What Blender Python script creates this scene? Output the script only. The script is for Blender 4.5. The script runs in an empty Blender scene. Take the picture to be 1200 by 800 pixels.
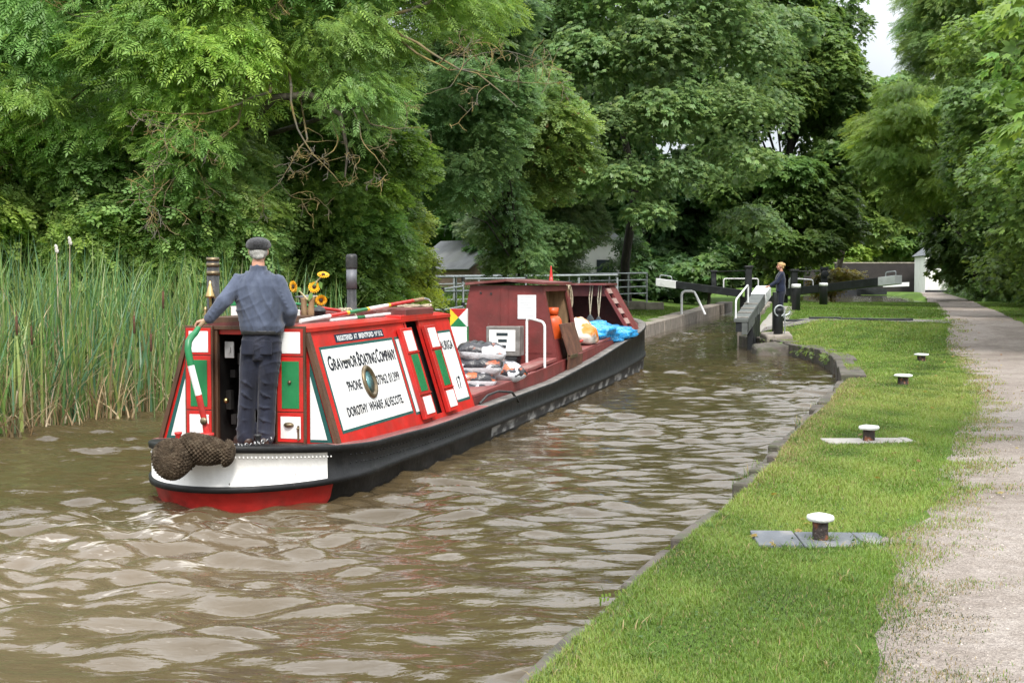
import bpy, math, random
import numpy as np
from mathutils import Vector, Matrix, Euler

SC = bpy.context.scene
COL = SC.collection
R = math.radians
# ------------------------------------------------------------------ camera
cam_d = bpy.data.cameras.new('camera')
cam_d.sensor_width = 36.0
cam_d.lens = 46.2
cam_d.clip_start = 0.1
cam_d.clip_end = 2000
cam = bpy.data.objects.new('camera', cam_d)
COL.objects.link(cam)
cam.location = (0, 0, 1.9)
cam.rotation_euler = (R(90 - 2.6), 0, 0)
SC.camera = cam
# ------------------------------------------------------------------ world: bright overcast sky
SUN_EL, SUN_AZ = 50.0, 168.0          # azimuth clockwise from +Y: light from behind right
W = bpy.data.worlds.new('World')
SC.world = W
W.use_nodes = True
wn, wl = W.node_tree.nodes, W.node_tree.links
wn.clear()
w_out = wn.new('ShaderNodeOutputWorld')
w_bg = wn.new('ShaderNodeBackground')
w_bg.inputs['Strength'].default_value = 0.125
w_sky = wn.new('ShaderNodeTexSky')
w_sky.sky_type = 'NISHITA'
w_sky.sun_disc = False
w_sky.sun_elevation = R(SUN_EL)
w_sky.sun_rotation = R(SUN_AZ)
w_tc = wn.new('ShaderNodeTexCoord')
w_no = wn.new('ShaderNodeTexNoise')
w_no.inputs['Scale'].default_value = 2.2
w_no.inputs['Detail'].default_value = 6
w_ra = wn.new('ShaderNodeValToRGB')
w_ra.color_ramp.elements[0].position = 0.30
w_ra.color_ramp.elements[0].color = (4.2, 4.5, 4.9, 1)
w_ra.color_ramp.elements[1].position = 0.68
w_ra.color_ramp.elements[1].color = (10.0, 10.1, 10.2, 1)
w_mx = wn.new('ShaderNodeMix')
w_mx.data_type = 'RGBA'
w_mx.inputs[0].default_value = 0.85
wl.new(w_tc.outputs['Generated'], w_no.inputs['Vector'])
wl.new(w_no.outputs['Fac'], w_ra.inputs['Fac'])
wl.new(w_sky.outputs['Color'], w_mx.inputs[6])
w_sx = wn.new('ShaderNodeSeparateXYZ')
w_zr = wn.new('ShaderNodeMapRange')
w_zr.inputs['From Min'].default_value = 0.15
w_zr.inputs['From Max'].default_value = 0.70
w_zr.inputs['To Min'].default_value = 0.85
w_zr.inputs['To Max'].default_value = 2.6
w_vm = wn.new('ShaderNodeVectorMath')
w_vm.operation = 'SCALE'
wl.new(w_tc.outputs['Generated'], w_sx.inputs[0])
wl.new(w_sx.outputs['Z'], w_zr.inputs['Value'])
wl.new(w_ra.outputs['Color'], w_vm.inputs[0])
wl.new(w_zr.outputs['Result'], w_vm.inputs['Scale'])
wl.new(w_vm.outputs[0], w_mx.inputs[7])
wl.new(w_mx.outputs[2], w_bg.inputs['Color'])
wl.new(w_bg.outputs[0], w_out.inputs['Surface'])
# sun, veiled by cloud
sd = bpy.data.lights.new('sun', 'SUN')
sd.energy = 3.0
sd.angle = R(12)
sd.color = (1.0, 0.95, 0.88)
sun = bpy.data.objects.new('sun', sd)
COL.objects.link(sun)
_d = Vector((math.sin(R(SUN_AZ)) * math.cos(R(SUN_EL)), math.cos(R(SUN_AZ)) * math.cos(R(SUN_EL)), math.sin(R(SUN_EL))))
sun.rotation_euler = (-_d).to_track_quat('-Z', 'Y').to_euler()
SC.view_settings.view_transform = 'Standard'
SC.view_settings.look = 'None'
SC.view_settings.exposure = 0.42
SC.view_settings.gamma = 1.0
SC.view_settings.use_curve_mapping = False
SC.render.engine = 'CYCLES'
SC.cycles.use_denoising = True
SC.cycles.denoiser = 'OPENIMAGEDENOISE'
SC.cycles.max_bounces = 6
SC.cycles.diffuse_bounces = 3
SC.cycles.glossy_bounces = 3
SC.cycles.transmission_bounces = 4
SC.cycles.sample_clamp_indirect = 6
SC.cycles.use_adaptive_sampling = True
SC.cycles.adaptive_threshold = 0.015

RNG = np.random.default_rng(7)
random.seed(7)
# ------------------------------------------------------------------ helpers
def lin(r, g, b):
    f = lambda c: (c / 255 / 12.92) if c / 255 <= 0.04045 else ((c / 255 + 0.055) / 1.055) ** 2.4
    return (f(r), f(g), f(b))

def mat(name, color, rough=0.6, metal=0.0, dirt=None, dirt_scale=4.0, dirt_lo=0.5, dirt_hi=0.7,
        jitter=0.12, jscale=6.0, bump=0.0, bscale=40.0, spec=0.5, sheen=0.0, dirt2=None, d2_scale=30.0, d2_lo=.6, d2_hi=.66, stretch=(1, 1, 1), detail=5):
    """principled paint / stone / metal with large scale tone drift, patches of wear and fine relief"""
    m = bpy.data.materials.new(name)
    m.use_nodes = True
    nt = m.node_tree
    n, l = nt.nodes, nt.links
    b = n['Principled BSDF']
    tc = n.new('ShaderNodeTexCoord')
    mp = n.new('ShaderNodeMapping')
    mp.inputs['Scale'].default_value = stretch
    l.new(tc.outputs['Object'], mp.inputs['Vector'])
    vec = mp.outputs['Vector']
    def noise(scale, det=detail):
        t = n.new('ShaderNodeTexNoise')
        t.inputs['Scale'].default_value = scale
        t.inputs['Detail'].default_value = det
        l.new(vec, t.inputs['Vector'])
        return t.outputs['Fac']
    def mixc(fac, a, c):
        x = n.new('ShaderNodeMix'); x.data_type = 'RGBA'
        if isinstance(fac, float): x.inputs[0].default_value = fac
        else: l.new(fac, x.inputs[0])
        for i, v in ((6, a), (7, c)):
            if hasattr(v, 'links'): l.new(v, x.inputs[i])
            else: x.inputs[i].default_value = (*v, 1)
        return x.outputs[2]
    def ramp(fac, lo, hi):
        r = n.new('ShaderNodeMapRange')
        r.inputs['From Min'].default_value = lo
        r.inputs['From Max'].default_value = hi
        l.new(fac, r.inputs['Value'])
        return r.outputs['Result']
    dark = tuple(c * (1 - jitter * 1.6) for c in color)
    lite = tuple(min(1, c * (1 + jitter)) for c in color)
    c = mixc(ramp(noise(jscale), .3, .7), dark, lite)
    if dirt: c = mixc(ramp(noise(dirt_scale), dirt_lo, dirt_hi), c, dirt)
    if dirt2: c = mixc(ramp(noise(d2_scale), d2_lo, d2_hi), c, dirt2)
    l.new(c, b.inputs['Base Color'])
    b.inputs['Metallic'].default_value = metal
    b.inputs['Specular IOR Level'].default_value = spec
    if sheen: b.inputs['Sheen Weight'].default_value = sheen
    rr = n.new('ShaderNodeMapRange')
    rr.inputs['To Min'].default_value = max(.03, rough - .12)
    rr.inputs['To Max'].default_value = min(1, rough + .12)
    l.new(noise(jscale * 2.3), rr.inputs['Value'])
    l.new(rr.outputs['Result'], b.inputs['Roughness'])
    if bump:
        bp = n.new('ShaderNodeBump')
        bp.inputs['Strength'].default_value = bump
        bp.inputs['Distance'].default_value = 0.02
        l.new(noise(bscale, 6), bp.inputs['Height'])
        l.new(bp.outputs['Normal'], b.inputs['Normal'])
    return m

def leaf_mat(name, trans=0.35, rough=0.42, spec=0.45):
    """thin leaves: colour from the per leaf attribute, light passes through"""
    m = bpy.data.materials.new(name)
    m.use_nodes = True
    n, l = m.node_tree.nodes, m.node_tree.links
    b = n['Principled BSDF']
    out = n['Material Output']
    at = n.new('ShaderNodeAttribute'); at.attribute_name = 'tint'
    l.new(at.outputs['Color'], b.inputs['Base Color'])
    b.inputs['Roughness'].default_value = rough
    b.inputs['Specular IOR Level'].default_value = spec
    tr = n.new('ShaderNodeBsdfTranslucent')
    hs = n.new('ShaderNodeHueSaturation')
    hs.inputs['Hue'].default_value = 0.485
    hs.inputs['Saturation'].default_value = 1.1
    hs.inputs['Value'].default_value = 1.5
    l.new(at.outputs['Color'], hs.inputs['Color'])
    l.new(hs.outputs['Color'], tr.inputs['Color'])
    mx = n.new('ShaderNodeMixShader')
    mx.inputs[0].default_value = trans
    l.new(b.outputs[0], mx.inputs[1]); l.new(tr.outputs[0], mx.inputs[2])
    l.new(mx.outputs[0], out.inputs['Surface'])
    return m

def tag(o, label=None, cat=None, group=None, kind=None):
    if label: o['label'] = label
    if cat: o['category'] = cat
    if group: o['group'] = group
    if kind: o['kind'] = kind
    return o

def thing(name, label, cat, loc=(0, 0, 0), rotz=0.0, group=None):
    o = bpy.data.objects.new(name, None)
    COL.objects.link(o)
    o.location = loc
    o.rotation_euler = (0, 0, rotz)
    o.empty_display_size = .2
    return tag(o, label, cat, group)

def copy_tree(o, parent=None):
    c = o.copy()
    COL.objects.link(c)
    if parent is not None:
        c.parent = parent
    for ch in [x for x in bpy.data.objects if x.parent == o]:
        copy_tree(ch, c)
    return c

class MB:
    """collects shapes and links them as ONE mesh object"""
    def __init__(s):
        s.v, s.f, s.m, s.sm = [], [], [], []
        s.cur = 0
        s.smooth = False
    def add(s, vs, fs, smooth=None):
        o = len(s.v)
        s.v.extend([tuple(x) for x in vs])
        for f in fs:
            s.f.append(tuple(i + o for i in f)); s.m.append(s.cur)
            s.sm.append(s.smooth if smooth is None else smooth)
        return s
    def box(s, c, d, rot=None, M=None):
        hx, hy, hz = d[0] / 2, d[1] / 2, d[2] / 2
        vs = [Vector((x * hx, y * hy, z * hz)) for x in (-1, 1) for y in (-1, 1) for z in (-1, 1)]
        if rot: 
            E = Euler(rot).to_matrix(); vs = [E @ v for v in vs]
        vs = [v + Vector(c) for v in vs]
        if M: vs = [M @ v for v in vs]
        return s.add(vs, [(0, 1, 3, 2), (4, 6, 7, 5), (0, 4, 5, 1), (2, 3, 7, 6), (0, 2, 6, 4), (1, 5, 7, 3)], False)
    def hexa(s, p):
        """8 points: bottom loop 0-3, top loop 4-7"""
        return s.add(p, [(3, 2, 1, 0), (4, 5, 6, 7), (0, 1, 5, 4), (1, 2, 6, 5), (2, 3, 7, 6), (3, 0, 4, 7)], False)
    def tube(s, pts, r, n=8, caps=True, smooth=True):
        pts = [Vector(p) for p in pts]
        rr = r if isinstance(r, (list, tuple)) else [r] * len(pts)
        rings = []
        up = None
        for i, p in enumerate(pts):
            t = (pts[min(i + 1, len(pts) - 1)] - pts[max(i - 1, 0)])
            if t.length < 1e-9: t = Vector((0, 0, 1))
            t.normalize()
            if up is None:
                up = Vector((0, 0, 1)) if abs(t.z) < .9 else Vector((1, 0, 0))
            a = t.cross(up)
            if a.length < 1e-6: a = t.orthogonal()
            a.normalize(); b = a.cross(t); up = b
            rings.append([p + (a * math.cos(2 * math.pi * k / n) + b * math.sin(2 * math.pi * k / n)) * rr[i] for k in range(n)])
        vs = [v for ring in rings for v in ring]
        fs = []
        for i in range(len(pts) - 1):
            for k in range(n):
                k2 = (k + 1) % n
                fs.append((i * n + k, i * n + k2, (i + 1) * n + k2, (i + 1) * n + k))
        s.add(vs, fs, smooth)
        if caps:
            s.add(rings[0], [tuple(range(n))], False)
            s.add(rings[-1], [tuple(reversed(range(n)))], False)
        return s
    def lathe(s, prof, n=24, M=None, smooth=True):
        """profile of (radius, height) spun about local Z"""
        vs, fs = [], []
        for r, h in prof:
            for k in range(n):
                a = 2 * math.pi * k / n
                v = Vector((r * math.cos(a), r * math.sin(a), h))
                vs.append(M @ v if M else v)
        for i in range(len(prof) - 1):
            for k in range(n):
                k2 = (k + 1) % n
                fs.append((i * n + k, i * n + k2, (i + 1) * n + k2, (i + 1) * n + k))
        if prof[0][0] > 1e-5: fs.append(tuple(reversed(range(n))))
        if prof[-1][0] > 1e-5: fs.append(tuple((len(prof) - 1) * n + k for k in range(n)))
        return s.add(vs, fs, smooth)
    def prism(s, poly, h, M=None):
        """polygon in local XY extruded along +Z by h"""
        n = len(poly)
        vs = [Vector((x, y, 0)) for x, y in poly] + [Vector((x, y, h)) for x, y in poly]
        if M: vs = [M @ v for v in vs]
        fs = [tuple(reversed(range(n))), tuple(range(n, 2 * n))]
        fs += [(k, (k + 1) % n, n + (k + 1) % n, n + k) for k in range(n)]
        return s.add(vs, fs, False)
    def ball(s, c, r, n=12, m=8, M=None):
        r = r if isinstance(r, (tuple, list)) else (r, r, r)
        vs, fs = [], []
        for i in range(m + 1):
            th = math.pi * i / m
            for k in range(n):
                a = 2 * math.pi * k / n
                v = Vector((r[0] * math.sin(th) * math.cos(a), r[1] * math.sin(th) * math.sin(a), r[2] * math.cos(th)))
                if M: v = M @ v
                vs.append(v + Vector(c))
        for i in range(m):
            for k in range(n):
                k2 = (k + 1) % n
                fs.append((i * n + k, (i + 1) * n + k, (i + 1) * n + k2, i * n + k2))
        return s.add(vs, fs, True)
    def build(s, name, mats, parent=None, bevel=0.0, weld=False):
        me = bpy.data.meshes.new(name)
        me.from_pydata(s.v, [], s.f)
        me.validate()
        ms = mats if isinstance(mats, (list, tuple)) else [mats]
        for x in ms: me.materials.append(x)
        if len(me.polygons) == len(s.f):
            me.polygons.foreach_set('material_index', s.m)
            me.polygons.foreach_set('use_smooth', s.sm)
        o = bpy.data.objects.new(name, me)
        COL.objects.link(o)
        if parent is not None: o.parent = parent
        if weld:
            w = o.modifiers.new('weld', 'WELD'); w.merge_threshold = 1e-4
        if bevel:
            b = o.modifiers.new('bevel', 'BEVEL')
            b.width = bevel; b.segments = 2; b.limit_method = 'ANGLE'; b.angle_limit = R(40)
        return o

def np_mesh(name, V, F, mats, parent=None, tint=None, smooth=False, mi=None, nor=None):
    """fast mesh from arrays; F is (n,3) or (n,4); nor bends the shading normals of leaf sheets"""
    me = bpy.data.meshes.new(name)
    V = np.ascontiguousarray(V, dtype=np.float32); F = np.ascontiguousarray(F, dtype=np.int32)
    k = F.shape[1]
    me.vertices.add(len(V)); me.vertices.foreach_set('co', V.ravel())
    me.loops.add(F.size); me.loops.foreach_set('vertex_index', F.ravel())
    me.polygons.add(len(F))
    me.polygons.foreach_set('loop_start', np.arange(0, F.size, k, dtype=np.int32))
    me.polygons.foreach_set('loop_total', np.full(len(F), k, dtype=np.int32))
    if smooth: me.polygons.foreach_set('use_smooth', np.ones(len(F), dtype=bool))
    for x in (mats if isinstance(mats, (list, tuple)) else [mats]): me.materials.append(x)
    if mi is not None: me.polygons.foreach_set('material_index', np.ascontiguousarray(mi, dtype=np.int32))
    me.update(calc_edges=True)
    if tint is not None:
        a = me.color_attributes.new('tint', 'FLOAT_COLOR', 'POINT')
        t = np.ones((len(V), 4), dtype=np.float32); t[:, :3] = tint
        a.data.foreach_set('color', t.ravel())
    o = bpy.data.objects.new(name, me)
    COL.objects.link(o)
    if parent is not None: o.parent = parent
    return o

def smooth01(a, b, x):
    t = np.clip((np.asarray(x, float) - a) / (b - a), 0, 1)
    return t * t * (3 - 2 * t)

def evaluated(o):
    dg = bpy.context.evaluated_depsgraph_get()
    me = bpy.data.meshes.new_from_object(o.evaluated_get(dg))
    return me

def fused(mb, name, mats, parent=None, voxel=.012, smooth_it=4, loc=None):
    """many overlapping shapes melted into one continuous skin"""
    o = mb.build(name + '_raw', mats)
    r = o.modifiers.new('r', 'REMESH'); r.mode = 'VOXEL'; r.voxel_size = voxel; r.use_smooth_shade = True
    s = o.modifiers.new('s', 'SMOOTH'); s.iterations = smooth_it; s.factor = .5
    bpy.context.view_layer.update()
    me = evaluated(o)
    raw = o.data
    bpy.data.objects.remove(o); bpy.data.meshes.remove(raw)
    me.name = name
    me.materials.clear()
    for x in (mats if isinstance(mats, (list, tuple)) else [mats]): me.materials.append(x)
    me.polygons.foreach_set('use_smooth', np.ones(len(me.polygons), dtype=bool))
    no = bpy.data.objects.new(name, me)
    COL.objects.link(no)
    if parent is not None: no.parent = parent
    return no

def text_mesh(s, small_caps=False, extrude=0.0):
    """letter outlines as vertices and faces, origin bottom left, height of capitals about .7"""
    cu = bpy.data.curves.new('lettering', 'FONT')
    cu.body = s
    cu.fill_mode = 'FRONT'
    cu.resolution_u = 3
    cu.extrude = extrude
    if small_caps:
        cu.small_caps_scale = .78
        for i, ch in enumerate(s):
            cu.body_format[i].use_small_caps = True
    o = bpy.data.objects.new('lettering', cu)
    COL.objects.link(o)
    bpy.context.view_layer.update()
    me = evaluated(o)
    V = np.array([v.co[:] for v in me.vertices]); F = [tuple(p.vertices) for p in me.polygons]
    bpy.data.objects.remove(o); bpy.data.curves.remove(cu); bpy.data.meshes.remove(me)
    return V, F

def put_text(mb, s, O, U, Vv, w, h, small_caps=False, bold=0.0):
    """fit the words in a w x h rectangle whose lower left corner is O; bold adds offset copies of the strokes"""
    V, F = text_mesh(s, small_caps)
    mn, mx = V.min(0), V.max(0)
    sx, sy = w / (mx[0] - mn[0]), h / (mx[1] - mn[1])
    O, U, Vv = Vector(O), Vector(U), Vector(Vv)
    N = U.cross(Vv).normalized()
    offs = [(0, 0)] if not bold else [(-bold, 0), (bold, 0), (0, bold), (0, -bold)]
    for k, (dx, dy) in enumerate(offs):
        vs = [O + U * ((v[0] - mn[0]) * sx + dx) + Vv * ((v[1] - mn[1]) * sy + dy) + N * (k * .0004) for v in V]
        mb.add(vs, F, False)
# ------------------------------------------------------------------ materials
M = {}
M['red'] = mat('red_gloss_paint', (.50, .018, .014), .34, jitter=.14, jscale=4, dirt=(.26, .030, .022), dirt_scale=3.2, dirt_lo=.5, dirt_hi=.8, spec=.5, bump=.10, bscale=16, dirt2=(.30, .12, .10), d2_scale=34, d2_lo=.68, d2_hi=.80)
M['signred'] = M['red']
M['white'] = mat('white_paint', (.74, .74, .73), .42, jitter=.04, dirt=(.50, .47, .42), dirt_scale=4, dirt_lo=.50, dirt_hi=.9, bump=.10, bscale=16, dirt2=(.45, .38, .30), d2_scale=26, d2_lo=.68, d2_hi=.85)
M['hullwhite'] = mat('white_hull_paint', (.70, .69, .66), .5, jitter=.05, dirt=(.36, .33, .28), dirt_scale=4, dirt_lo=.56, dirt_hi=.9, dirt2=(.03, .025, .022), d2_scale=16, d2_lo=.705, d2_hi=.72, bump=.25, bscale=14)
M['hullred'] = mat('red_hull_paint', (.48, .022, .018), .5, jitter=.15, dirt=(.20, .025, .02), dirt_scale=4, dirt_lo=.5, dirt_hi=.8, bump=.25, bscale=14)
M['green'] = mat('green_paint', (.012, .17, .055), .38, jitter=.12, bump=.04)
M['teal'] = mat('dark_green_line', (.010, .085, .075), .4, jitter=.1)
M['navy'] = mat('dark_blue_paint', (.012, .022, .045), .4, jitter=.1)
M['ink'] = mat('black_lettering', (.010, .013, .022), .45, jitter=.2)
M['letterwhite'] = mat('white_lettering', (.72, .73, .74), .45, jitter=.03)
M['brown'] = mat('brown_wood_trim', (.085, .040, .020), .55, jitter=.25, jscale=14, stretch=(1, 1, .2), bump=.2, bscale=60)
M['hull'] = mat('black_bitumen', (.006, .0064, .007), .55, jitter=.4, jscale=3, dirt=(.017, .0165, .016), dirt_scale=5, dirt_lo=.55, dirt_hi=.85, dirt2=(.07, .065, .06), d2_scale=24, d2_lo=.69, d2_hi=.76, bump=.35, bscale=12, spec=.35)
M['limescale'] = mat('worn_waterline', (.055, .055, .055), .7, jitter=.3, jscale=3, dirt=(.33, .33, .32), dirt_scale=6, dirt_lo=.48, dirt_hi=.62, bump=.4, bscale=20, stretch=(1, .4, 1))
M['cap'] = mat('grey_gunwale', (.16, .145, .13), .7, jitter=.25, jscale=4, dirt=(.07, .065, .06), dirt_scale=7, dirt_lo=.5, dirt_hi=.75, bump=.3, bscale=22)
M['maroon'] = mat('maroon_paint', (.155, .024, .022), .52, jitter=.18, jscale=2.5, dirt=(.085, .020, .016), dirt_scale=3.2, dirt_lo=.5, dirt_hi=.8, dirt2=(.22, .14, .12), d2_scale=22, d2_lo=.66, d2_hi=.8, bump=.15, bscale=18)
M['maroonroof'] = mat('maroon_roof_paint', (.14, .030, .026), .55, jitter=.2, jscale=3, dirt=(.24, .15, .13), dirt_scale=5, dirt_lo=.55, dirt_hi=.85, bump=.15)
M['plankred'] = mat('faded_red_plank', (.20, .050, .045), .6, jitter=.25, jscale=7, stretch=(1, .15, 1), dirt=(.27, .16, .14), dirt_scale=5, dirt_lo=.5, dirt_hi=.8, bump=.2, bscale=50)
M['darkin'] = mat('liner_and_floor_black', (.012, .010, .009), .8, jitter=.3)  # near-black: cabin shade put into the liners' colour; also the hold floor
M['rustflap'] = mat('brown_rusty_flap', (.095, .036, .020), .6, jitter=.3, jscale=5, dirt=(.19, .085, .04), dirt_scale=6, dirt_lo=.5, dirt_hi=.8, bump=.3)
M['brass'] = mat('brass', (.50, .36, .16), .32, 1.0, jitter=.2, dirt=(.16, .11, .06), dirt_scale=14, dirt_lo=.5, dirt_hi=.8)
M['brassold'] = mat('tarnished_brass', (.20, .155, .095), .42, .8, jitter=.25, jscale=15)
M['steel'] = mat('galvanised_steel', (.42, .45, .47), .45, .55, jitter=.12, jscale=12, dirt=(.24, .25, .25), dirt_scale=6, dirt_lo=.5, dirt_hi=.8)
M['chain'] = mat('chain_steel', (.40, .40, .40), .4, .8, jitter=.2)
M['blackiron'] = mat('black_iron', (.017, .017, .018), .5, jitter=.3, dirt=(.05, .045, .04), dirt_scale=7, dirt_lo=.55, dirt_hi=.8, bump=.2)
M['greypipe'] = mat('grey_pipe', (.13, .135, .15), .55, .2, jitter=.2, jscale=12)
M['timber'] = mat('bare_weathered_wood', (.25, .16, .085), .65, jitter=.25, jscale=12, stretch=(1, 1, .2), bump=.25)
M['rope'] = mat('old_brown_rope', (.060, .043, .028), .9, jitter=.35, jscale=14, dirt=(.11, .085, .058), dirt_scale=20, dirt_lo=.5, dirt_hi=.7, bump=.8, bscale=90, spec=.15)
M['palerope'] = mat('pale_rope', (.42, .36, .26), .85, jitter=.2, jscale=30, bump=.5, bscale=120, spec=.2)
M['orange'] = mat('orange_paint', (.62, .085, .012), .42, jitter=.15, dirt=(.36, .06, .02), dirt_scale=8, dirt_lo=.55, dirt_hi=.8)
M['orangerope'] = mat('orange_rope', (.60, .16, .05), .8, jitter=.25, jscale=30, bump=.4, bscale=120)
M['yellow'] = mat('yellow_paint', (.72, .47, .02), .45, jitter=.12)
M['petal'] = mat('sunflower_petal', (.80, .42, .01), .6, jitter=.2, jscale=40)
M['seed'] = mat('sunflower_centre', (.055, .028, .012), .9, jitter=.4, jscale=60)
M['stem'] = mat('pale_flower_stalk', (.42, .36, .20), .7, jitter=.25, jscale=20)
M['flowerleaf'] = mat('flower_leaf', (.10, .20, .035), .6, jitter=.25, jscale=20)
M['bag'] = mat('printed_coal_bag', (.030, .030, .036), .32, jitter=.3, jscale=6, dirt=(.46, .10, .025), dirt_scale=5, dirt_lo=.56, dirt_hi=.64, dirt2=(.55, .55, .58), d2_scale=3.4, d2_lo=.56, d2_hi=.575, bump=.5, bscale=16, detail=3, stretch=(1.2, .8, 1.6))
M['bagwhite'] = mat('white_bag_plastic', (.60, .61, .64), .3, jitter=.12, jscale=9, dirt=(.25, .26, .28), dirt_scale=9, dirt_lo=.58, dirt_hi=.75, bump=.6, bscale=18)
M['bluetarp'] = mat('blue_plastic_sheet', (.025, .30, .66), .28, jitter=.3, jscale=9, dirt=(.25, .60, .85), dirt_scale=12, dirt_lo=.55, dirt_hi=.75, bump=.6, bscale=18)
M['bluepaint'] = mat('blue_paint', (.02, .09, .30), .5, jitter=.2)
M['greytarp'] = mat('dark_grey_sheet', (.055, .065, .07), .6, jitter=.25, bump=.3)
M['slate'] = mat('slate_slab', (.105, .115, .128), .78, jitter=.2, jscale=5, stretch=(1, .5, 1), dirt=(.25, .23, .20), dirt_scale=5, dirt_lo=.55, dirt_hi=.8, bump=.3, bscale=28)
M['paleslab'] = mat('pale_concrete', (.34, .32, .29), .8, jitter=.12, jscale=6, dirt=(.20, .18, .15), dirt_scale=6, dirt_lo=.5, dirt_hi=.8, bump=.3)
M['cappaint'] = mat('white_bollard_paint', (.78, .78, .77), .45, jitter=.04, dirt=(.42, .40, .36), dirt_scale=14, dirt_lo=.52, dirt_hi=.8, bump=.35, bscale=50, dirt2=(.10, .07, .05), d2_scale=30, d2_lo=.70, d2_hi=.73)
M['rustpost'] = mat('rusty_iron', (.030, .020, .016), .75, jitter=.4, jscale=20, dirt=(.19, .062, .025), dirt_scale=14, dirt_lo=.48, dirt_hi=.62, dirt2=(.50, .47, .43), d2_scale=22, d2_lo=.66, d2_hi=.69, bump=.6, bscale=50)
M['stone'] = mat('old_canal_stone', (.085, .072, .060), .9, jitter=.3, jscale=3, dirt=(.055, .062, .030), dirt_scale=4, dirt_lo=.48, dirt_hi=.7, dirt2=(.17, .155, .135), d2_scale=9, d2_lo=.58, d2_hi=.72, bump=.9, bscale=14)
M['lockstone'] = mat('lock_coping_stone', (.27, .235, .20), .85, jitter=.2, jscale=2, dirt=(.14, .12, .095), dirt_scale=3, dirt_lo=.5, dirt_hi=.75, dirt2=(.10, .12, .05), d2_scale=5, d2_lo=.62, d2_hi=.75, bump=.5, bscale=12)
M['lockpaint'] = mat('white_beam_paint', (.70, .71, .72), .5, jitter=.06, jscale=2, dirt=(.45, .46, .46), dirt_scale=3, dirt_lo=.55, dirt_hi=.8)
M['blackbeam'] = mat('black_beam_paint', (.013, .015, .018), .5, jitter=.3, jscale=2, dirt=(.045, .05, .055), dirt_scale=3, dirt_lo=.55, dirt_hi=.8, bump=.15)
M['greybeam'] = mat('worn_grey_timber', (.105, .115, .11), .75, jitter=.2, jscale=4, dirt=(.09, .10, .09), dirt_scale=4, dirt_lo=.5, dirt_hi=.7, bump=.3)
M['paper'] = mat('paper_notice', (.70, .71, .72), .7, jitter=.03)
M['skin'] = mat('skin', (.50, .25, .17), .55, jitter=.12, jscale=20, bump=.1)
M['hairgrey'] = mat('grey_hair', (.36, .35, .33), .7, jitter=.2, jscale=50, bump=.5, bscale=160)
M['hairblond'] = mat('blonde_hair', (.50, .32, .14), .6, jitter=.25, jscale=40, bump=.5, bscale=160)
M['jacket'] = mat('blue_work_jacket', (.062, .076, .116), .85, jitter=.25, jscale=5, dirt=(.082, .098, .142), dirt_scale=9, dirt_lo=.5, dirt_hi=.75, bump=.6, bscale=11, stretch=(1.4, 1.4, .55), spec=.25, sheen=.2)
M['trouser'] = mat('navy_trousers', (.017, .020, .034), .9, jitter=.3, jscale=6, dirt=(.034, .036, .050), dirt_scale=7, dirt_lo=.5, dirt_hi=.75, bump=.3, bscale=13, stretch=(1.3, 1.3, .5), spec=.2, sheen=.15)
M['tweed'] = mat('dark_tweed', (.040, .040, .044), .95, jitter=.4, jscale=70, bump=.5, bscale=150, spec=.15, sheen=.25)
M['boot'] = mat('brown_leather', (.045, .026, .018), .5, jitter=.3, jscale=20, bump=.2)
M['belt'] = mat('black_leather', (.010, .010, .011), .45, jitter=.2)
M['navyknit'] = mat('navy_jumper', (.012, .017, .040), .9, jitter=.25, bump=.3, bscale=60, spec=.2, sheen=.2)
M['bark'] = mat('grey_bark', (.075, .062, .046), .95, jitter=.35, jscale=6, stretch=(2, 2, .4), dirt=(.12, .115, .085), dirt_scale=5, dirt_lo=.5, dirt_hi=.75, bump=.9, bscale=18)
M['darkbark'] = mat('dark_bark', (.032, .028, .022), .95, jitter=.3, jscale=6, stretch=(2, 2, .4), bump=.8, bscale=18)
M['lichen'] = mat('lichen_covered_twig', (.23, .165, .052), .9, jitter=.4, jscale=4, dirt=(.10, .09, .07), dirt_scale=2, dirt_lo=.42, dirt_hi=.6)
M['brick'] = None
M['render_wall'] = mat('white_rendered_wall', (.66, .66, .63), .8, jitter=.04, jscale=1, dirt=(.5, .49, .45), dirt_scale=1.2, dirt_lo=.55, dirt_hi=.8)
M['roofsheet'] = mat('grey_roof_sheet', (.17, .178, .18), .75, jitter=.15, jscale=1.5, dirt=(.17, .18, .16), dirt_scale=1.2, dirt_lo=.5, dirt_hi=.75, bump=.3)
M['shedbrick'] = mat('pale_brick', (.30, .20, .155), .85, jitter=.2, jscale=2, bump=.4)
M['cattail'] = mat('brown_cattail', (.085, .040, .020), .95, jitter=.25, jscale=30, bump=.4, bscale=120)
M['fluff'] = mat('pale_seed_fluff', (.52, .49, .45), .95, jitter=.1, bump=.6, bscale=60)
M['strawstalk'] = mat('dry_stalk', (.36, .30, .20), .8, jitter=.2, jscale=10)
M['glass'] = mat('porthole_glass', (.10, .24, .25), .08, jitter=.3, jscale=8, spec=.6)
M['darkglass'] = mat('window_glass', (.03, .04, .05), .1, jitter=.2)
LEAF = leaf_mat('tree_leaves', .45)
GRASSM = leaf_mat('grass_blades', .30, .5, .3)
REEDM = leaf_mat('reed_blades', .25, .42, .4)

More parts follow.
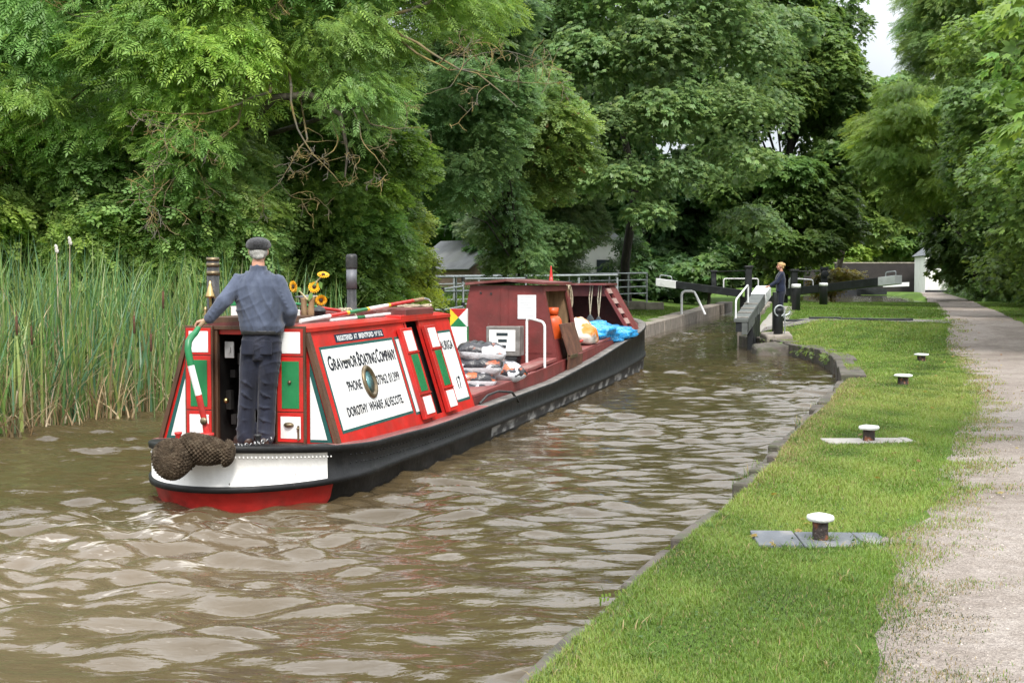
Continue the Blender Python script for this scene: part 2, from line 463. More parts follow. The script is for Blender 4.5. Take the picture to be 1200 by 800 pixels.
def brick_mat(name, c1, c2, mortar, sx=1.0):
    m = bpy.data.materials.new(name); m.use_nodes = True
    n, l = m.node_tree.nodes, m.node_tree.links
    b = n['Principled BSDF']
    tc = n.new('ShaderNodeTexCoord'); bk = n.new('ShaderNodeTexBrick')
    mp = n.new('ShaderNodeMapping'); mp.inputs['Rotation'].default_value = (sx, 0, 0)
    l.new(tc.outputs['Object'], mp.inputs['Vector'])
    bk.inputs['Color1'].default_value = (*c1, 1); bk.inputs['Color2'].default_value = (*c2, 1); bk.inputs['Mortar'].default_value = (*mortar, 1)
    bk.inputs['Scale'].default_value = 1.0; bk.inputs['Mortar Size'].default_value = .012
    bk.inputs['Brick Width'].default_value = .23; bk.inputs['Row Height'].default_value = .078
    l.new(mp.outputs[0], bk.inputs['Vector'])
    no = n.new('ShaderNodeTexNoise'); no.inputs['Scale'].default_value = 1.2; no.inputs['Detail'].default_value = 6
    l.new(tc.outputs['Object'], no.inputs['Vector'])
    mx = n.new('ShaderNodeMix'); mx.data_type = 'RGBA'; mx.blend_type = 'MULTIPLY'
    mx.inputs[0].default_value = .7
    rp = n.new('ShaderNodeValToRGB'); rp.color_ramp.elements[0].color = (.45, .45, .45, 1); rp.color_ramp.elements[1].color = (1.3, 1.3, 1.3, 1)
    rp.color_ramp.elements[0].position = .3; rp.color_ramp.elements[1].position = .7
    l.new(no.outputs['Fac'], rp.inputs[0])
    l.new(bk.outputs['Color'], mx.inputs[6]); l.new(rp.outputs[0], mx.inputs[7])
    l.new(mx.outputs[2], b.inputs['Base Color'])
    b.inputs['Roughness'].default_value = .85
    bp = n.new('ShaderNodeBump'); bp.inputs['Strength'].default_value = .4; bp.inputs['Distance'].default_value = .01
    l.new(bk.outputs['Fac'], bp.inputs['Height']); bp.invert = True
    l.new(bp.outputs[0], b.inputs['Normal'])
    return m
M['brick'] = brick_mat('dark_brick', (.018, .014, .014), (.030, .021, .020), (.028, .026, .025), R(90))
M['paver'] = brick_mat('grey_paving_brick', (.20, .185, .17), (.27, .25, .23), (.10, .095, .085), 0)

# ------------------------------------------------------------------ where land meets water
RY = [-3, 2, 5.6, 6.84, 7.95, 9.5, 11.46, 13.7, 17.6, 22.4, 25.9, 28, 31, 33, 35.5, 38, 40, 44, 52, 64, 90]
RX = [-3.0, -1.3, .03, .44, .83, 1.42, 2.12, 2.76, 4.1, 5.6, 6.4, 6.85, 7.25, 7.3, 7.2, 6.98, 6.75, 7.6, 9.2, 11.9, 17.4]
LY = [-3, 2, 8, 14, 17.2, 20.2, 25, 31, 37, 41.5, 44.4, 90]
LX = [-10, -9.2, -8.3, -7.5, -6.9, -5.7, -3.8, -1.2, 1.2, 3.2, 4.4, 15.1]
xR = lambda y: np.interp(y, RY, RX)
xL = lambda y: np.interp(y, LY, LX)
PY = [-3, 2, 5.24, 6.3, 7.35, 7.95, 8.27, 8.8, 9.86, 14.5, 19.7, 30, 38, 50, 85, 150, 260]
PL = [-1, .6, 1.50, 1.87, 2.30, 2.36, 2.43, 2.85, 3.30, 5.0, 6.85, 10.0, 12.6, 16.4, 27, 46.5, 80]
PR = [1.5, 2.7, 3.9, 4.3, 4.6, 4.75, 4.87, 5.1, 5.5, 7.4, 9.1, 12.3, 14.9, 18.8, 29.6, 49, 82]
POOL = [(17.6, 76), (25.5, 77), (27.2, 84), (31, 100), (40, 135), (33, 150), (26, 120), (19.5, 92)]

def in_poly(x, y, poly):
    ins = np.zeros(x.shape, bool)
    n = len(poly)
    for i in range(n):
        (x0, y0), (x1, y1) = poly[i], poly[(i + 1) % n]
        c = ((y0 > y) != (y1 > y)) & (x < (x1 - x0) * (y - y0) / (y1 - y0 + 1e-12) + x0)
        ins ^= c
    return ins

def ground(x, y):
    x = np.asarray(x, float); y = np.asarray(y, float)
    dr = (x - xR(y)) * .93
    dl = (xL(y) - x) * .9
    inside = y < 92
    rise = .46 * smooth01(29.5, 38, y) * smooth01(.3, 2.6, dr + .06 * np.maximum(0, y - 38))
    zr = .27 + rise + .012 * np.sin(x * 1.7 + y * .9) + .010 * np.sin(x * 3.1 - y * 2.3)
    zl = .12 + .30 * smooth01(24, 42, y) + .75 * smooth01(.6, 9, dl) + .35 * smooth01(9, 30, dl)
    mid = np.clip(.5 + (dr - dl) * .25, 0, 1)
    zfar = zl * (1 - mid) + zr * mid
    z = np.where(dr > 0, -.7 + (zr + .7) * smooth01(.0, .15, dr), -.7)
    z = np.where(dl > 0, -.7 + (zl + .7) * smooth01(0, .3, dl), z)
    f = smooth01(90, 93, y)
    z = z * (1 - f) + (.73) * f
    z = np.where(in_poly(x, y, POOL), .1, z)
    return z

# ------------------------------------------------------------------ ground sheet
def axis(lo, hi, step, far, grow):
    a = list(np.arange(lo, hi + 1e-6, step))
    s = step; v = hi
    while v < far[1]:
        s *= grow; v += s; a.append(v)
    s = step; v = lo; pre = []
    while v > far[0]:
        s *= grow; v -= s; pre.append(v)
    return np.array(pre[::-1] + a)
gx = axis(-13, 17, .16, (-700, 700), 1.12)
gy = axis(.5, 62, .16, (-80, 1200), 1.07)
GX, GY = np.meshgrid(gx, gy)
GZ = ground(GX, GY)
nx, ny = len(gx), len(gy)
idx = np.arange(nx * ny).reshape(ny, nx)
GF = np.stack([idx[:-1, :-1], idx[:-1, 1:], idx[1:, 1:], idx[1:, :-1]], -1).reshape(-1, 4)

def soil_mat():
    m = bpy.data.materials.new('turf_soil'); m.use_nodes = True
    n, l = m.node_tree.nodes, m.node_tree.links
    b = n['Principled BSDF']
    tc = n.new('ShaderNodeTexCoord')
    def noise(s, d=6):
        t = n.new('ShaderNodeTexNoise'); t.inputs['Scale'].default_value = s; t.inputs['Detail'].default_value = d
        l.new(tc.outputs['Object'], t.inputs['Vector']); return t.outputs['Fac']
    def ramp(f, stops):
        r = n.new('ShaderNodeValToRGB')
        while len(r.color_ramp.elements) < len(stops): r.color_ramp.elements.new(.5)
        for e, (p, c) in zip(r.color_ramp.elements, stops): e.position = p; e.color = (*c, 1)
        l.new(f, r.inputs[0]); return r.outputs[0]
    c1 = ramp(noise(1.1), [(.3, (.060, .115, .018)), (.55, (.085, .15, .024)), (.75, (.12, .155, .038))])
    c2 = ramp(noise(38), [(.3, (.5, .5, .5)), (.7, (1.35, 1.35, 1.3))])
    mx = n.new('ShaderNodeMix'); mx.data_type = 'RGBA'; mx.blend_type = 'MULTIPLY'; mx.inputs[0].default_value = .8
    l.new(c1, mx.inputs[6]); l.new(c2, mx.inputs[7])
    l.new(mx.outputs[2], b.inputs['Base Color'])
    b.inputs['Roughness'].default_value = .95; b.inputs['Specular IOR Level'].default_value = .15
    bp = n.new('ShaderNodeBump'); bp.inputs['Strength'].default_value = .8; bp.inputs['Distance'].default_value = .03
    l.new(noise(55), bp.inputs['Height']); l.new(bp.outputs[0], b.inputs['Normal'])
    return m
M['soil'] = soil_mat()
g = np_mesh('ground', np.stack([GX, GY, GZ], -1).reshape(-1, 3), GF, M['soil'], smooth=True)
tag(g, kind='structure')

# ------------------------------------------------------------------ gravel towpath
def gravel_mat():
    m = bpy.data.materials.new('crushed_gravel'); m.use_nodes = True
    n, l = m.node_tree.nodes, m.node_tree.links
    b = n['Principled BSDF']; tc = n.new('ShaderNodeTexCoord')
    def noise(s, d=6):
        t = n.new('ShaderNodeTexNoise'); t.inputs['Scale'].default_value = s; t.inputs['Detail'].default_value = d
        l.new(tc.outputs['Object'], t.inputs['Vector']); return t.outputs['Fac']
    def ramp(f, stops):
        r = n.new('ShaderNodeValToRGB')
        while len(r.color_ramp.elements) < len(stops): r.color_ramp.elements.new(.5)
        for e, (p, c) in zip(r.color_ramp.elements, stops): e.position = p; e.color = (*c, 1)
        l.new(f, r.inputs[0]); return r.outputs[0]
    def mul(a, c, f):
        x = n.new('ShaderNodeMix'); x.data_type = 'RGBA'; x.blend_type = 'MULTIPLY'; x.inputs[0].default_value = f
        l.new(a, x.inputs[6]); l.new(c, x.inputs[7]); return x.outputs[2]
    base = ramp(noise(.9), [(.3, (.205, .176, .155)), (.5, (.268, .236, .210)), (.72, (.32, .288, .262))])
    vo = n.new('ShaderNodeTexVoronoi'); vo.inputs['Scale'].default_value = 105
    l.new(tc.outputs['Object'], vo.inputs['Vector'])
    sp = n.new('ShaderNodeSeparateColor'); l.new(vo.outputs['Color'], sp.inputs[0])
    st = ramp(sp.outputs[0], [(0, (.45, .42, .40)), (.4, (.9, .88, .86)), (.8, (1.15, 1.13, 1.1)), (1, (1.5, 1.5, 1.5))])
    c = mul(base, st, .6)
    c = mul(c, ramp(noise(7), [(.35, (.80, .77, .74)), (.65, (1.10, 1.10, 1.10))]), .7)
    l.new(c, b.inputs['Base Color'])
    b.inputs['Roughness'].default_value = .92; b.inputs['Specular IOR Level'].default_value = .2
    ad = n.new('ShaderNodeMath'); ad.operation = 'ADD'
    l.new(vo.outputs['Distance'], ad.inputs[0]); l.new(noise(26), ad.inputs[1])
    bp = n.new('ShaderNodeBump'); bp.inputs['Strength'].default_value = .75; bp.inputs['Distance'].default_value = .014
    l.new(ad.outputs[0], bp.inputs['Height']); l.new(bp.outputs[0], b.inputs['Normal'])
    return m
M['gravel'] = gravel_mat()
def rnoise(y, step, seed):
    r = np.random.default_rng(seed).uniform(-1, 1, 4000)
    q = np.asarray(y) / step + 7
    return np.interp(q, np.arange(4000), r)
def wob(y, k):
    k_ = int(k * 10)
    return .09 * rnoise(y, 1.9, k_) + .05 * rnoise(y, .8, k_ + 1) + .02 * rnoise(y, .3, k_ + 2)
def wob_old(y, k):
    return .13 * np.sin(y * .83 + k) + .07 * np.sin(y * 1.9 + 2 * k + np.sin(y * .6)) + .04 * np.sin(y * 4.3 + k * 3 + 2 * np.sin(y * .9)) + .025 * np.sin(y * 11 + k + 3 * np.sin(y * 1.7)) + .012 * np.sin(y * 31 + k)
py_ = np.concatenate([np.arange(.6, 16, .03), np.arange(16, 40, .08), np.arange(40, 250, 1.0)])
def path_l(y): return np.interp(y, PY, PL) + wob(y, .7) + .17 + .10 * np.clip((np.asarray(y) - 8) / 12, 0, 1)
def path_r(y): return np.interp(y, PY, PR) + wob(y, 2.1) * .7
NC = 22
tt = np.linspace(0, 1, NC)
PXg = (path_l(py_) - .33 - .05 * rnoise(py_, .9, 31) - .03 * rnoise(py_, .25, 32))[:, None] * (1 - tt) + path_r(py_)[:, None] * tt
PYg = np.repeat(py_[:, None], NC, 1)
edge = np.minimum(tt, 1 - tt)
PZg = ground(PXg, PYg) + np.where(edge > 0.001, .014, -.03)[None, :]
pi = np.arange(len(py_) * NC).reshape(len(py_), NC)
PF = np.stack([pi[:-1, :-1], pi[:-1, 1:], pi[1:, 1:], pi[1:, :-1]], -1).reshape(-1, 4)
p = np_mesh('path', np.stack([PXg, PYg, PZg], -1).reshape(-1, 3), PF, M['gravel'], smooth=True)
tag(p, kind='structure')
# brick paved strip from the towpath to the lock side
def strip(name, mtl, pts_l, pts_r, n, lift):
    V = []
    for i in range(n + 1):
        t = i / n
        a = np.array(pts_l) if False else None
        l_ = Vector(pts_l[0]).lerp(Vector(pts_l[1]), t); r_ = Vector(pts_r[0]).lerp(Vector(pts_r[1]), t)
        for q in range(5):
            w = l_.lerp(r_, q / 4)
            V.append((w.x, w.y, float(ground(w.x, w.y)) + lift))
    ii = np.arange((n + 1) * 5).reshape(n + 1, 5)
    F = np.stack([ii[:-1, :-1], ii[:-1, 1:], ii[1:, 1:], ii[1:, :-1]], -1).reshape(-1, 4)
    return np_mesh(name, np.array(V), F, mtl, smooth=True)
tag(strip('pavement', M['paver'], [(7.6, 40.2), (12.4, 37.2)], [(8.2, 42.6), (13.4, 39.6)], 40, .024), kind='structure')
tag(strip('lock_side', M['paleslab'], [(7.35, 40.3), (12.6, 62)], [(8.3, 40.0), (13.6, 62)], 60, .018), kind='structure')

# ------------------------------------------------------------------ water
def water_mat():
    m = bpy.data.materials.new('muddy_canal_water'); m.use_nodes = True
    n, l = m.node_tree.nodes, m.node_tree.links
    b = n['Principled BSDF']; tc = n.new('ShaderNodeTexCoord')
    def noise(s, d=4, sc=(1, 1, 1), dist=0.0):
        mp = n.new('ShaderNodeMapping'); mp.inputs['Scale'].default_value = sc
        l.new(tc.outputs['Object'], mp.inputs['Vector'])
        t = n.new('ShaderNodeTexNoise'); t.inputs['Scale'].default_value = s; t.inputs['Detail'].default_value = d
        t.inputs['Distortion'].default_value = dist
        l.new(mp.outputs[0], t.inputs['Vector']); return t.outputs['Fac']
    at = n.new('ShaderNodeAttribute'); at.attribute_name = 'tint'      # R = foam amount, G = stirred silt
    sp = n.new('ShaderNodeSeparateColor'); l.new(at.outputs['Color'], sp.inputs[0])
    r = n.new('ShaderNodeValToRGB')
    r.color_ramp.elements[0].position = .3; r.color_ramp.elements[0].color = (.047, .033, .015, 1)
    r.color_ramp.elements[1].position = .75; r.color_ramp.elements[1].color = (.070, .052, .026, 1)
    l.new(noise(.5, 3), r.inputs[0])
    ms = n.new('ShaderNodeMix'); ms.data_type = 'RGBA'; ms.inputs[7].default_value = (.118, .088, .054, 1)
    l.new(sp.outputs[1], ms.inputs[0]); l.new(r.outputs[0], ms.inputs[6])
    # foam flecks where the propeller has churned the surface
    fn = noise(10, 9, (.6, 1.7, 1), 1.0)
    th = n.new('ShaderNodeMath'); th.operation = 'MULTIPLY'; l.new(sp.outputs[0], th.inputs[0]); th.inputs[1].default_value = .19
    su = n.new('ShaderNodeMath'); su.operation = 'ADD'; l.new(fn, su.inputs[0]); l.new(th.outputs[0], su.inputs[1])
    mr = n.new('ShaderNodeMapRange'); mr.inputs['From Min'].default_value = .74; mr.inputs['From Max'].default_value = .92
    l.new(su.outputs[0], mr.inputs['Value'])
    mf = n.new('ShaderNodeMix'); mf.data_type = 'RGBA'; mf.inputs[7].default_value = (.50, .46, .41, 1)
    l.new(mr.outputs[0], mf.inputs[0]); l.new(ms.outputs[2], mf.inputs[6])
    l.new(mf.outputs[2], b.inputs['Base Color'])
    b.inputs['IOR'].default_value = 1.5
    ro = n.new('ShaderNodeMapRange'); ro.inputs['To Min'].default_value = .012; ro.inputs['To Max'].default_value = .5
    l.new(mr.outputs[0], ro.inputs['Value']); l.new(ro.outputs[0], b.inputs['Roughness'])
    b1 = n.new('ShaderNodeBump'); b1.inputs['Strength'].default_value = .22; b1.inputs['Distance'].default_value = .03
    l.new(noise(11, 3, (.5, 1.4, 1), .6), b1.inputs['Height'])
    b2 = n.new('ShaderNodeBump'); b2.inputs['Strength'].default_value = .04; b2.inputs['Distance'].default_value = .02
    l.new(noise(26, 2, (.7, 1.3, 1), .4), b2.inputs['Height'])
    l.new(b1.outputs[0], b2.inputs['Normal'])
    l.new(b2.outputs[0], b.inputs['Normal'])
    return m
M['water'] = water_mat()
wx = np.arange(-13, 9.3, .06); wy = np.concatenate([np.arange(3.5, 24, .04), np.arange(24, 50, .10), np.arange(50, 93, .5)])
WX, WY = np.meshgrid(wx, wy)
wx2 = WX + np.maximum(0, WY - 38) * .19        # the channel bends right towards the lock
BS = np.array([-2.6, 10.95]); BH = np.array([math.sin(R(14)), math.cos(R(14))]); BN = np.array([BH[1], -BH[0]])
bs = (wx2 - BS[0]) * BH[0] + (WY - BS[1]) * BH[1]      # along the boat
bt = (wx2 - BS[0]) * BN[0] + (WY - BS[1]) * BN[1]      # across it
rg = np.random.default_rng(11)
Z = np.zeros_like(WX)
calm = 1 - .72 * smooth01(22, 36, WY)
for k in range(52):
    lam = 10 ** rg.uniform(math.log10(.17), math.log10(1.1))
    ang = rg.normal(math.pi / 2 - .12, .38)
    kx, ky = math.cos(ang) * 2 * math.pi / lam, math.sin(ang) * 2 * math.pi / lam
    amp = .0072 * lam ** .82 * rg.uniform(.5, 1.2)
    ph = kx * wx2 + ky * WY + rg.uniform(0, 6.28) + 1.3 * np.sin(wx2 * rg.uniform(.3, 1.0) + WY * rg.uniform(.3, 1.1) + rg.uniform(0, 6))
    Z += amp * np.sin(ph)
# sharper crests than troughs, and patches of ruffled and smooth water
patch = .55 + .45 * np.sin(wx2 * .55 + 1.3 * np.sin(WY * .33)) * np.sin(WY * .48 + .8 * np.sin(wx2 * .4))
Z = (Z + 4 * Z * np.maximum(Z, 0)) * (.22 + 1.1 * patch) * calm
# stern waves spreading out behind the boat
back = np.maximum(0, -bs)
vee = np.abs(np.abs(bt) - .42 * back)
wk = np.exp(-(vee / 1.1) ** 2) * smooth01(-.3, 1.2, back) * np.exp(-back / 14)
Z += .018 * wk * np.sin(2 * math.pi * (back * .75 + np.abs(bt) * .9) / 1.0)
trail = np.exp(-(bt / (1.0 + .16 * back)) ** 2) * smooth01(-.5, .6, back) * np.exp(-back / 7)
for k in range(16):
    lam = rg.uniform(.22, .7); a = rg.uniform(0, 6.28)
    Z += .010 * lam * 2 * trail * np.sin((math.cos(a) * wx2 + math.sin(a) * WY) * 2 * math.pi / lam + rg.uniform(0, 6.28) + 1.4 * np.sin(wx2 * 1.7 + k) * np.sin(WY * 1.9))
side = np.exp(-((np.abs(bt) - 1.1) / .5) ** 2) * smooth01(-.5, .5, bs) * (1 - smooth01(19, 22, bs))
Z += .008 * side * np.sin(bs * 6.0)
foam = np.clip(trail * .75 + .55 * np.exp(-((bs + .25) / .5) ** 2) * np.exp(-(bt / 1.2) ** 2) + .25 * side + .30 * wk, 0, 1)
silt = np.clip(np.exp(-(bt / (1.5 + .22 * back)) ** 2) * smooth01(-1, 2, back) * np.exp(-back / 12), 0, 1)
wi = np.arange(WX.size).reshape(WX.shape)
keep = (wx2 > xL(WY) - 1.4) & (wx2 < xR(WY) + .5)
WF = np.stack([wi[:-1, :-1], wi[:-1, 1:], wi[1:, 1:], wi[1:, :-1]], -1).reshape(-1, 4)
WF = WF[keep.ravel()[WF].any(1)]
tn = np.stack([foam, silt, np.zeros_like(foam)], -1).reshape(-1, 3)
used = np.unique(WF); rm = np.zeros(WX.size, int); rm[used] = np.arange(len(used))
w = np_mesh('water', np.stack([wx2, WY, Z - .03], -1).reshape(-1, 3)[used], rm[WF], M['water'], smooth=True, tint=tn[used])
tag(w, kind='structure')
pv = [(x, y, .47) for x, y in POOL]
pm = MB(); pm.add(pv, [tuple(range(len(pv)))])
tag(pm.build('pond_water', M['water']), kind='structure')
# ------------------------------------------------------------------ the narrowboat (local: x to starboard, y forward, z up from the waterline)
YAW = R(-14)
BM = Matrix.Translation((-2.6, 10.95, 0)) @ Matrix.Rotation(YAW, 4, 'Z')
def BW(t, s, z): return BM @ Vector((t, s, z))
boat = thing('narrowboat', 'red, white and black working narrowboat with lettered rear cabin and open hold', 'narrowboat', (-2.6, 10.95, 0), YAW)

def hw(s):
    if s < 1.5: return 1.0 * math.sqrt(max(0, 1 - ((1.5 - s) / 1.5) ** 2))
    if s < 4: return 1.0 + .07 * float(smooth01(1.5, 4, s))
    if s < 17.5: return 1.07
    return 1.07 * math.sqrt(max(0, 1 - ((s - 17.5) / 3.7) ** 2))
SHS = [0, .7, 1.5, 3, 9, 12.7, 16.6, 19.5, 21.2]
SHZ = [.535, .475, .43, .40, .42, .56, .78, .97, 1.06]
def sheer(s): return float(np.interp(s, SHS, SHZ))
half = [1.5 * (1 - math.cos(a)) for a in np.linspace(0, math.pi / 2, 26)] + list(np.arange(1.75, 17.4, .25)) + [17.5 + 3.7 * math.sin(a) for a in np.linspace(0, math.pi / 2, 22)]
out = [(hw(s), s) for s in half] + [(-hw(s), s) for s in half[-2:0:-1]]
N_ = len(out)
nrm = []
for k in range(N_):
    a, b = Vector(out[k - 1]), Vector(out[(k + 1) % N_])
    d = (b - a).normalized()
    nrm.append(Vector((d.y, -d.x)))
def hull_pt(k, z, inset):
    t, s = out[k]
    return (t - nrm[k].x * inset, s - nrm[k].y * inset, z)
def strake(s): return .150 + .16 * float(smooth01(13, 21, s))
rows = []
def stern_f(s): return 1 - float(smooth01(0, 4, s))
for fz, fi in [
    (lambda s: -.45, lambda s: .30 * stern_f(s) + .12),
    (lambda s: 0.0, lambda s: .03 * stern_f(s) + .025),
    (lambda s: strake(s) - .02, lambda s: .015),
    (lambda s: strake(s) - .018, lambda s: -.022),
    (lambda s: strake(s) + .030, lambda s: -.028),
    (lambda s: strake(s) + .036, lambda s: .0),
    (lambda s: sheer(s) - .062, lambda s: .0),
    (lambda s: sheer(s) - .058, lambda s: -.022),
    (lambda s: sheer(s) - .010, lambda s: -.028),
    (lambda s: sheer(s), lambda s: -.015),
    (lambda s: sheer(s) + .004, lambda s: .14),
    (lambda s: sheer(s) - .012, lambda s: .15),
    (lambda s: .04, lambda s: .15)]:
    rows.append([hull_pt(k, fz(out[k][1]), fi(out[k][1])) for k in range(N_)])
h = MB()
h.smooth = True
vs = [v for r in rows for v in r]
fs, ms = [], []
for r in range(len(rows) - 1):
    for k in range(N_):
        k2 = (k + 1) % N_
        fs.append((r * N_ + k, r * N_ + k2, (r + 1) * N_ + k2, (r + 1) * N_ + k))
        s = (out[k][1] + out[k2][1]) / 2
        st = s < .74 - (.05 if r == 5 else 0)
        if r <= 1: m = 1 if st else (4 if r == 1 and s > 5.5 else 0)
        elif r == 5: m = 2 if st else 0
        elif r >= 9: m = 3 if s > 5.2 else (5 if s > .8 else 0)
        else: m = 0
        ms.append(m)
h.add(vs, fs)
h.m = ms
# rivet heads along the top of the white stern band
for k in range(N_):
    t, s = out[k]
    if s < .70:
        for q in (0, .5):
            t2, s2 = out[(k + 1) % N_]
            tt_, ss_ = t + (t2 - t) * q, s + (s2 - s) * q
            h.cur = 2
            h.ball((tt_ + nrm[k].x * .001, ss_ + nrm[k].y * .001, sheer(ss_) - .10), .009, 6, 4)
h.cur = 0
for s in np.arange(1.0, 5.2, .09):
    for zz in (.10, .17):
        h.ball((hw(s) + .001, s, sheer(s) - zz), .008, 6, 4)
hull = h.build('hull', [M['hull'], M['hullred'], M['hullwhite'], M['cap'], M['limescale'], M['plankred']], boat)
hull.modifiers.new('weld', 'WELD').merge_threshold = 1e-4
# stern deck, hold floor
dk = MB()
ds = [s for s in half if .12 < s < 5.2] + [5.2]
for a, b in zip(ds[:-1], ds[1:]):
    ta, tb = max(.02, hw(a) - .13), max(.02, hw(b) - .13)
    dk.add([(-ta, a, sheer(a) - .03), (ta, a, sheer(a) - .03), (tb, b, sheer(b) - .03), (-tb, b, sheer(b) - .03)], [(0, 1, 2, 3)])
dk.build('deck', M['plankred'], boat)
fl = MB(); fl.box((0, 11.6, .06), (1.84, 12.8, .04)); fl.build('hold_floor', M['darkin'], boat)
fd = MB()
fs_ = [18.3, 18.8, 19.3, 19.8, 20.3, 20.7, 21.0]
for a, b in zip(fs_[:-1], fs_[1:]):
    ta, tb = max(.02, hw(a) - .13), max(.02, hw(b) - .13)
    fd.add([(-ta, a, sheer(a) - .02), (ta, a, sheer(a) - .02), (tb, b, sheer(b) - .02), (-tb, b, sheer(b) - .02)], [(0, 1, 2, 3)])
fd.build('foredeck', M['maroon'], boat)

# ---- rear cabin
C0, C1 = .90, 5.15
def bh(s): return .88 + .014 * (s - C0)
def th(s): return .57 + .007 * (s - C0)
def side_pt(s, v, o=0.0, sg=1):
    t = bh(s) + (th(s) - bh(s)) * v + o * .959
    return (sg * t, s, .40 + (1.05 + .006 * (s - C0)) * v + o * .283)
def slab(mb, s0, s1, v0, v1, o0, o1, sg=1):
    p = [side_pt(s0, v0, o0, sg), side_pt(s1, v0, o0, sg), side_pt(s1, v0, o1, sg), side_pt(s0, v0, o1, sg),
         side_pt(s0, v1, o0, sg), side_pt(s1, v1, o0, sg), side_pt(s1, v1, o1, sg), side_pt(s0, v1, o1, sg)]
    if sg < 0: p = [p[1], p[0], p[3], p[2], p[5], p[4], p[7], p[6]]
    return mb.hexa(p)
OP0, OP1 = 3.58, 4.00
cw = MB()
slab(cw, C0, OP0, -.02, 1, -.03, 0); slab(cw, OP1, C1, -.02, 1, -.03, 0); slab(cw, OP0, OP1, -.02, .05, -.03, 0)
slab(cw, C0, C1, -.02, 1, -.03, 0, -1)
cw.build('cabin_side', M['red'], boat)
rb = MB()
for sg in (1, -1):
    poly = [(.30, .40), (.855, .40), (.545, 1.45), (.30, 1.48)]
    q = [(sg * x, C0 + .002, z) for x, z in poly] + [(sg * x, C0 + .03, z) for x, z in poly]
    rb.hexa(q)
rb.box((0, C0 + .02, 1.455), (.6, .034, .06))
bulk = rb.build('rear_bulkhead', M['red'], boat)
fb = MB(); fb.hexa([(-.90, C1 - .03, .30), (.90, C1 - .03, .30), (.90, C1 - .003, .30), (-.90, C1 - .003, .30), (-.57, C1 - .03, 1.47), (.57, C1 - .03, 1.47), (.57, C1 - .003, 1.47), (-.57, C1 - .003, 1.47)])
fb.build('front_bulkhead', M['maroon'], boat)
# white triangles with a green line left and right of the doors
for sg in (1, -1):
    tp = MB()
    for o, poly, c in ((.004, [(.60, .47), (.815, .47), (.60, 1.20)], 0), (.008, [(.605, .495), (.765, .495), (.605, 1.06)], 1)):
        tp.cur = c
        vv = [(sg * x, C0 - o, z) for x, z in poly]
        tp.add(vv, [(0, 1, 2) if sg > 0 else (2, 1, 0)])
    tp.build('corner_panel', [M['teal'], M['white']], bulk)
for sg in (1, -1):
    tr = MB()
    slab(tr, C0 - .035, C0 + .045, -.03, 1.0, -.02, .018, sg)
    for v in np.arange(.06, 1, .11):
        p = Vector(side_pt(C0 + .01, v, .018, sg)); tr.ball(p, .006, 6, 4)
    tr.build('corner_trim', M['brown'], boat)
lin_ = MB()
lin_.box((0, C0 - .02, 1.487), (.66, .05, .035)); lin_.box((.293, C0 - .012, .95), (.026, .045, 1.03)); lin_.box((-.293, C0 - .012, .95), (.026, .045, 1.03))
lin_.build('door_frame', M['brown'], boat, .003)
ins = MB()  # dark sheets behind the doorway, the cabin's inside shade put into their colour
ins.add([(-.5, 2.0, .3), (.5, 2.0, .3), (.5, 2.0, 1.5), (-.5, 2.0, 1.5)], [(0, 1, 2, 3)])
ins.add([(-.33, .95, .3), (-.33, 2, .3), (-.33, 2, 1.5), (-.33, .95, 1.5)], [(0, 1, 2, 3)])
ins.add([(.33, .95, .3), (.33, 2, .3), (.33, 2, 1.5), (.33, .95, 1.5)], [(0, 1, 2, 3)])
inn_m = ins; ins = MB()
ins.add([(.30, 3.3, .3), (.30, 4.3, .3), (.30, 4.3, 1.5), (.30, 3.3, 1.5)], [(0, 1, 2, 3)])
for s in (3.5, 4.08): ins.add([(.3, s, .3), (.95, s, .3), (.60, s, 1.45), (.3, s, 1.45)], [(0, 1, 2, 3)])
ins.build('side_shade_liner', M['darkin'], boat); ins = inn_m  # added dark liner behind the side opening, shade put into its colour
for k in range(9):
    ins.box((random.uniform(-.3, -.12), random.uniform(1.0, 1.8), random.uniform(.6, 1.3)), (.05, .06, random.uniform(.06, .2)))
inn = ins.build('cabin_shade_liner', M['darkin'], boat)
kn = MB(); kn.ball((-.24, .95, .82), .028); kn.tube([(-.28, 1.0, .82), (-.24, .95, .82)], .01); kn.build('brass_knob', M['brass'], inn)
wp = MB(); wp.box((-.235, 1.02, 1.28), (.09, .02, .15)); wp.box((-.225, 1.0, 1.28), (.015, .03, .05)); wp.build('white_locker', M['white'], inn, .004)
# rear doors, folded back flat against the bulkhead
for sg in (1, -1):
    x0 = sg * .445
    d = MB(); d.box((x0, .848, .98), (.275, .045, 1.05))
    dr = d.build('rear_door', M['brown'], boat, .004)
    f = MB()
    for z0, z1 in ((1.24, 1.485), (.745, 1.235), (.475, .74)):
        f.box((x0, .823, (z0 + z1) / 2), (.245, .010, z1 - z0 - .004))
    f.build('panel_frame', M['red'], dr, .002)
    pn = MB()
    pn.cur = 0; pn.box((x0 + .004, .8165, 1.36), (.19, .008, .19)); pn.box((x0 + .004, .8165, .605), (.19, .008, .195))
    pn.cur = 1; pn.box((x0 + .004, .8165, .985), (.165, .008, .42))
    pn.build('door_panel', [M['white'], M['green']], dr, .002)
    if sg > 0:
        k = MB(); k.ball((x0 + .0, .805, 1.01), .017); k.build('brass_knob', M['brassold'], dr)
        k = MB(); k.lathe([(0, 0), (.045, .0), (.05, .008), (.03, .03), (0, .034)], 16, Matrix.Translation((x0 - .01, .812, .63)) @ Matrix.Rotation(R(90), 4, 'X') @ Matrix.Scale(.5, 4, (0, 1, 0)))
        k.build('brass_handle', M['brassold'], dr)
        k = MB(); k.box((x0 + .08, .81, .56), (.018, .012, .13)); k.ball((x0 + .08, .80, .60), .014)
        k.build('brass_bolt', M['brassold'], dr)
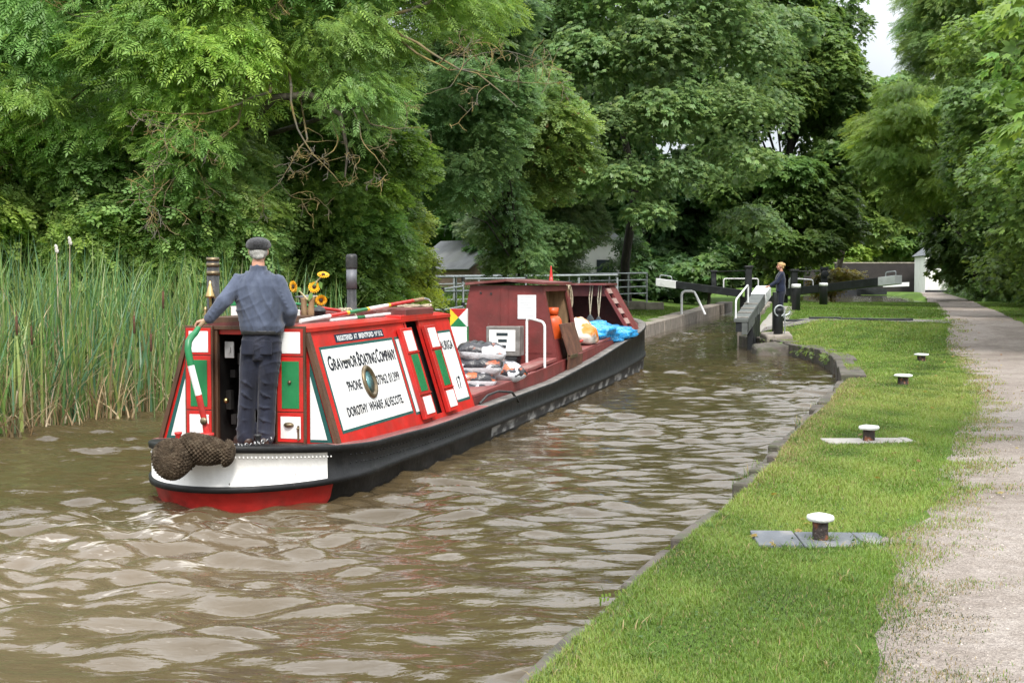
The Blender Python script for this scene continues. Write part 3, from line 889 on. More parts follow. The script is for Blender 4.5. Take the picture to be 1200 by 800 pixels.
# sign panels on the starboard side
def bordered(s0, s1, v0, v1, line=.028):
    sp_ = MB()
    sp_.cur = 0; slab(sp_, s0, s1, v0, v1, .0005, .003)
    sp_.cur = 1; slab(sp_, s0 + line, s1 - line, v0 + line * .9, v1 - line * .9, .001, .005)
    return sp_.build('sign_panel', [M['teal'], M['white']], boat)
bordered(1.07, 3.02, .125, .865)
bordered(3.08, 3.56, .10, .865)
bordered(4.30, 5.06, .10, .865)
def side_frame(s, v, o=.008):
    O = Vector(side_pt(s, v, o)); U = Vector((0, 1, 0)); V = (Vector(side_pt(s, 1)) - Vector(side_pt(s, 0))).normalized()
    return O, U, V
def sign(mb, words, s, v, w, hgt, caps=False, bold=.0):
    """letters laid on the sloping cabin side, w metres long and hgt tall"""
    V_, F_ = text_mesh(words, caps)
    mn, mx = V_.min(0), V_.max(0)
    sx, sy = w / (mx[0] - mn[0]), hgt / (mx[1] - mn[1]) / 1.095
    for k, (dx, dy) in enumerate([(0, 0)] if not bold else [(-bold, 0), (bold, 0), (0, bold), (0, -bold)]):
        mb.add([side_pt(s + (q[0] - mn[0]) * sx + dx, v + (q[1] - mn[1]) * sy + dy, .0075 + k * .0004) for q in V_], F_, False)
def line_of_letters(*a):
    q = MB(); sign(q, *a); q.build('lettering', M['ink'], boat)
line_of_letters('Gravenor', 1.17, .655, .70, .135, True, .004); line_of_letters('Boating', 1.90, .655, .48, .135, True, .004); line_of_letters('Company', 2.41, .655, .55, .135, True, .004)
line_of_letters("'PHONE", 1.46, .455, .36, .095, False, .003); line_of_letters('07962 01399', 2.23, .455, .66, .095, False, .002)
line_of_letters('DOROTHY  WHARF, ALVECOTE.', 1.30, .235, 1.50, .098, False, .003)
line_of_letters('AURIGA', 4.53, .66, .46, .105, False, .002)
line_of_letters('17', 4.74, .235, .14, .135, False, .004)
rg_ = MB(); slab(rg_, 1.50, 2.80, .884, .955, .0005, .004); rgp = rg_.build('registration_plate', M['navy'], boat)
lw = MB(); sign(lw, 'REGISTERED  AT  BRENTFORD  Nº 512.', 1.54, .897, 1.22, .047, False, .002); lw.build('registration_lettering', M['letterwhite'], rgp)
# brass porthole
O, U, V = side_frame(2.03, .50, .006)
PM = Matrix.Translation(O) @ Matrix((( U.x, V.x, U.cross(V).x, 0), (U.y, V.y, U.cross(V).y, 0), (U.z, V.z, U.cross(V).z, 0), (0, 0, 0, 1)))
ph = MB(); ph.lathe([(.165, 0), (.168, .012), (.155, .024), (.135, .028), (.122, .02), (.115, .004)], 36, PM)
pho = ph.build('porthole', M['brassold'], boat)
gl = MB(); gl.lathe([(0, .006), (.117, .004)], 36, PM); gl.build('glass', M['glass'], pho)
vc = MB(); slab(vc, 1.50, 1.66, .72, .765, .0, .035); vc.build('vent_cowl', M['white'], boat, .01)
# side doors folded back against the cabin side
for s0, s1 in ((3.19, 3.57), (4.01, 4.39)):
    d = MB(); slab(d, s0, s1, .035, .93, .012, .058); dr = d.build('side_door', M['red'], boat, .004)
    pn = MB(); a, b = s0 + .07, s1 - .05
    pn.cur = 0; slab(pn, a, b, .70, .90, .058, .064); slab(pn, a, b, .075, .245, .058, .064)
    pn.cur = 1; slab(pn, a + .02, b - .02, .30, .665, .058, .064)
    pn.build('door_panel', [M['white'], M['green']], dr, .002)
    
    for v0 in (.68, .27):
        e = MB(); slab(e, s0 + .01, s1 - .01, v0, v0 + .01, .058, .072); e.build('door_rail', M['red'], dr)
# roof
rf = MB()
NA = 8
prof = []
for i in range(NA + 1):
    x = -1 + 2 * i / NA
    prof.append((x, .055 * (1 - x * x)))
vs, fs = [], []
for s in (C0 - .04, OP0, OP1, C1 + .03):
    for x, z in prof: vs.append((x * (th(s) + .025), s, 1.452 + .006 * (s - C0) + z))
for s in (C0 - .04, OP0, OP1, C1 + .03):
    for x, z in prof: vs.append((x * (th(s) + .025), s, 1.487 + .006 * (s - C0) + z))
n1 = NA + 1
for j in range(3):
    for i in range(NA):
        a = j * n1 + i
        fs.append((a, a + n1, a + n1 + 1, a + 1)); b = a + 4 * n1
        fs.append((b, b + 1, b + n1 + 1, b + n1))
    for i in (0, NA):
        a = j * n1 + i; b = a + 4 * n1
        fs.append((a, b, b + n1, a + n1) if i == 0 else (a, a + n1, b + n1, b))
for j in (0, 3):
    for i in range(NA):
        a = j * n1 + i; b = a + 4 * n1
        fs.append((a, a + 1, b + 1, b) if j == 0 else (a + 1, a, b, b + 1))
rf.add(vs, fs)
rf.m = [1 if abs(sum(vs[i][0] for i in f) / 4) > .46 else 0 for f in fs]
rf.build('cabin_roof', [M['maroonroof'], M['red']], boat)
hb = MB(); hb.box((-.12, 3.55, 1.565), (.78, 1.55, .06)); hb.build('roof_locker', M['maroonroof'], boat, .012)
hb = MB(); hb.box((.36, 4.05, 1.565), (.50, 1.0, .08)); hb.build('hatch_cover', M['maroonroof'], boat, .012)
hb = MB(); hb.box((.44, 3.95, 1.513), (.34, 1.15, .05)); hb.build('hatch_runner', M['red'], boat, .006)
hb = MB(); hb.box((0, 1.25, 1.555), (.70, .75, .06)); hb.build('sliding_hatch', M['brown'], boat, .008)
# chimneys
CHM = Matrix.Translation((-.08, 3.72, 1.585)) @ Matrix.Scale(.88, 4, (0, 0, 1))
ch = MB(); ch.lathe([(.10, 0), (.10, .012), (.055, .03), (.052, .27)], 20, CHM)
cho = ch.build('stove_chimney', M['blackiron'], boat)
ch = MB(); ch.lathe([(.058, .27), (.058, .52)], 20, CHM); ch.build('grey_collar', M['greypipe'], cho)
ch = MB(); ch.lathe([(.062, .52), (.064, .535), (.064, .66), (.060, .69), (.045, .705), (.04, .66)], 20, CHM); ch.build('top_cap', M['blackiron'], cho)
TC = Matrix.Translation((-.56, 1.35, 1.44))
ch = MB(); ch.lathe([(.075, 0), (.075, .02), (.060, .03), (.058, .69), (.05, .69), (.05, .6)], 20, TC); cho = ch.build('exhaust_stack', M['blackiron'], boat)
ch = MB()
for z0, z1 in ((.655, .685), (.60, .635), (.52, .56)): ch.lathe([(.061, z0), (.062, z0), (.062, z1), (.061, z1)], 20, TC)
ch.build('brass_band', M['brassold'], cho)
ch = MB(); ch.lathe([(0, .44), (.012, .43), (.014, .40), (.022, .38), (.03, .34), (.045, .30), (.05, .28), (0, .28)], 16, Matrix.Translation((-.54, 1.25, 1.47))); ch.tube([(-.54, 1.25, 1.75), (-.54, 1.27, 1.52)], .012); ch.build('brass_bell', M['brass'], cho)
# flat topped mushroom vent
ch = MB(); ch.lathe([(.0, .10), (.15, .10), (.155, .115), (.0, .135)], 20, Matrix.Translation((-.30, 3.05, 1.63)))
for a in range(4): ch.tube([(-.30 + .10 * math.cos(a * 1.57 + .4), 3.05 + .10 * math.sin(a * 1.57 + .4), 1.62), (-.30 + .10 * math.cos(a * 1.57 + .4), 3.05 + .10 * math.sin(a * 1.57 + .4), 1.735)], .008, 6)
ch.build('roof_vent', M['greypipe'], boat)
# ---- steering gear
rp = MB()
rp.cur = 0; rp.lathe([(.075, 0), (.075, .02), (.052, .03), (.052, .10), (.06, .105), (.06, .125), (.03, .13)], 20, Matrix.Translation((0, .10, .50)))
rp.tube([(0, .10, .62), (-.01, .10, .70)], .03)
rud = rp.build('rudder_stock', M['hullred'], boat)
tl = MB()
path = [(-.01, .10, .68), (-.03, .085, .80), (-.055, .065, .95), (-.075, .05, 1.05), (-.105, .03, 1.20), (-.125, .02, 1.34), (-.128, .04, 1.40), (-.125, .09, 1.44), (-.13, .16, 1.465), (-.155, .26, 1.50)]
for a, b, c in ((0, 3, 0), (2, 5, 1), (4, 10, 2)):
    pass
tl.cur = 0; tl.tube(path[0:3], [.020, .027, .027], 12)
tl.cur = 1; tl.tube(path[2:5], .0285, 12)
tl.cur = 2; tl.tube(path[4:10], [.029, .029, .030, .029, .027, .024], 12)
til = tl.build('tiller', [M['hullred'], M['white'], M['green']], boat)
tg = MB(); tg.tube([(-.155, .26, 1.50), (-.19, .42, 1.545), (-.205, .50, 1.565)], [.017, .019, .014], 10); tg.build('wooden_grip', M['timber'], til)
tg = MB(); tg.lathe([(.012, -.02), (.020, .0), (.014, .02), (.021, .04), (.012, .06), (.018, .08), (.010, .10), (0, .11)], 14, Matrix.Translation((-.205, .50, 1.575))); tg.build('brass_finial', M['brass'], til)
cl = MB(); cl.lathe([(.028, -.012), (.034, 0), (.028, .012)], 14, Matrix.Translation((-.008, .06, .73)) @ Matrix.Rotation(R(90), 4, 'X')); cl.build('brass_collar', M['brassold'], rud)
for t, s in ((-.32, .20), (.40, .24)):
    b = MB(); b.lathe([(.030, 0), (.030, .02), (.024, .03), (.024, .10), (.032, .11), (.032, .125), (.0, .13)], 14, Matrix.Translation((t, s, sheer(s) - .03)))
    b.build('mooring_stud', M['hullred'] if t < 0 else M['blackiron'], boat)
# ---- hold: side planks, painted stand, hand rail, fender hooks
sdk = MB()
def plank(mb, s0, s1, t0, t1, z0, z1, th_=.035):
    mb.hexa([(t0, s0, z0 - th_), (t1, s0, z0 - th_), (t1, s1, z1 - th_), (t0, s1, z1 - th_), (t0, s0, z0), (t1, s0, z0), (t1, s1, z1), (t0, s1, z1)])
plank(sdk, 5.25, 8.6, .58, .90, .54, .60); sdk.build('side_plank', M['plankred'], boat, .006)
sdk = MB(); plank(sdk, 8.3, 10.3, .56, .84, .655, .70, .05); sdk.build('side_plank', M['plankred'], boat, .006)
sdk = MB(); plank(sdk, 12.3, 15.6, .48, .88, .72, .86, .05); sdk.build('side_plank', M['plankred'], boat, .006)
for sg in (1, -1):
    co = MB(); co.hexa([(sg * .905, 5.2, .1), (sg * .915, 5.2, .1), (sg * .915, 16.9, .1), (sg * .905, 16.9, .1), (sg * .86, 5.2, .50), (sg * .90, 5.2, .50), (sg * .90, 16.9, .82), (sg * .86, 16.9, .82)])
    co.build('hold_coaming', M['maroon'], boat)
st = MB(); st.box((.20, 7.0, .80), (.235, .06, 1.48)); sto = st.build('painted_stand', M['white'], boat, .004)
sf = MB()
A = [(.0825, 1.30), (.3175, 1.30), (.3175, 1.54), (.0825, 1.54)]; cx, cz = .20, 1.42
for k in range(4):
    sf.cur = [2, 3, 0, 1][k]
    a, b = A[k], A[(k + 1) % 4]
    sf.add([(a[0], 6.966, a[1]), (b[0], 6.966, b[1]), (cx, 6.966, cz)], [(0, 1, 2)])
sf.cur = 2; sf.box((.322, 7.0, .80), (.008, .062, 1.0))
sf.build('diamond_pattern', [M['red'], M['yellow'], M['green'], M['white']], sto)
hr = MB()
def hoop(mb, p0, p1, hgt, r=.02, rad=.07):
    p0, p1 = Vector(p0), Vector(p1); d = (p1 - p0).normalized(); z = Vector((0, 0, 1))
    pts = [p0]
    for k in range(6):
        a = math.pi / 2 * k / 5
        pts.append(p0 + z * (hgt - rad + rad * math.sin(a)) + d * (rad - rad * math.cos(a)))
    for k in range(6):
        a = math.pi / 2 * k / 5
        pts.append(p1 + z * (hgt - rad + rad * math.cos(a)) - d * (rad - rad * math.sin(a)))
    pts.append(p1)
    mb.tube(pts, r, 10)
hoop(hr, (.58, 9.35, .62), (.88, 9.25, .55), .74)
hr.build('grab_rail', M['white'], boat)
# ---- maroon equipment cabin
E0, E1, EB, ET, EZ0, EZ1 = 10.4, 12.3, .90, .60, .30, 1.84
def e_pt(s, v, o=0): return (EB + (ET - EB) * v + o, s, EZ0 + (EZ1 - EZ0) * v)
ec = MB()
def eslab(s0, s1, v0, v1, sg=1):
    a = [e_pt(s0, v0), e_pt(s1, v0), e_pt(s1, v1), e_pt(s0, v1)]
    pts = [(sg * (x - .03), y, z) for x, y, z in a] + [(sg * x, y, z) for x, y, z in a]
    if sg < 0: pts = pts[4:] + pts[:4]
    ec.hexa(pts)
ec.hexa([(-EB, E0 - .03, EZ0), (EB, E0 - .03, EZ0), (EB, E0, EZ0), (-EB, E0, EZ0), (-ET, E0 - .03, EZ1), (ET, E0 - .03, EZ1), (ET, E0, EZ1), (-ET, E0, EZ1)])
ec.hexa([(-EB, E1, EZ0), (EB, E1, EZ0), (EB, E1 + .03, EZ0), (-EB, E1 + .03, EZ0), (-ET, E1, EZ1), (ET, E1, EZ1), (ET, E1 + .03, EZ1), (-ET, E1 + .03, EZ1)])
eslab(E0, E1, 0, 1, -1)
eslab(E0, E1, 0, .44); eslab(E0, E0 + .08, .44, 1); eslab(E1 - .18, E1, .44, 1); eslab(E0 + .08, E1 - .18, .94, 1)
ec.box((0, E0 - .034, .78), (1.5, .006, .03))
for x in (-.10, .03): ec.box((x, E0 - .033, 1.25), (.012, .008, 1.1))
ecab = ec.build('equipment_cabin', M['maroon'], boat)
ib = MB(); ib.hexa([(.28, E0 + .02, .8), (.30, E0 + .02, .8), (.30, E1 - .05, .8), (.28, E1 - .05, .8), (.28, E0 + .02, 1.8), (.30, E0 + .02, 1.8), (.30, E1 - .05, 1.8), (.28, E1 - .05, 1.8)])
ib.box((.5, 11.3, .84), (.5, 1.7, .03)); ib.box((.46, E1 - .10, 1.3), (.36, .02, .95)); ib.build('bottle_locker', M['timber'], ecab)
er = MB()
er.hexa([(-.66, E0 - .12, 1.845), (.0, E0 - .12, 1.90), (.0, E1 + .1, 1.90), (-.66, E1 + .1, 1.845), (-.66, E0 - .12, 1.885), (.0, E0 - .12, 1.94), (.0, E1 + .1, 1.94), (-.66, E1 + .1, 1.885)])
er.hexa([(.003, E0 - .14, 1.905), (.66, E0 - .14, 1.85), (.66, E1 + .1, 1.85), (.003, E1 + .1, 1.905), (.003, E0 - .14, 1.945), (.66, E0 - .14, 1.89), (.66, E1 + .1, 1.89), (.003, E1 + .1, 1.945)])
er.build('cabin_roof', M['maroonroof'], ecab, .004)
nt_ = MB(); nt_.box((.34, E0 - .036, 1.50), (.30, .008, .38)); nts = nt_.build('paper_notice', M['paper'], ecab)
nl = MB()
for k in range(13):
    if k % 5 != 1: nl.box((.34 - .02 * (k % 3), E0 - .0405, 1.66 - .025 * k), (.22 - .04 * (k % 3), .001, .007))
nl.build('faint_print', mat('faint_grey_ink', (.36, .37, .40), .7), nts)
hn = MB()
hn.box((-.42, E0 - .036, 1.72), (.03, .01, .03)); hn.build('black_stud', M['blackiron'], ecab)
hn = MB(); hn.box((-.25, E0 - .036, 1.71), (.03, .01, .03)); hn.build('black_stud', M['blackiron'], ecab)
fp = MB()
a, b = .30, .70
fp.hexa([(.955, 10.62, .72), (.985, 10.62, .72), (.985, 11.75, .72), (.955, 11.75, .72), (.80, 10.62, 1.22), (.83, 10.62, 1.22), (.83, 11.75, 1.22), (.80, 11.75, 1.22)])
fp.hexa([(.925, 10.62, .40), (.955, 10.62, .40), (.955, 11.75, .40), (.925, 11.75, .40), (.955, 10.62, .70), (.985, 10.62, .70), (.985, 11.75, .70), (.955, 11.75, .70)])
fpo = fp.build('folding_flap', M['rustflap'], boat, .004)
bt_ = MB(); bt_.box((.99, 10.95, .70), (.02, .55, .05)); bt_.box((.955, 10.62, .70), (.012, .03, .10)); bt_.build('hasp', M['brassold'], fpo)
# ---- bow shelter
S0, S1 = 17.0, 18.3
bw = MB()
def side_poly(sg, s0, s1, tb, tt2, zb, zt, th_):
    p = [(sg * (tb - th_), s0, zb), (sg * tb, s0, zb), (sg * tb, s1, zb), (sg * (tb - th_), s1, zb), (sg * (tt2 - th_), s0, zt), (sg * tt2, s0, zt), (sg * tt2, s1, zt), (sg * (tt2 - th_), s1, zt)]
    bw.hexa(p)
side_poly(-1, S0, S1, 1.0, .42, .80, 1.82, .04)
side_poly(1, S0 + .62, S1, 1.0, .42, .80, 1.82, .04)
side_poly(1, S0, S0 + .09, 1.02, .40, .78, 1.82, .07)
side_poly(1, S0 + .53, S0 + .617, 1.02, .42, .80, 1.82, .07)
bw.hexa([(-1.0, S1, .8), (1.0, S1, .8), (1.0, S1 + .03, .8), (-1.0, S1 + .03, .8), (-.42, S1, 1.82), (.42, S1, 1.82), (.42, S1 + .03, 1.82), (-.42, S1 + .03, 1.82)])
bw.hexa([(-.52, S0 + .02, 1.60), (.50, S0 + .02, 1.60), (.50, S0 + .05, 1.60), (-.52, S0 + .05, 1.60), (-.42, S0 + .02, 1.815), (.40, S0 + .02, 1.815), (.40, S0 + .05, 1.815), (-.42, S0 + .05, 1.815)])
bsh = bw.build('bow_shelter', M['maroon'], boat)
ck = MB()
for k in range(5):
    v0 = .02 + k * .205; v1 = v0 + .105
    pt = lambda v, s, o: (1.0 + (.40 - 1.0) * v + o, s, .80 + 1.02 * v)
    ck.hexa([pt(v0, S0 + .085, -.02), pt(v0, S0 + .535, -.02), pt(v0, S0 + .535, .02), pt(v0, S0 + .085, .02), pt(v1, S0 + .085, -.02), pt(v1, S0 + .535, -.02), pt(v1, S0 + .535, .02), pt(v1, S0 + .085, .02)])
ck.build('pale_slat', mat('faded_pink_board', (.33, .22, .19), .7, jitter=.15, jscale=8), bsh)
rr_ = MB(); rr_.box((-.01, S0 + .55, 1.845), (.98, 1.5, .045)); rr_.build('shelter_roof', M['maroonroof'], bsh, .005)
bi = MB(); bi.box((.0, S1 - .2, .92), (1.7, .3, .10)); bi.build('blue_locker', M['bluepaint'], boat)
bi = MB(); bi.box((.45, 16.6, .82), (.9, .6, .14), rot=(0, .06, .2)); bi.build('hold_cover', M['greytarp'], boat, .03)
# ------------------------------------------------------------------ things carried on the boat
def on_boat(name, label, cat, t, s, z, group=None, extra=0.0):
    return thing(name, label, cat, BW(t, s, z), YAW + extra, group)

def knotted(name, R0, L, label, loc, axis, group, taper=.75):
    """rope fender: body of plaited knots wound round an axis"""
    nu, nv = 160, 90
    V, F = [], []
    ax = Vector(axis).normalized(); a = ax.orthogonal().normalized(); b = ax.cross(a)
    for j in range(nv + 1):
        q = j / nv
        e = min(1, math.sin(math.pi * min(q, .5)) ** .55) if q < .5 else 1
        if q > .72: e = math.sqrt(max(0, 1 - ((q - .72) / .28) ** 2))
        if q < .16: e = math.sqrt(max(0, 1 - ((.16 - q) / .16) ** 2))
        rr = R0 * e * (taper + (1 - taper) * q)
        for i in range(nu):
            u = 2 * math.pi * i / nu
            k = (abs(math.sin(10 * u + 13 * math.pi * q)) * abs(math.sin(10 * u - 13 * math.pi * q))) ** .7 if e > .25 else abs(math.sin(30 * e))*.6
            r = rr * (.97 + .15 * k) + .006 * k
            V.append(Vector(loc) + ax * ((q - .5) * L) + (a * math.cos(u) + b * math.sin(u)) * r)
    for j in range(nv):
        for i in range(nu):
            i2 = (i + 1) % nu
            F.append((j * nu + i, j * nu + i2, (j + 1) * nu + i2, (j + 1) * nu + i))
    o = np_mesh(name, np.array([v[:] for v in V]), np.array(F), M['rope'], smooth=True)
    return tag(o, label, 'rope fender', group)
knotted('rope_fender', .165, .30, 'fat round ended brown rope fender facing backwards off the white stern', BW(-.135, -.20, .45), (-.35, -1, -.12), 'rope fenders on the stern')
knotted('rope_fender', .125, .50, 'longer brown rope fender lying sideways under the tiller, chained to the deck', BW(.10, -.12, .51), (-1, .12, .12), 'rope fenders on the stern', .8)
cn = MB()
for k in range(16):
    q = k / 15
    p = Vector((.10 + .42 * q, -.06 + .30 * q, .60 - .05 * math.sin(q * 3) - .02))
    p = BW(*p)
    cn.lathe([(.016, -.004), (.022, 0), (.016, .004), (.012, 0), (.016, -.004)], 8, Matrix.Translation(p) @ Matrix.Rotation(k * 1.57, 4, 'X') @ Matrix.Rotation(.9, 4, 'Y'))
tag(cn.build('chain', M['chain']), 'thin steel chain from the stern deck to the sideways rope fender', 'chain')

# vase of sunflowers
v = on_boat('flower_vase', 'tall brown wooden vase with drooping sunflowers on the cabin roof', 'flower vase', .28, 1.62, 1.53)
m = MB()
for k, x in enumerate((-.028, .028)):
    m.lathe([(.034, 0), (.030, .10), (.026, .20), (.03, .22), (.02, .22), (.02, .15)], 12, Matrix.Translation((x, 0, 0)) @ Matrix.Rotation(R(4 if k else -4), 4, 'Y'))
m.build('vase_body', M['timber'], v)
heads = [((.0, .0, .20), (-.10, .0, .30), (-.125, -.03, .325), (-.5, -1, -.1)), ((.0, 0, .2), (.10, .0, .38), (.16, .0, .43), (.3, -.5, 1)), ((.01, 0, .2), (.05, .02, .29), (.07, .0, .32), (.3, -1, .2)), ((.01, 0, .2), (.09, .0, .235), (.145, -.02, .20), (.4, -1, -.5))]
for p0, p1, p2, nv_ in heads:
    f = MB(); f.tube([p0, p1, p2], [.010, .008, .006], 8); fo = f.build('flower_stalk', M['stem'], v)
    q = Vector(nv_).normalized().to_track_quat('Z', 'Y').to_matrix().to_4x4()
    FM = Matrix.Translation(p2) @ q
    pb = MB()
    for r0, n, tilt in ((.060, 17, .15), (.048, 14, .5)):
        for k in range(n):
            a = 2 * math.pi * k / n + r0 * 30
            c, s_ = math.cos(a), math.sin(a)
            w = .011
            vs = [Vector((.018 * c - w * .5 * s_, .018 * s_ + w * .5 * c, .006)), Vector((.018 * c + w * .5 * s_, .018 * s_ - w * .5 * c, .006)), Vector((r0 * .8 * c + w * s_, r0 * .8 * s_ - w * c, .006 + tilt * .03)), Vector((r0 * c, r0 * s_, .004 + tilt * .02)), Vector((r0 * .8 * c - w * s_, r0 * .8 * s_ + w * c, .006 + tilt * .03))]
            pb.add([FM @ x for x in vs], [(0, 1, 2, 3, 4)])
    pb.build('petals', M['petal'], fo)
    sb = MB(); sb.ball(FM @ Vector((0, 0, .006)), .020, 10, 6); sb.build('seed_head', M['seed'], fo)
for c, ang, L in (((.055, -.02, .27), -1.9, .09), ((.11, -.02, .25), -.4, .08), ((.12, 0, .38), -1.2, .09), ((.09, .0, .38), -2.2, .08), ((.03, 0, .31), 1.2, .09), ((-.06, 0, .27), 2.4, .08)):
    c = Vector(c); d = Vector((math.cos(ang), -.2, math.sin(ang))); sd_ = Vector((-math.sin(ang), -.3, math.cos(ang))) * .028
    lf = MB(); lf.add([c, c + d * L * .4 + sd_, c + d * L, c + d * L * .4 - sd_], [(0, 1, 2, 3)]); lf.build('flower_leaf', M['flowerleaf'], v)

# black kettle shaped pot with domed lid
m = MB(); m.lathe([(.062, 0), (.066, .01), (.062, .085), (.070, .09), (.066, .10), (.05, .125), (.02, .14), (.012, .15), (.016, .16), (0, .165)], 20)
o = m.build('lidded_pot', M['blackiron']); o.location = BW(.24, 2.0, 1.52); tag(o, 'small black lidded pot beside the flower vase', 'pot')
m = MB(); m.box((0, 0, .055), (.09, .12, .11)); o = m.build('white_tin', M['white'], bevel=.006); o.location = BW(.22, 1.42, 1.53); o.rotation_euler.z = YAW; tag(o, 'plain white tin left of the flower vase', 'tin')
# orange rope bundled on the roof
m = MB()
for k in range(7):
    pts = []
    for q in range(25):
        a = 2 * math.pi * q / 24
        rr = .10 + .012 * math.sin(3 * a + k)
        pts.append((.07 * math.cos(a + .3) * (rr / .1) + random.uniform(-.006, .006) , .03 * math.sin(k * 2) + .03 * math.cos(a), .13 + .14 * math.sin(a) * (rr / .1)))
    m.tube(pts, .011, 6, caps=False)
for k in range(16):
    a = random.uniform(0, 6.28); m.ball((.06 * math.cos(a), random.uniform(-.05, .05), .02 + random.uniform(0, .06)), (.03, .03, .022), 8, 5)
o = m.build('rope_bundle', M['orangerope']); o.location = BW(.16, 1.22, 1.56); o.rotation_euler.z = YAW; tag(o, "orange rope bundled behind the steerer's right elbow", 'rope')
# white panelled box with green lid on the port edge of the roof
w_ = on_boat('roof_box', "white box with a green top on the roof, left of the steerer's waist", 'box', -.36, 1.55, 1.52)
m = MB(); m.box((0, 0, .075), (.17, .14, .15)); m.build('box_body', M['white'], w_, .004)
m = MB(); m.hexa([(-.09, -.075, .153), (.09, -.075, .153), (.09, .075, .153), (-.09, .075, .153), (-.05, -.06, .20), (.085, -.06, .23), (.085, .06, .23), (-.05, .06, .20)]); m.build('box_lid', M['green'], w_, .004)

def striped(name, p0, p1, r, bands, label, cat, hook=None):
    t_ = thing(name, label, cat, p0)
    p0, p1 = Vector(p0), Vector(p1)
    pos = 0
    m = MB(); mats = []
    for i, (k, w_) in enumerate(bands):
        if k not in mats: mats.append(k)
        m.cur = mats.index(k)
        m.tube([(p1 - p0) * pos, (p1 - p0) * (pos + w_)], r * (1 + .01 * (i % 2)), 10)
        pos += w_
    m.build('shaft', [M[k] for k in mats], t_)
    if hook:
        d = (p1 - p0)
        hk = MB(); hk.tube([d * .995, d * 1.02, d * 1.035 + Vector((.03, 0, -.015)), d * 1.03 + Vector((.06, 0, -.045))], [.014, .013, .011, .006], 8)
        hk.build('hook', M[hook], t_)
    return t_
striped('boat_pole', BW(.36, 1.25, 1.535), BW(.48, 4.55, 1.70), .021, [('white', .20), ('red', .12), ('yellow', .02), ('green', .14), ('yellow', .02), ('white', .16), ('yellow', .02), ('red', .22), ('timber', .10)], 'long pole banded red, white and green with a steel hook, lying along the cabin roof', 'boat pole', 'chain')
striped('boat_pole', BW(.40, 1.9, 1.525), BW(.43, 4.1, 1.56), .018, [('white', .3), ('green', .1), ('white', .35), ('green', .25)], 'thinner white and green pole lying flat by the roof edge under the banded pole', 'boat pole')
mp_ = striped('mop', BW(-.05, 1.35, 1.74), BW(.16, 2.75, 1.60), .017, [('white', .10), ('yellow', .07), ('green', .50), ('yellow', .05), ('red', .28)], 'mop with green and yellow handle lying on the roof beyond the vase', 'mop')
m = MB()
e = BW(.17, 2.85, 1.60) - mp_.location
for k in range(46):
    a, b = random.uniform(0, 6.28), random.uniform(.05, .14)
    q0 = e + Vector((random.uniform(-.02, .02), 0, 0))
    q2 = e + Vector((b * math.cos(a), b * math.sin(a) * .7 + .05, -.075 + random.uniform(0, .03)))
    m.tube([q0, q0.lerp(q2, .5) + Vector((0, 0, .05)), q2], .008, 5)
m.build('mop_head', M['palerope'], mp_)
def coil(name, loc, r, n, label, mtl, rz=0, tube=.010, flat=True, tilt=0):
    m = MB()
    for k in range(n):
        pts = []
        rr0 = r * random.uniform(.72, 1.0)
        for q in range(29):
            a = 2 * math.pi * q / 28
            rr = rr0 * (1 + .05 * math.sin(2 * a + k))
            if flat: pts.append((rr * math.cos(a), rr * math.sin(a), .012 + k * .012 + .01 * math.sin(3 * a + k)))
            else: pts.append((rr * .55 * math.cos(a), (k - n / 2) * .012 + .012 * math.sin(a * 2 + k), -r * 1.5 + rr * 1.5 * math.sin(a)))
        m.tube(pts, tube, 6, caps=False)
    o = m.build(name, mtl); o.location = loc; o.rotation_euler = (tilt, 0, rz)
    return tag(o, label, 'rope')
coil('rope_coil', BW(.32, 4.72, 1.525), .20, 8, 'pale rope coiled flat on the front of the lettered cabin roof', M['palerope'], .3, .011)
coil('rope_coil', BW(.55, 12.6, 1.86), .16, 6, 'pale rope hank hanging between the maroon cabin and the bow shelter', M['palerope'], .8, .010, False)
# chequer free red cone marker
m = MB(); m.lathe([(.05, 0), (.05, .015), (.036, .02), (.026, .12), (.012, .24), (.007, .28), (0, .283)], 14)
o = m.build('red_marker', M['red']); o.location = BW(.30, 12.35, 1.895); tag(o, 'slim red cone standing up behind the maroon cabin roof', 'marker cone')

# fuel pump
fpm = on_boat('fuel_pump', 'grey fuel pump with a white dial face, against the maroon cabin wall', 'fuel pump', .09, 9.95, .12)
m = MB(); m.box((0, 0, .28), (.42, .30, .56)); m.build('pump_base', mat('pump_grey', (.27, .31, .36), .5, .1, jitter=.12, dirt=(.5, .5, .5), dirt_lo=.6, dirt_hi=.8), fpm, .006)
m = MB(); m.box((.005, 0, .585), (.44, .32, .05)); m.box((.19, -.02, .3), (.05, .30, .52)); m.build('pump_trim', M['blackiron'], fpm, .004)
m = MB(); m.box((0, 0, .855), (.54, .30, .46)); hd = m.build('pump_head', mat('worn_alloy', (.20, .185, .17), .5, .35, jitter=.2, jscale=8, dirt=(.32, .31, .30), dirt_lo=.5, dirt_hi=.75), fpm, .01)
m = MB(); m.box((-.01, -.153, .865), (.42, .012, .33)); m.build('dial_face', M['white'], hd, .004)
m = MB()
for k, (z, w_) in enumerate(((.965, .18), (.865, .14), (.775, .10))): m.box((-.01 + k * .006, -.161, z), (w_, .008, .045))
m.build('dial_window', M['darkglass'], hd)
m = MB(); m.tube([(.24, -.05, .5), (.27, -.12, .40), (.30, -.16, .25), (.36, -.2, .22)], .014, 8); m.build('hose', M['blackiron'], fpm)

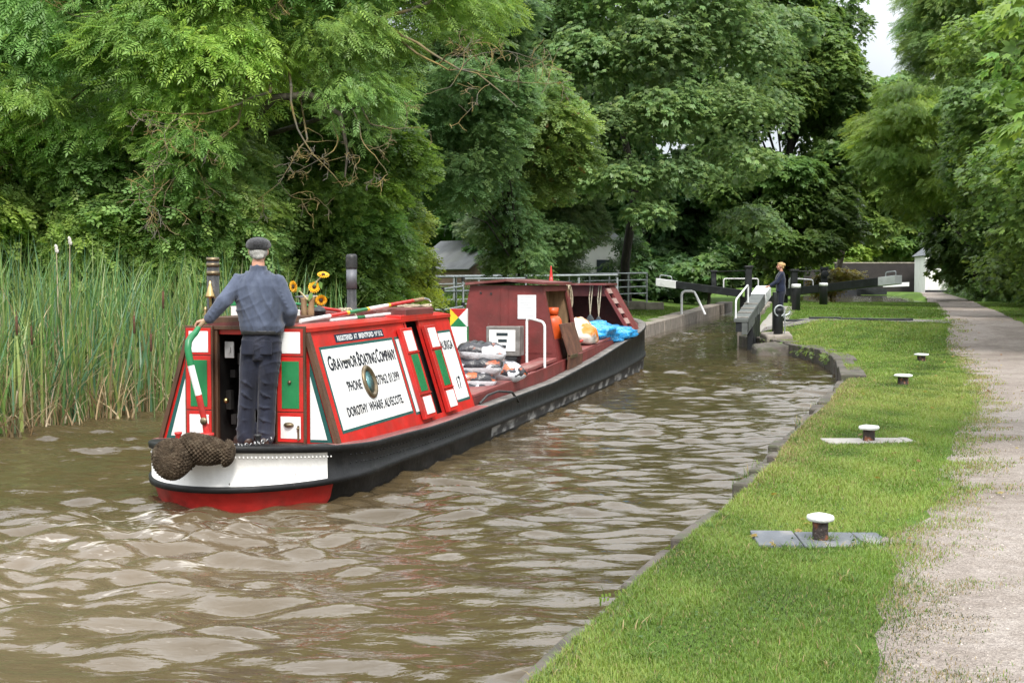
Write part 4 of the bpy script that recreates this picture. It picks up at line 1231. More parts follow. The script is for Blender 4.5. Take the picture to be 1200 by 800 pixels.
# sacks of coal in a heap
def sack(loc, size, rz, tilt, label, seed, group, mtl):
    rs = np.random.default_rng(seed)
    nu, nv = 30, 18
    V, F = [], []
    ph = rs.uniform(0, 6.28, 8)
    L, Wd, H = size
    for j in range(nv + 1):
        for i in range(nu + 1):
            u, w_ = i / nu * 2 - 1, j / nv * 2 - 1
            V.append((u, w_))
    V = np.array(V)
    e = (1 - np.abs(V[:, 0]) ** 3.2) * (1 - np.abs(V[:, 1]) ** 3.2)
    e = np.clip(e, 0, 1) ** .55
    pinch = 1 - .10 * np.abs(V[:, 0]) ** 4
    ru = .10 * np.sin(9 * V[:, 1] + ph[0]) * np.abs(V[:, 0]) ** 2 + .05 * np.sin(7 * V[:, 0] + 5 * V[:, 1] + ph[1]) + .035 * np.sin(14 * V[:, 0] - 9 * V[:, 1] + ph[2])
    top = H * .5 * e * (1 + ru * 1.6)
    X = V[:, 0] * L / 2 * (1 - .04 * np.abs(V[:, 1]) ** 3); Y = V[:, 1] * Wd / 2 * pinch
    Zt = top + .012 * np.sin(10 * V[:, 1] + ph[3]) * np.abs(V[:, 0]) ** 6
    Zb = -H * .5 * e * 1.1 + .012 * np.sin(10 * V[:, 1] + ph[3]) * np.abs(V[:, 0]) ** 6
    n = len(V)
    P = np.concatenate([np.stack([X, Y, Zt], 1), np.stack([X, Y, Zb - .0005], 1)])
    ii = np.arange(n).reshape(nv + 1, nu + 1)
    f1 = np.stack([ii[:-1, :-1], ii[:-1, 1:], ii[1:, 1:], ii[1:, :-1]], -1).reshape(-1, 4)
    o = np_mesh('coal_sack', P, np.concatenate([f1, f1[:, ::-1] + n]), [mtl, M['bagwhite']], smooth=True, mi=np.concatenate([np.zeros(len(f1)), np.ones(len(f1))]))
    w = o.modifiers.new('weld', 'WELD'); w.merge_threshold = .002
    o.location = loc; o.rotation_euler = (tilt[0], tilt[1], rz)
    return tag(o, label, 'sack', group)
SK = [(.62, 6.6, .98, .25, (.0, .08), 'top sack of the coal heap, black with orange flame print'), (.60, 6.55, .80, .05, (.05, .0), 'second sack down in the coal heap, mostly silver white'),
      (.52, 6.45, .62, .35, (-.03, .04), 'third sack down in the coal heap under the silver one'), (.48, 6.35, .46, .1, (.0, .0), 'bottom sack of the coal heap against the red side plank'),
      (.70, 7.35, .70, -.5, (.05, .22), 'dark coal sack slumped on the right of the heap towards the fuel pump'), (.36, 7.4, .48, .3, (.0, .12), 'coal sack lying flat under the slumped dark sack'),
      (.25, 6.7, .80, .9, (.1, .0), 'coal sack half hidden behind the heap below the diamond painted stand')]
for k, (t, s, z, rz, ti, lb) in enumerate(SK):
    bagm = M['bag'].copy(); 
    for nd in bagm.node_tree.nodes:
        if nd.type == 'MAPPING': nd.inputs['Location'].default_value = (k * 3.7, k * 1.3, 0)
    sack(BW(t, s, z), (.64, .44, .27), YAW + rz + .1, ti, lb, 20 + k, 'coal sacks in the hold', bagm)
# gas bottle in the locker
gb = on_boat('gas_bottle', 'orange gas bottle in the open side locker of the maroon cabin', 'gas bottle', .62, 11.0, .86)
m = MB(); m.lathe([(.13, 0), (.152, .02), (.155, .05), (.155, .36), (.145, .42), (.11, .47), (.06, .50), (.045, .51), (.045, .53)], 28); m.build('bottle_body', M['orange'], gb)
m = MB(); m.lathe([(.085, .50), (.095, .50), (.10, .62), (.09, .62), (.085, .50)], 20); m.build('valve_guard', M['orange'], gb)
m = MB(); m.lathe([(.02, .50), (.02, .58), (.035, .585), (.035, .61), (0, .61)], 12); m.build('valve', M['brassold'], gb)
# crumpled blue sheet, orange and white bag, paddle
def crumple(name, loc, size, seed, mtl, label, cat, rz=0, amp=.3, n=46):
    rs = np.random.default_rng(seed)
    m = MB(); m.ball((0, 0, 0), 1, n, n // 2)
    V = np.array(m.v); d = np.ones(len(V))
    for k in range(22):
        w_ = rs.normal(0, 1, 3) * rs.uniform(1.5, 9)
        d += amp / (1 + np.linalg.norm(w_) * .35) * np.abs(np.sin(V @ w_ + rs.uniform(0, 6))) - amp * .3 / (1 + np.linalg.norm(w_) * .35)
    V = V * d[:, None] * np.array(size) / 2
    V[:, 2] = np.maximum(V[:, 2], -size[2] * .4)
    m.v = [tuple(x) for x in V]
    o = m.build(name, mtl, weld=True); o.location = loc; o.rotation_euler.z = YAW + rz
    return tag(o, label, cat)
crumple('plastic_sheet', BW(.22, 14.9, .84), (.62, 1.7, .30), 3, M['bluetarp'], 'crumpled bright blue plastic sheet heaped in the bow hold', 'plastic sheet', -.25, .45, 70)
crumple('plastic_sheet', BW(.62, 15.6, .86), (.34, 1.1, .20), 9, M['bluetarp'], 'smaller fold of blue plastic draped beside the bow shelter opening', 'plastic sheet', -.3, .45, 60)
obag = mat('orange_white_bag', (.62, .58, .52), .45, jitter=.1, dirt=(.60, .19, .02), dirt_scale=3.0, dirt_lo=.46, dirt_hi=.54, bump=.5, bscale=14, detail=2)
crumple('stuffed_bag', BW(.58, 13.6, .93), (.42, .62, .36), 5, obag, 'stuffed orange and white plastic bag in front of the blue sheet', 'bag', .2, .22)
pd = striped('paddle', BW(.70, 12.9, .84), BW(.74, 15.3, .95), .022, [('red', .2), ('white', .6), ('bluepaint', .2)], 'white shafted paddle lying on the maroon side board', 'paddle')
m = MB(); dd = BW(.74, 15.3, .95) - pd.location; m.prism([(-.05, 0), (.05, 0), (.065, .3), (.04, .38), (-.04, .38), (-.065, .3)], .02, Matrix.Translation(dd) @ Matrix.Rotation(YAW, 4, 'Z')); m.build('blade', M['bluepaint'], pd)
# fenders hanging from the shelter roof
def hang(t, lb, z=1.02):
    f = on_boat('hanging_fender', lb, 'boat fender', t, 16.9, z, 'fenders hung from the bow shelter')
    m = MB(); m.tube([(0, 0, .20), (-.02, 0, .55), (0, .05, 1.865 - z)], .012, 6); m.tube([(0, 0, .20), (.03, 0, .55), (.05, .05, 1.865 - z)], .012, 6); m.build('cord', M['palerope'], f)
    m = MB(); m.prism([(-.10, -.16), (.10, -.16), (.115, .05), (.05, .15), (.02, .20), (-.02, .20), (-.05, .15), (-.115, .05)], .07, Matrix.Translation((0, .035, 0)) @ Matrix.Rotation(R(90), 4, 'X')); m.build('rubber_pad', M['greytarp'], f, .015)
hang(.14, 'flat dark rubber fender hung on white cords, left of the pair in the shelter mouth')
hang(.32, 'flat dark rubber fender hung on white cords, right of the pair in the shelter mouth', .98)
m = MB()
m.tube([BW(.94, 5.35, .42), BW(.97, 5.6, .50), BW(1.0, 6.0, .52), BW(1.06, 6.5, .47), BW(1.10, 6.7, .33)], .016, 8)
tag(m.build('hose_loop', M['blackiron']), 'black rubber hose looped over the gunwale in front of the lettered cabin', 'hose')
# ------------------------------------------------------------------ people
def chain(mb, pts, rad, n=14):
    """limb: rounded tapered tube through joints"""
    P = [Vector(p) for p in pts]
    q, r = [], []
    for i in range(len(P) - 1):
        for k in range(5):
            t = k / 5
            q.append(P[i].lerp(P[i + 1], t)); r.append(rad[i] + (rad[i + 1] - rad[i]) * t)
    q.append(P[-1]); r.append(rad[-1])
    mb.tube(q, r, n, True)
    for p, rr in zip(P, rad): mb.ball(p, rr, n, 8)
def rings(mb, rs, n=24):
    """trunk: ellipses (cx, cy, z, rx, ry) stacked"""
    vs, fs = [], []
    for cx, cy, z, rx, ry in rs:
        for k in range(n):
            a = 2 * math.pi * k / n
            c, s = math.cos(a), math.sin(a)
            e = .85
            vs.append((cx + rx * math.copysign(abs(c) ** e, c), cy + ry * math.copysign(abs(s) ** e, s), z))
    for i in range(len(rs) - 1):
        for k in range(n):
            k2 = (k + 1) % n
            fs.append((i * n + k, i * n + k2, (i + 1) * n + k2, (i + 1) * n + k))
    fs.append(tuple(reversed(range(n)))); fs.append(tuple((len(rs) - 1) * n + k for k in range(n)))
    mb.add(vs, fs, True)
def head(mb, c, yaw, s=1.0):
    """skull, jaw, nose, ears, brow; faces local +Y turned by yaw"""
    H = Matrix.Translation(c) @ Matrix.Rotation(yaw, 4, 'Z') @ Matrix.Scale(s, 4)
    b = lambda p, r: mb.ball(H @ Vector(p), tuple(x * s for x in r) if isinstance(r, tuple) else r * s, 14, 10, Matrix.Rotation(yaw, 4, 'Z'))
    b((0, -.005, .025), (.078, .096, .090)); b((0, .035, -.045), (.056, .060, .068)); b((0, .060, -.088), (.030, .028, .024))
    b((0, .098, -.010), (.013, .022, .026)); b((0, .106, -.024), (.016, .015, .011)); b((0, .080, .030), (.058, .022, .014))
    b((0, .090, -.055), (.026, .012, .006)); b((0, .088, -.066), (.022, .012, .007))
    for x in (-1, 1):
        b((x * .077, -.008, -.005), (.012, .022, .032)); b((x * .031, .082, .012), (.013, .010, .008)); b((x * .045, .055, -.030), (.025, .03, .024))
    return H
def hand(mb, wrist, d, palm_n, side, curl, s=1.0):
    """palm plus five unequal jointed fingers; d runs wrist to knuckles, palm_n out of the palm, side to the thumb"""
    d, pn, sd_ = Vector(d).normalized(), Vector(palm_n).normalized(), Vector(side).normalized()
    w = Vector(wrist)
    for k, off in enumerate((-.028, -.009, .010, .028)):
        chain(mb, [w, w + d * .045 * s + sd_ * off * .7 * s, w + d * .085 * s + sd_ * off * s], [.017 * s, .0155 * s, .0125 * s], 8)
    for off, L in ((-.029, .058), (-.010, .072), (.010, .078), (.029, .070)):
        p = w + d * .085 * s + sd_ * off * s; pts = [p]; a = curl * .4
        for k in range(3):
            a += curl * .55
            p = p + (d * math.cos(a) + pn * math.sin(a)) * L * s * (.44, .32, .24)[k]
            pts.append(p)
        chain(mb, pts, [.0105 * s, .0100 * s, .0095 * s, .0080 * s], 8)
    p = w + d * .025 * s + sd_ * .022 * s
    chain(mb, [p, p + (sd_ * .8 + d * .6 + pn * .35) * .032 * s, p + (sd_ * .7 + d * 1.2 + pn * .9) * .052 * s], [.0145 * s, .0115 * s, .009 * s], 8)

def creases(o, fields, seed, amp):
    """push cloth in and out along its normals in warped folds"""
    me = o.data
    n = len(me.vertices)
    P = np.empty(n * 3, np.float32); me.vertices.foreach_get('co', P); P = P.reshape(-1, 3).astype(float)
    Nn = np.empty(n * 3, np.float32); me.vertices.foreach_get('normal', Nn); Nn = Nn.reshape(-1, 3)
    r = np.random.default_rng(seed)
    def nz(s):
        a = 0
        for k in range(7):
            w_ = unit3(r.normal(0, 1, 3)) * s * r.uniform(.5, 1.7); a = a + np.sin(P @ w_ + r.uniform(0, 6.28))
        return a / 7 ** .5
    warp, mask = nz(5), nz(6)
    d = np.zeros(n)
    for (kx, ky, kz, wp) in fields:
        ph = P @ np.array([kx, ky, kz]) + wp * warp + 1.2 * nz(9)
        ridge = 1 - np.abs(np.sin(ph / 2)); ridge = ridge ** 2.2
        d += ridge * np.clip(.35 + .65 * nz(7), 0, 1.3)
    d = amp * (d - d.mean()) * np.clip(.75 + .5 * mask, .15, 1.4)
    P += Nn * d[:, None]
    me.vertices.foreach_set('co', P.astype(np.float32).ravel()); me.update()
unit3 = lambda v: v / np.linalg.norm(v)
# ---- the steerer on the stern deck
man = thing('person', 'man in flat cap, blue work jacket and navy trousers steering from the stern', 'person', (-2.275, 11.60, .452), R(-4))
HC = (.035, .03, 1.715)
LS, LE, LW = (-.125, -.01, 1.452), (-.225, -.17, 1.275), (-.365, -.175, 1.115)
RS, RE, RW = (.215, -.01, 1.445), (.325, .01, 1.19), (.235, .20, 1.00)
LHp, LK, LA = (-.025, .0, .93), (-.065, .03, .50), (-.085, .0, .09)
RHp, RK, RA = (.135, .0, .93), (.105, .03, .50), (.085, .02, .09)
b = MB()
H = head(b, HC, R(12))
chain(b, [(.04, .0, 1.48), (.036, .012, 1.62)], [.062, .056])
rings(b, [(.055, 0, .90, .14, .10), (.06, 0, 1.06, .13, .10), (.05, 0, 1.28, .16, .11), (.045, 0, 1.45, .15, .09), (.042, 0, 1.53, .08, .06)])
chain(b, [LS, LE, LW], [.050, .042, .030]); chain(b, [RS, RE, RW], [.050, .042, .030])
chain(b, [LHp, LK, LA], [.085, .060, .042]); chain(b, [RHp, RK, RA], [.085, .060, .042])
hand(b, LW, (-.60, -.02, -.10), (-.25, .0, -1), (0, 1, .1), 1.15)
hand(b, RW, (-.35, .35, -.8), (-.5, -.6, 0), (.3, .8, 0), .5)
fused(b, 'body', M['skin'], man, .0062, 3)
# jacket: body with collar, sleeves, back pleats
j = MB()
rings(j, [(.070, .0, .985, .176, .126), (.070, .0, 1.02, .194, .138), (.070, -.003, 1.06, .202, .144), (.064, -.004, 1.10, .194, .138), (.058, -.006, 1.20, .206, .142), (.050, -.008, 1.32, .218, .146), (.046, -.008, 1.41, .212, .136), (.045, -.006, 1.47, .175, .114), (.043, .0, 1.515, .115, .088), (.041, .004, 1.545, .082, .074)])
rings(j, [(.041, .002, 1.52, .085, .078), (.040, .006, 1.575, .074, .070), (.040, .006, 1.590, .072, .068)])
chain(j, [(-.06, -.01, 1.455), LS, LE, (-.335, -.175, 1.145), (-.350, -.175, 1.13)], [.070, .068, .066, .052, .052])
chain(j, [(.15, -.01, 1.45), RS, RE, (.255, .17, 1.035), (.245, .19, 1.02)], [.070, .069, .069, .054, .054])
rngj = random.Random(4)
for k in range(9):    # drag folds across the back towards the shoulders and waist
    x = -.10 + .036 * k
    chain(j, [(x + rngj.uniform(-.01, .01), -.115, 1.40 - .02 * abs(k - 4)), (x * .9 + .012, -.128, 1.25), (x * .8 + .022, -.112, 1.08)], [.004, rngj.uniform(.014, .022), .006], 6)
for k in range(6):
    t = .2 + .13 * k
    for S_, E_, sg in ((LS, LE, -1), (RS, RE, 1)):
        p = Vector(S_).lerp(Vector(E_), t); chain(j, [p + Vector((-.05, -.045, .03)), p + Vector((0, -.066, 0)), p + Vector((.05, -.04, -.02))], [.003, .011, .003], 6)
for k in range(4):
    p = Vector(LE).lerp(Vector(LW), .15 + .2 * k); chain(j, [p + Vector((-.03, -.035, .045)), p + Vector((0, -.056, .0)), p + Vector((.03, -.03, -.045))], [.003, .010, .003], 6)
creases(fused(j, 'jacket', M['jacket'], man, .0075, 3), [(55, 10, 22, 3.0), (28, 20, -60, 2.6), (70, 0, -30, 2.2)], 3, .0105)
for nm, z0, rx, ry, mt in (('belt', 1.005, .176, .126, 'belt'),):
    bl = MB(); rings(bl, [(.068, 0, z0 - .022, rx + .008, ry + .008), (.068, 0, z0 + .018, rx + .012, ry + .012)]); fused(bl, nm, M[mt], man, .008, 1)
# trousers
t = MB()
rings(t, [(.055, 0, .80, .165, .112), (.06, 0, .88, .178, .125), (.064, 0, .95, .172, .122), (.067, 0, 1.00, .166, .116)])
chain(t, [(-.02, 0, .86), (-.045, .01, .66), LK, (-.08, .01, .27), (-.085, -.008, .075)], [.108, .097, .084, .080, .082])
chain(t, [(.135, 0, .86), (.118, .01, .66), RK, (.096, .02, .27), (.088, .015, .075)], [.108, .097, .084, .080, .082])
for k in range(7):
    z = .78 - .11 * k
    for x0 in (-.05 - .006 * k, .118 - .005 * k):
        chain(t, [(x0 - .06, -.05, z + rngj.uniform(.0, .05)), (x0, -.078 + rngj.uniform(0, .008), z), (x0 + .055, -.05, z - rngj.uniform(.0, .05))], [.003, .012, .003], 6)
rings(t, [(.055, -.06, .76, .05, .06), (.055, -.055, .90, .10, .075)])
creases(fused(t, 'trousers', M['trouser'], man, .008, 3), [(30, 20, 62, 2.6), (-35, 20, 70, 2.4), (60, 0, 15, 2.0)], 8, .0105)
pk = MB()
for x in (-.03, .135): pk.box((x, -.124, .875), (.11, .010, .13), rot=(R(-6), 0, 0))
fused(pk, 'back_pocket', M['trouser'], man, .006, 2)
# boots
for (ax, ay), toe in (((-.085, -.005), (-.20, .14)), ((.085, .015), (.06, .25))):
    bo = MB(); d = Vector((toe[0] - ax, toe[1] - ay, 0)).normalized()
    a = Vector((ax, ay, 0))
    chain(bo, [a + Vector((0, 0, .12)), a + Vector((0, 0, .06))], [.052, .054])
    chain(bo, [a - d * .045 + Vector((0, 0, .045)), a + d * .06 + Vector((0, 0, .050)), a + d * .15 + Vector((0, 0, .042)), a + d * .19 + Vector((0, 0, .036))], [.044, .047, .046, .036])
    bo.box(a + d * .07 + Vector((0, 0, .008)), (.085, .29, .016), rot=(0, 0, math.atan2(-d.x, d.y)))
    fused(bo, 'boot', M['boot'], man, .008, 2)
# hair and flat cap
hx = MB()
hx.ball(H @ Vector((0, -.022, -.005)), (.083, .088, .072), 16, 10, Matrix.Rotation(R(12), 4, 'Z'))
hx.ball(H @ Vector((0, -.075, -.045)), (.052, .030, .030), 14, 8)
fused(hx, 'hair', M['hairgrey'], man, .007, 2)
cp = MB()
cp.ball(H @ Vector((0, .000, .052)), (.114, .130, .052), 20, 10, Matrix.Rotation(R(12), 4, 'Z'))
cp.ball(H @ Vector((0, -.018, .066)), (.108, .116, .060), 20, 10, Matrix.Rotation(R(12), 4, 'Z'))
cp.ball(H @ Vector((0, -.055, .040)), (.100, .066, .046), 20, 10, Matrix.Rotation(R(12), 4, 'Z'))
cp.ball(H @ Vector((0, .105, .030)), (.070, .048, .012), 16, 8, Matrix.Rotation(R(12), 4, 'Z'))
fused(cp, 'flat_cap', M['tweed'], man, .007, 3)

# ---- the woman at the lock
WZ = .77
wm = thing('person', 'woman in navy jumper with tied up blonde hair leaning on the lock beam', 'person', (7.86, 38.4, WZ), R(84))
b = MB()
H = head(b, (0, .03, 1.575), 0, .95)
chain(b, [(0, 0, 1.38), (0, .01, 1.50)], [.052, .048])
rings(b, [(0, 0, .86, .15, .11), (0, 0, 1.02, .12, .095), (0, .01, 1.22, .145, .11), (0, 0, 1.36, .14, .085), (0, 0, 1.42, .07, .06)])
for sg in (1, -1):
    chain(b, [(sg * .17, 0, 1.34), (sg * .20, .14, 1.12), (sg * .16, .34, 1.00)], [.042, .036, .026])
    chain(b, [(sg * .09, 0, .86), (sg * .09, .02, .47), (sg * .09, -.01, .07)], [.085, .056, .038])
    hand(b, (sg * .16, .34, 1.00), (0, 1, -.1), (0, 0, -1), (-sg, 0, 0), .5, .92)
    chain(b, [(sg * .09, -.03, .05), (sg * .10, .14, .04)], [.042, .036])
fused(b, 'body', M['skin'], wm, .0075, 2)
j = MB()
rings(j, [(0, .01, .84, .19, .145), (0, .01, .95, .185, .14), (0, .015, 1.05, .165, .13), (0, .03, 1.20, .18, .155), (0, .02, 1.32, .175, .12), (0, .0, 1.39, .12, .085), (0, .005, 1.43, .07, .065)])
for sg in (1, -1):
    chain(j, [(sg * .13, 0, 1.33), (sg * .17, 0, 1.33), (sg * .20, .14, 1.12), (sg * .165, .31, 1.01)], [.065, .066, .058, .044])
fused(j, 'jumper', M['navyknit'], wm, .012, 3)
t = MB()
rings(t, [(0, 0, .76, .18, .13), (0, 0, .86, .182, .135)])
for sg in (1, -1): chain(t, [(sg * .09, 0, .80), (sg * .09, .02, .47), (sg * .09, -.01, .09)], [.105, .078, .066])
fused(t, 'trousers', M['trouser'], wm, .012, 2)
for sg in (1, -1):
    t = MB(); chain(t, [(sg * .09, -.04, .055), (sg * .095, .06, .05), (sg * .10, .15, .042)], [.052, .050, .040]); fused(t, 'shoe', M['belt'], wm, .01, 2)
hx = MB(); hx.ball(H @ Vector((0, -.025, .045)), (.084, .098, .085), 16, 10); hx.ball(H @ Vector((0, .045, .085)), (.065, .045, .030), 14, 8); hx.ball(H @ Vector((0, -.115, .05)), (.048, .045, .048), 14, 8)
hx.ball(H @ Vector((0, -.075, -.03)), (.06, .04, .045), 14, 8)
fused(hx, 'hair', M['hairblond'], wm, .008, 2)
# ------------------------------------------------------------------ canal walls
def gz(x, y): return float(ground(x, y))
def wall_blocks(name, pts, width, depth, seed, mtl, label, cat, inner, l0=.5, l1=1.1, rough=.03, top=None, skip=0.0):
    """irregular coping stones along a polyline; inner = +1 when land lies to the right of travel"""
    rs = random.Random(seed)
    mb = MB()
    P = [Vector((x, y)) for x, y in pts]
    seg = [(P[i + 1] - P[i]).length for i in range(len(P) - 1)]
    total = sum(seg)
    def at(d):
        for i, s in enumerate(seg):
            if d <= s or i == len(seg) - 1: return P[i].lerp(P[i + 1], d / s), (P[i + 1] - P[i]).normalized()
            d -= s
    d = 0
    while d < total - .1:
        L = min(rs.uniform(l0, l1), total - d)
        a, ta = at(d + .006); b, tb = at(d + L - .006)
        na, nb = Vector((ta.y, -ta.x)) * inner, Vector((tb.y, -tb.x)) * inner
        o = rs.uniform(-rough, rough); w = width * rs.uniform(.85, 1.1)
        m_ = (a + b) / 2 + (na + nb) * .5 * (width + .5)
        zt = (gz(m_.x, m_.y) + .015 if top is None else top((a.y + b.y) / 2)) + rs.uniform(-rough, rough) * .7
        t1, t2 = rs.uniform(-rough, rough) * .4, rs.uniform(-rough, rough) * .4
        if rs.random() > skip:
            mb.hexa([(*(a + na * o), -depth), (*(b + nb * o), -depth), (*(b + nb * w), -depth), (*(a + na * w), -depth),
                     (*(a + na * o), zt + t1), (*(b + nb * o), zt + t2), (*(b + nb * w), zt + t2), (*(a + na * w), zt + t1)])
            mb.hexa([(*(a + na * (o + .05)), -depth), (*(b + nb * (o + .05)), -depth), (*(b + nb * (w - .02)), -depth), (*(a + na * (w - .02)), -depth),
                     (*(a + na * (o + .05)), .02), (*(b + nb * (o + .05)), .02), (*(b + nb * (w - .02)), .02), (*(a + na * (w - .02)), .02)])
        d += L
    o = mb.build(name, mtl, bevel=.022)
    return tag(o, label, cat)
rp_ = lambda ys: [(float(xR(y)), y) for y in ys]
wall_blocks('canal_wall', rp_([2, 3.5, 5.6, 6.84, 7.95, 9.5, 11.46, 13.7, 17.6, 22.4]), .30, .7, 3, M['stone'], 'worn low stone edging along the grass bank beside the towpath', 'stone edging', 1, .5, 1.3, .075, top=lambda y: .20, skip=.12)
wall_blocks('canal_wall', rp_([22.4, 24, 25.9, 28, 31, 33, 35.5, 38, 39.5]), .42, .7, 5, M['stone'], 'mossy curved stone wall where the bank widens below the woman', 'stone wall', 1, .9, 1.6, .025, top=lambda y: .30)
lp_ = [(float(xL(y)), y) for y in (38.5, 41.5, 44.4, 52, 60, 68, 76, 90)]
wall_blocks('lock_wall', lp_, .75, .7, 9, M['lockstone'], 'long pale stone lock wall with flat coping, on the left bank', 'lock wall', -1, 1.6, 2.6, .02, top=lambda y: .42 + .13 * float(smooth01(44, 90, y)))
lr_ = [(float(xR(y)), y) for y in (39.6, 44, 52, 64, 90)]
wall_blocks('lock_wall', lr_, .6, .7, 10, M['lockstone'], 'stone lock wall behind the woman, on the towpath side', 'lock wall', 1, 1.6, 2.6, .02, top=lambda y: .765)
# flat spill stone at the foot of the gate
m = MB(); m.hexa([(6.35, 34.4, -.4), (7.3, 34.2, -.4), (7.4, 35.8, -.4), (6.5, 36.0, -.4), (6.45, 34.6, .15), (7.3, 34.3, .24), (7.4, 35.8, .30), (6.6, 36.1, .20)])
tag(m.build('ledge_stone', M['stone'], bevel=.07), 'flat grey ledge stone jutting into the water below the near gate', 'stone ledge')
m = MB(); m.hexa([(7.0, 36.2, -.3), (7.7, 36.0, -.3), (7.9, 37.4, -.3), (7.1, 37.6, -.3), (7.05, 36.3, .42), (7.7, 36.0, .44), (7.9, 37.4, .50), (7.1, 37.6, .46)])
tag(m.build('ledge_stone', M['lockstone'], bevel=.05), 'upper grey stone step beside the near lock gate', 'stone step')

# ------------------------------------------------------------------ mooring bollards
def bollard(x, y, h, r, label, slabs, seed, pale=False):
    z = gz(x, y)
    b = thing('mooring_bollard', label, 'bollard', (x, y, z), random.Random(seed).uniform(0, 3), 'mushroom mooring bollards along the towpath')
    m = MB(); m.lathe([(r * 1.12, -.08), (r * 1.10, .01), (r, .02), (r * .97, h * .5), (r * 1.02, h * .80)], 22); m.build('post', M['rustpost'], b)
    m = MB(); m.lathe([(r * 1.0, h * .74), (r * 1.55, h * .77), (r * 1.72, h * .83), (r * 1.74, h * .90), (r * 1.62, h * .97), (r * 1.2, h), (0, h * 1.005)], 26)
    for i, v in enumerate(m.v):
        m.v[i] = (v[0] * (1 + .01 * math.sin(2 * math.atan2(v[1], v[0]))), v[1], v[2] + .002 * math.sin(3 * v[0] / r))
    m.build('cap', M['cappaint'], b)
    if slabs:
        rs = random.Random(seed)
        sl = thing('base_slab', slabs[0], 'paving slab', (x, y, z), slabs[3])
        xx = -slabs[1] / 2
        while xx < slabs[1] / 2 - .05:
            w = min(rs.uniform(.26, .44), slabs[1] / 2 - xx)
            m = MB(); m.box((xx + w / 2, rs.uniform(-.015, .015), (-.003 if not pale else .0) + rs.uniform(-.005, .004)), (w - .012, slabs[2] * rs.uniform(.9, 1.05), .05), rot=(rs.uniform(-.01, .01), 0, rs.uniform(-.05, .05)))
            m.build('slab', M['slate'] if not pale else M['paleslab'], sl, .008); xx += w
bollard(1.955, 8.27, .175, .050, 'nearest mooring bollard, white cap on a rusty post, on blue grey slabs', ('row of blue grey slate slabs under the nearest bollard', .84, .50, -.06), 1)
bollard(3.655, 13.40, .175, .060, 'second mooring bollard from the camera, white cap, on a thin pale slab', ('pale slabs under the second bollard', .92, .42, 0), 2, True)
bollard(6.22, 20.85, .17, .085, 'third mooring bollard from the camera, white cap on a black post in plain grass', None, 3)
bollard(8.30, 26.6, .165, .085, 'fourth and smallest looking mooring bollard, in grass near the bend of the path', None, 4)

# ------------------------------------------------------------------ lock furniture
def post(x, y, h, w, label, z=None, white=True, cap=None):
    z = gz(x, y) if z is None else z
    b = thing('lock_post', label, 'post', (x, y, z), .15, 'black posts beside the lock')
    m = MB(); m.lathe([(w * .5, -.1), (w * .5, h * .86), (w * .5, h * .88)], 16); m.build('post_body', M['blackbeam'], b)
    m = MB(); m.lathe([(w * .5, h * .86), (w * .56, h * .87), (w * .56, h * .97), (w * .5, h), (0, h * 1.004)], 16); m.build('post_top', M['lockpaint'] if white else M['blackbeam'], b)
    return b
wb = post(7.42, 36.6, .86, .26, "thick black post with a ring rail, standing in front of the woman", white=False)
m = MB()
m.tube([(.15 * math.cos(a), -.10, .80 + .15 * math.sin(a)) for a in np.linspace(0, 6.28, 20)], .022, 8, caps=False)
m.tube([(.15, -.10, .80), (.16, -.08, .4), (.16, -.06, .02)], .018, 8); m.tube([(.12, 0, .62), (.34, .05, .72), (.36, .05, .80)], .03, 8)
m.build('ring_rail', M['steel'], wb)
post(5.75, 50.5, .47, .30, 'short black white topped post on the left lawn, nearest the water')
post(8.75, 60.5, .55, .32, 'short black white topped post behind the white ladder hoop')
post(11.45, 53.0, 1.08, .34, 'tall black white topped post right of the woman')
post(15.75, 66.5, 1.12, .40, 'tall black white topped post propping the right balance beam')
lh = thing('ladder_hoop', 'white tubular ladder hoop on the left lock wall', 'ladder rail', (7.55, 58.5, .46), .0)
m = MB(); m.tube([(0, 0, 0), (0, 0, .85), (.04, .0, .96), (.14, 0, 1.02), (.42, -.1, 1.02), (.54, -.15, .98), (.62, -.3, .80), (.92, -.9, .0)], .055, 10)
m.build('hoop', M['lockpaint'], lh)
# near gate with sloping grey walkway and white beam end
ng = thing('lock_gate', 'narrow grey lock gate with sloping cleated walkway and white beam end', 'lock gate', (6.85, 37.8, 0))
def W2(o, p): return Vector(p) - Vector(o.location)
A, B, Cc = Vector((6.32, 36.3, .88)), Vector((6.92, 37.9, 1.30)), Vector((7.52, 39.4, 1.74))
def beam(mb, a, b, w, h, o):
    d = (b - a).normalized(); sx = Vector((d.y, -d.x, 0)).normalized() * w / 2; dn = Vector((0, 0, -h))
    mb.hexa([W2(o, a - sx + dn), W2(o, a + sx + dn), W2(o, b + sx + dn), W2(o, b - sx + dn), W2(o, a - sx), W2(o, a + sx), W2(o, b + sx), W2(o, b - sx)])
m = MB(); beam(m, A, B, .40, .10, ng); m.build('walkway', M['greybeam'], ng, .01)
m = MB(); beam(m, B, Cc, .40, .36, ng); m.build('balance_beam', M['greybeam'], ng, .015)
m = MB(); beam(m, A + Vector((.10, -.02, -.105)), B + Vector((.10, 0, -.105)), .16, .34, ng); m.build('side_timber', M['greybeam'], ng, .01)
D = (Cc - B).normalized()
m = MB(); beam(m, Cc - D * .75 + Vector((0, 0, .012)), Cc + D * .12 + Vector((0, 0, .012)), .44, .34, ng); m.build('white_end', M['lockpaint'], ng, .015)
m = MB()
for q in (.05, .35, .62, .9): 
    p = A.lerp(B, q); d = (B - A).normalized(); sx = Vector((d.y, -d.x, 0)).normalized()
    m.box(W2(ng, p + Vector((0, 0, .02))), (.38, .05, .03), rot=(0, 0, math.atan2(-d.x, d.y)))
m.build('tread_cleat', M['paleslab'], ng)
m = MB()
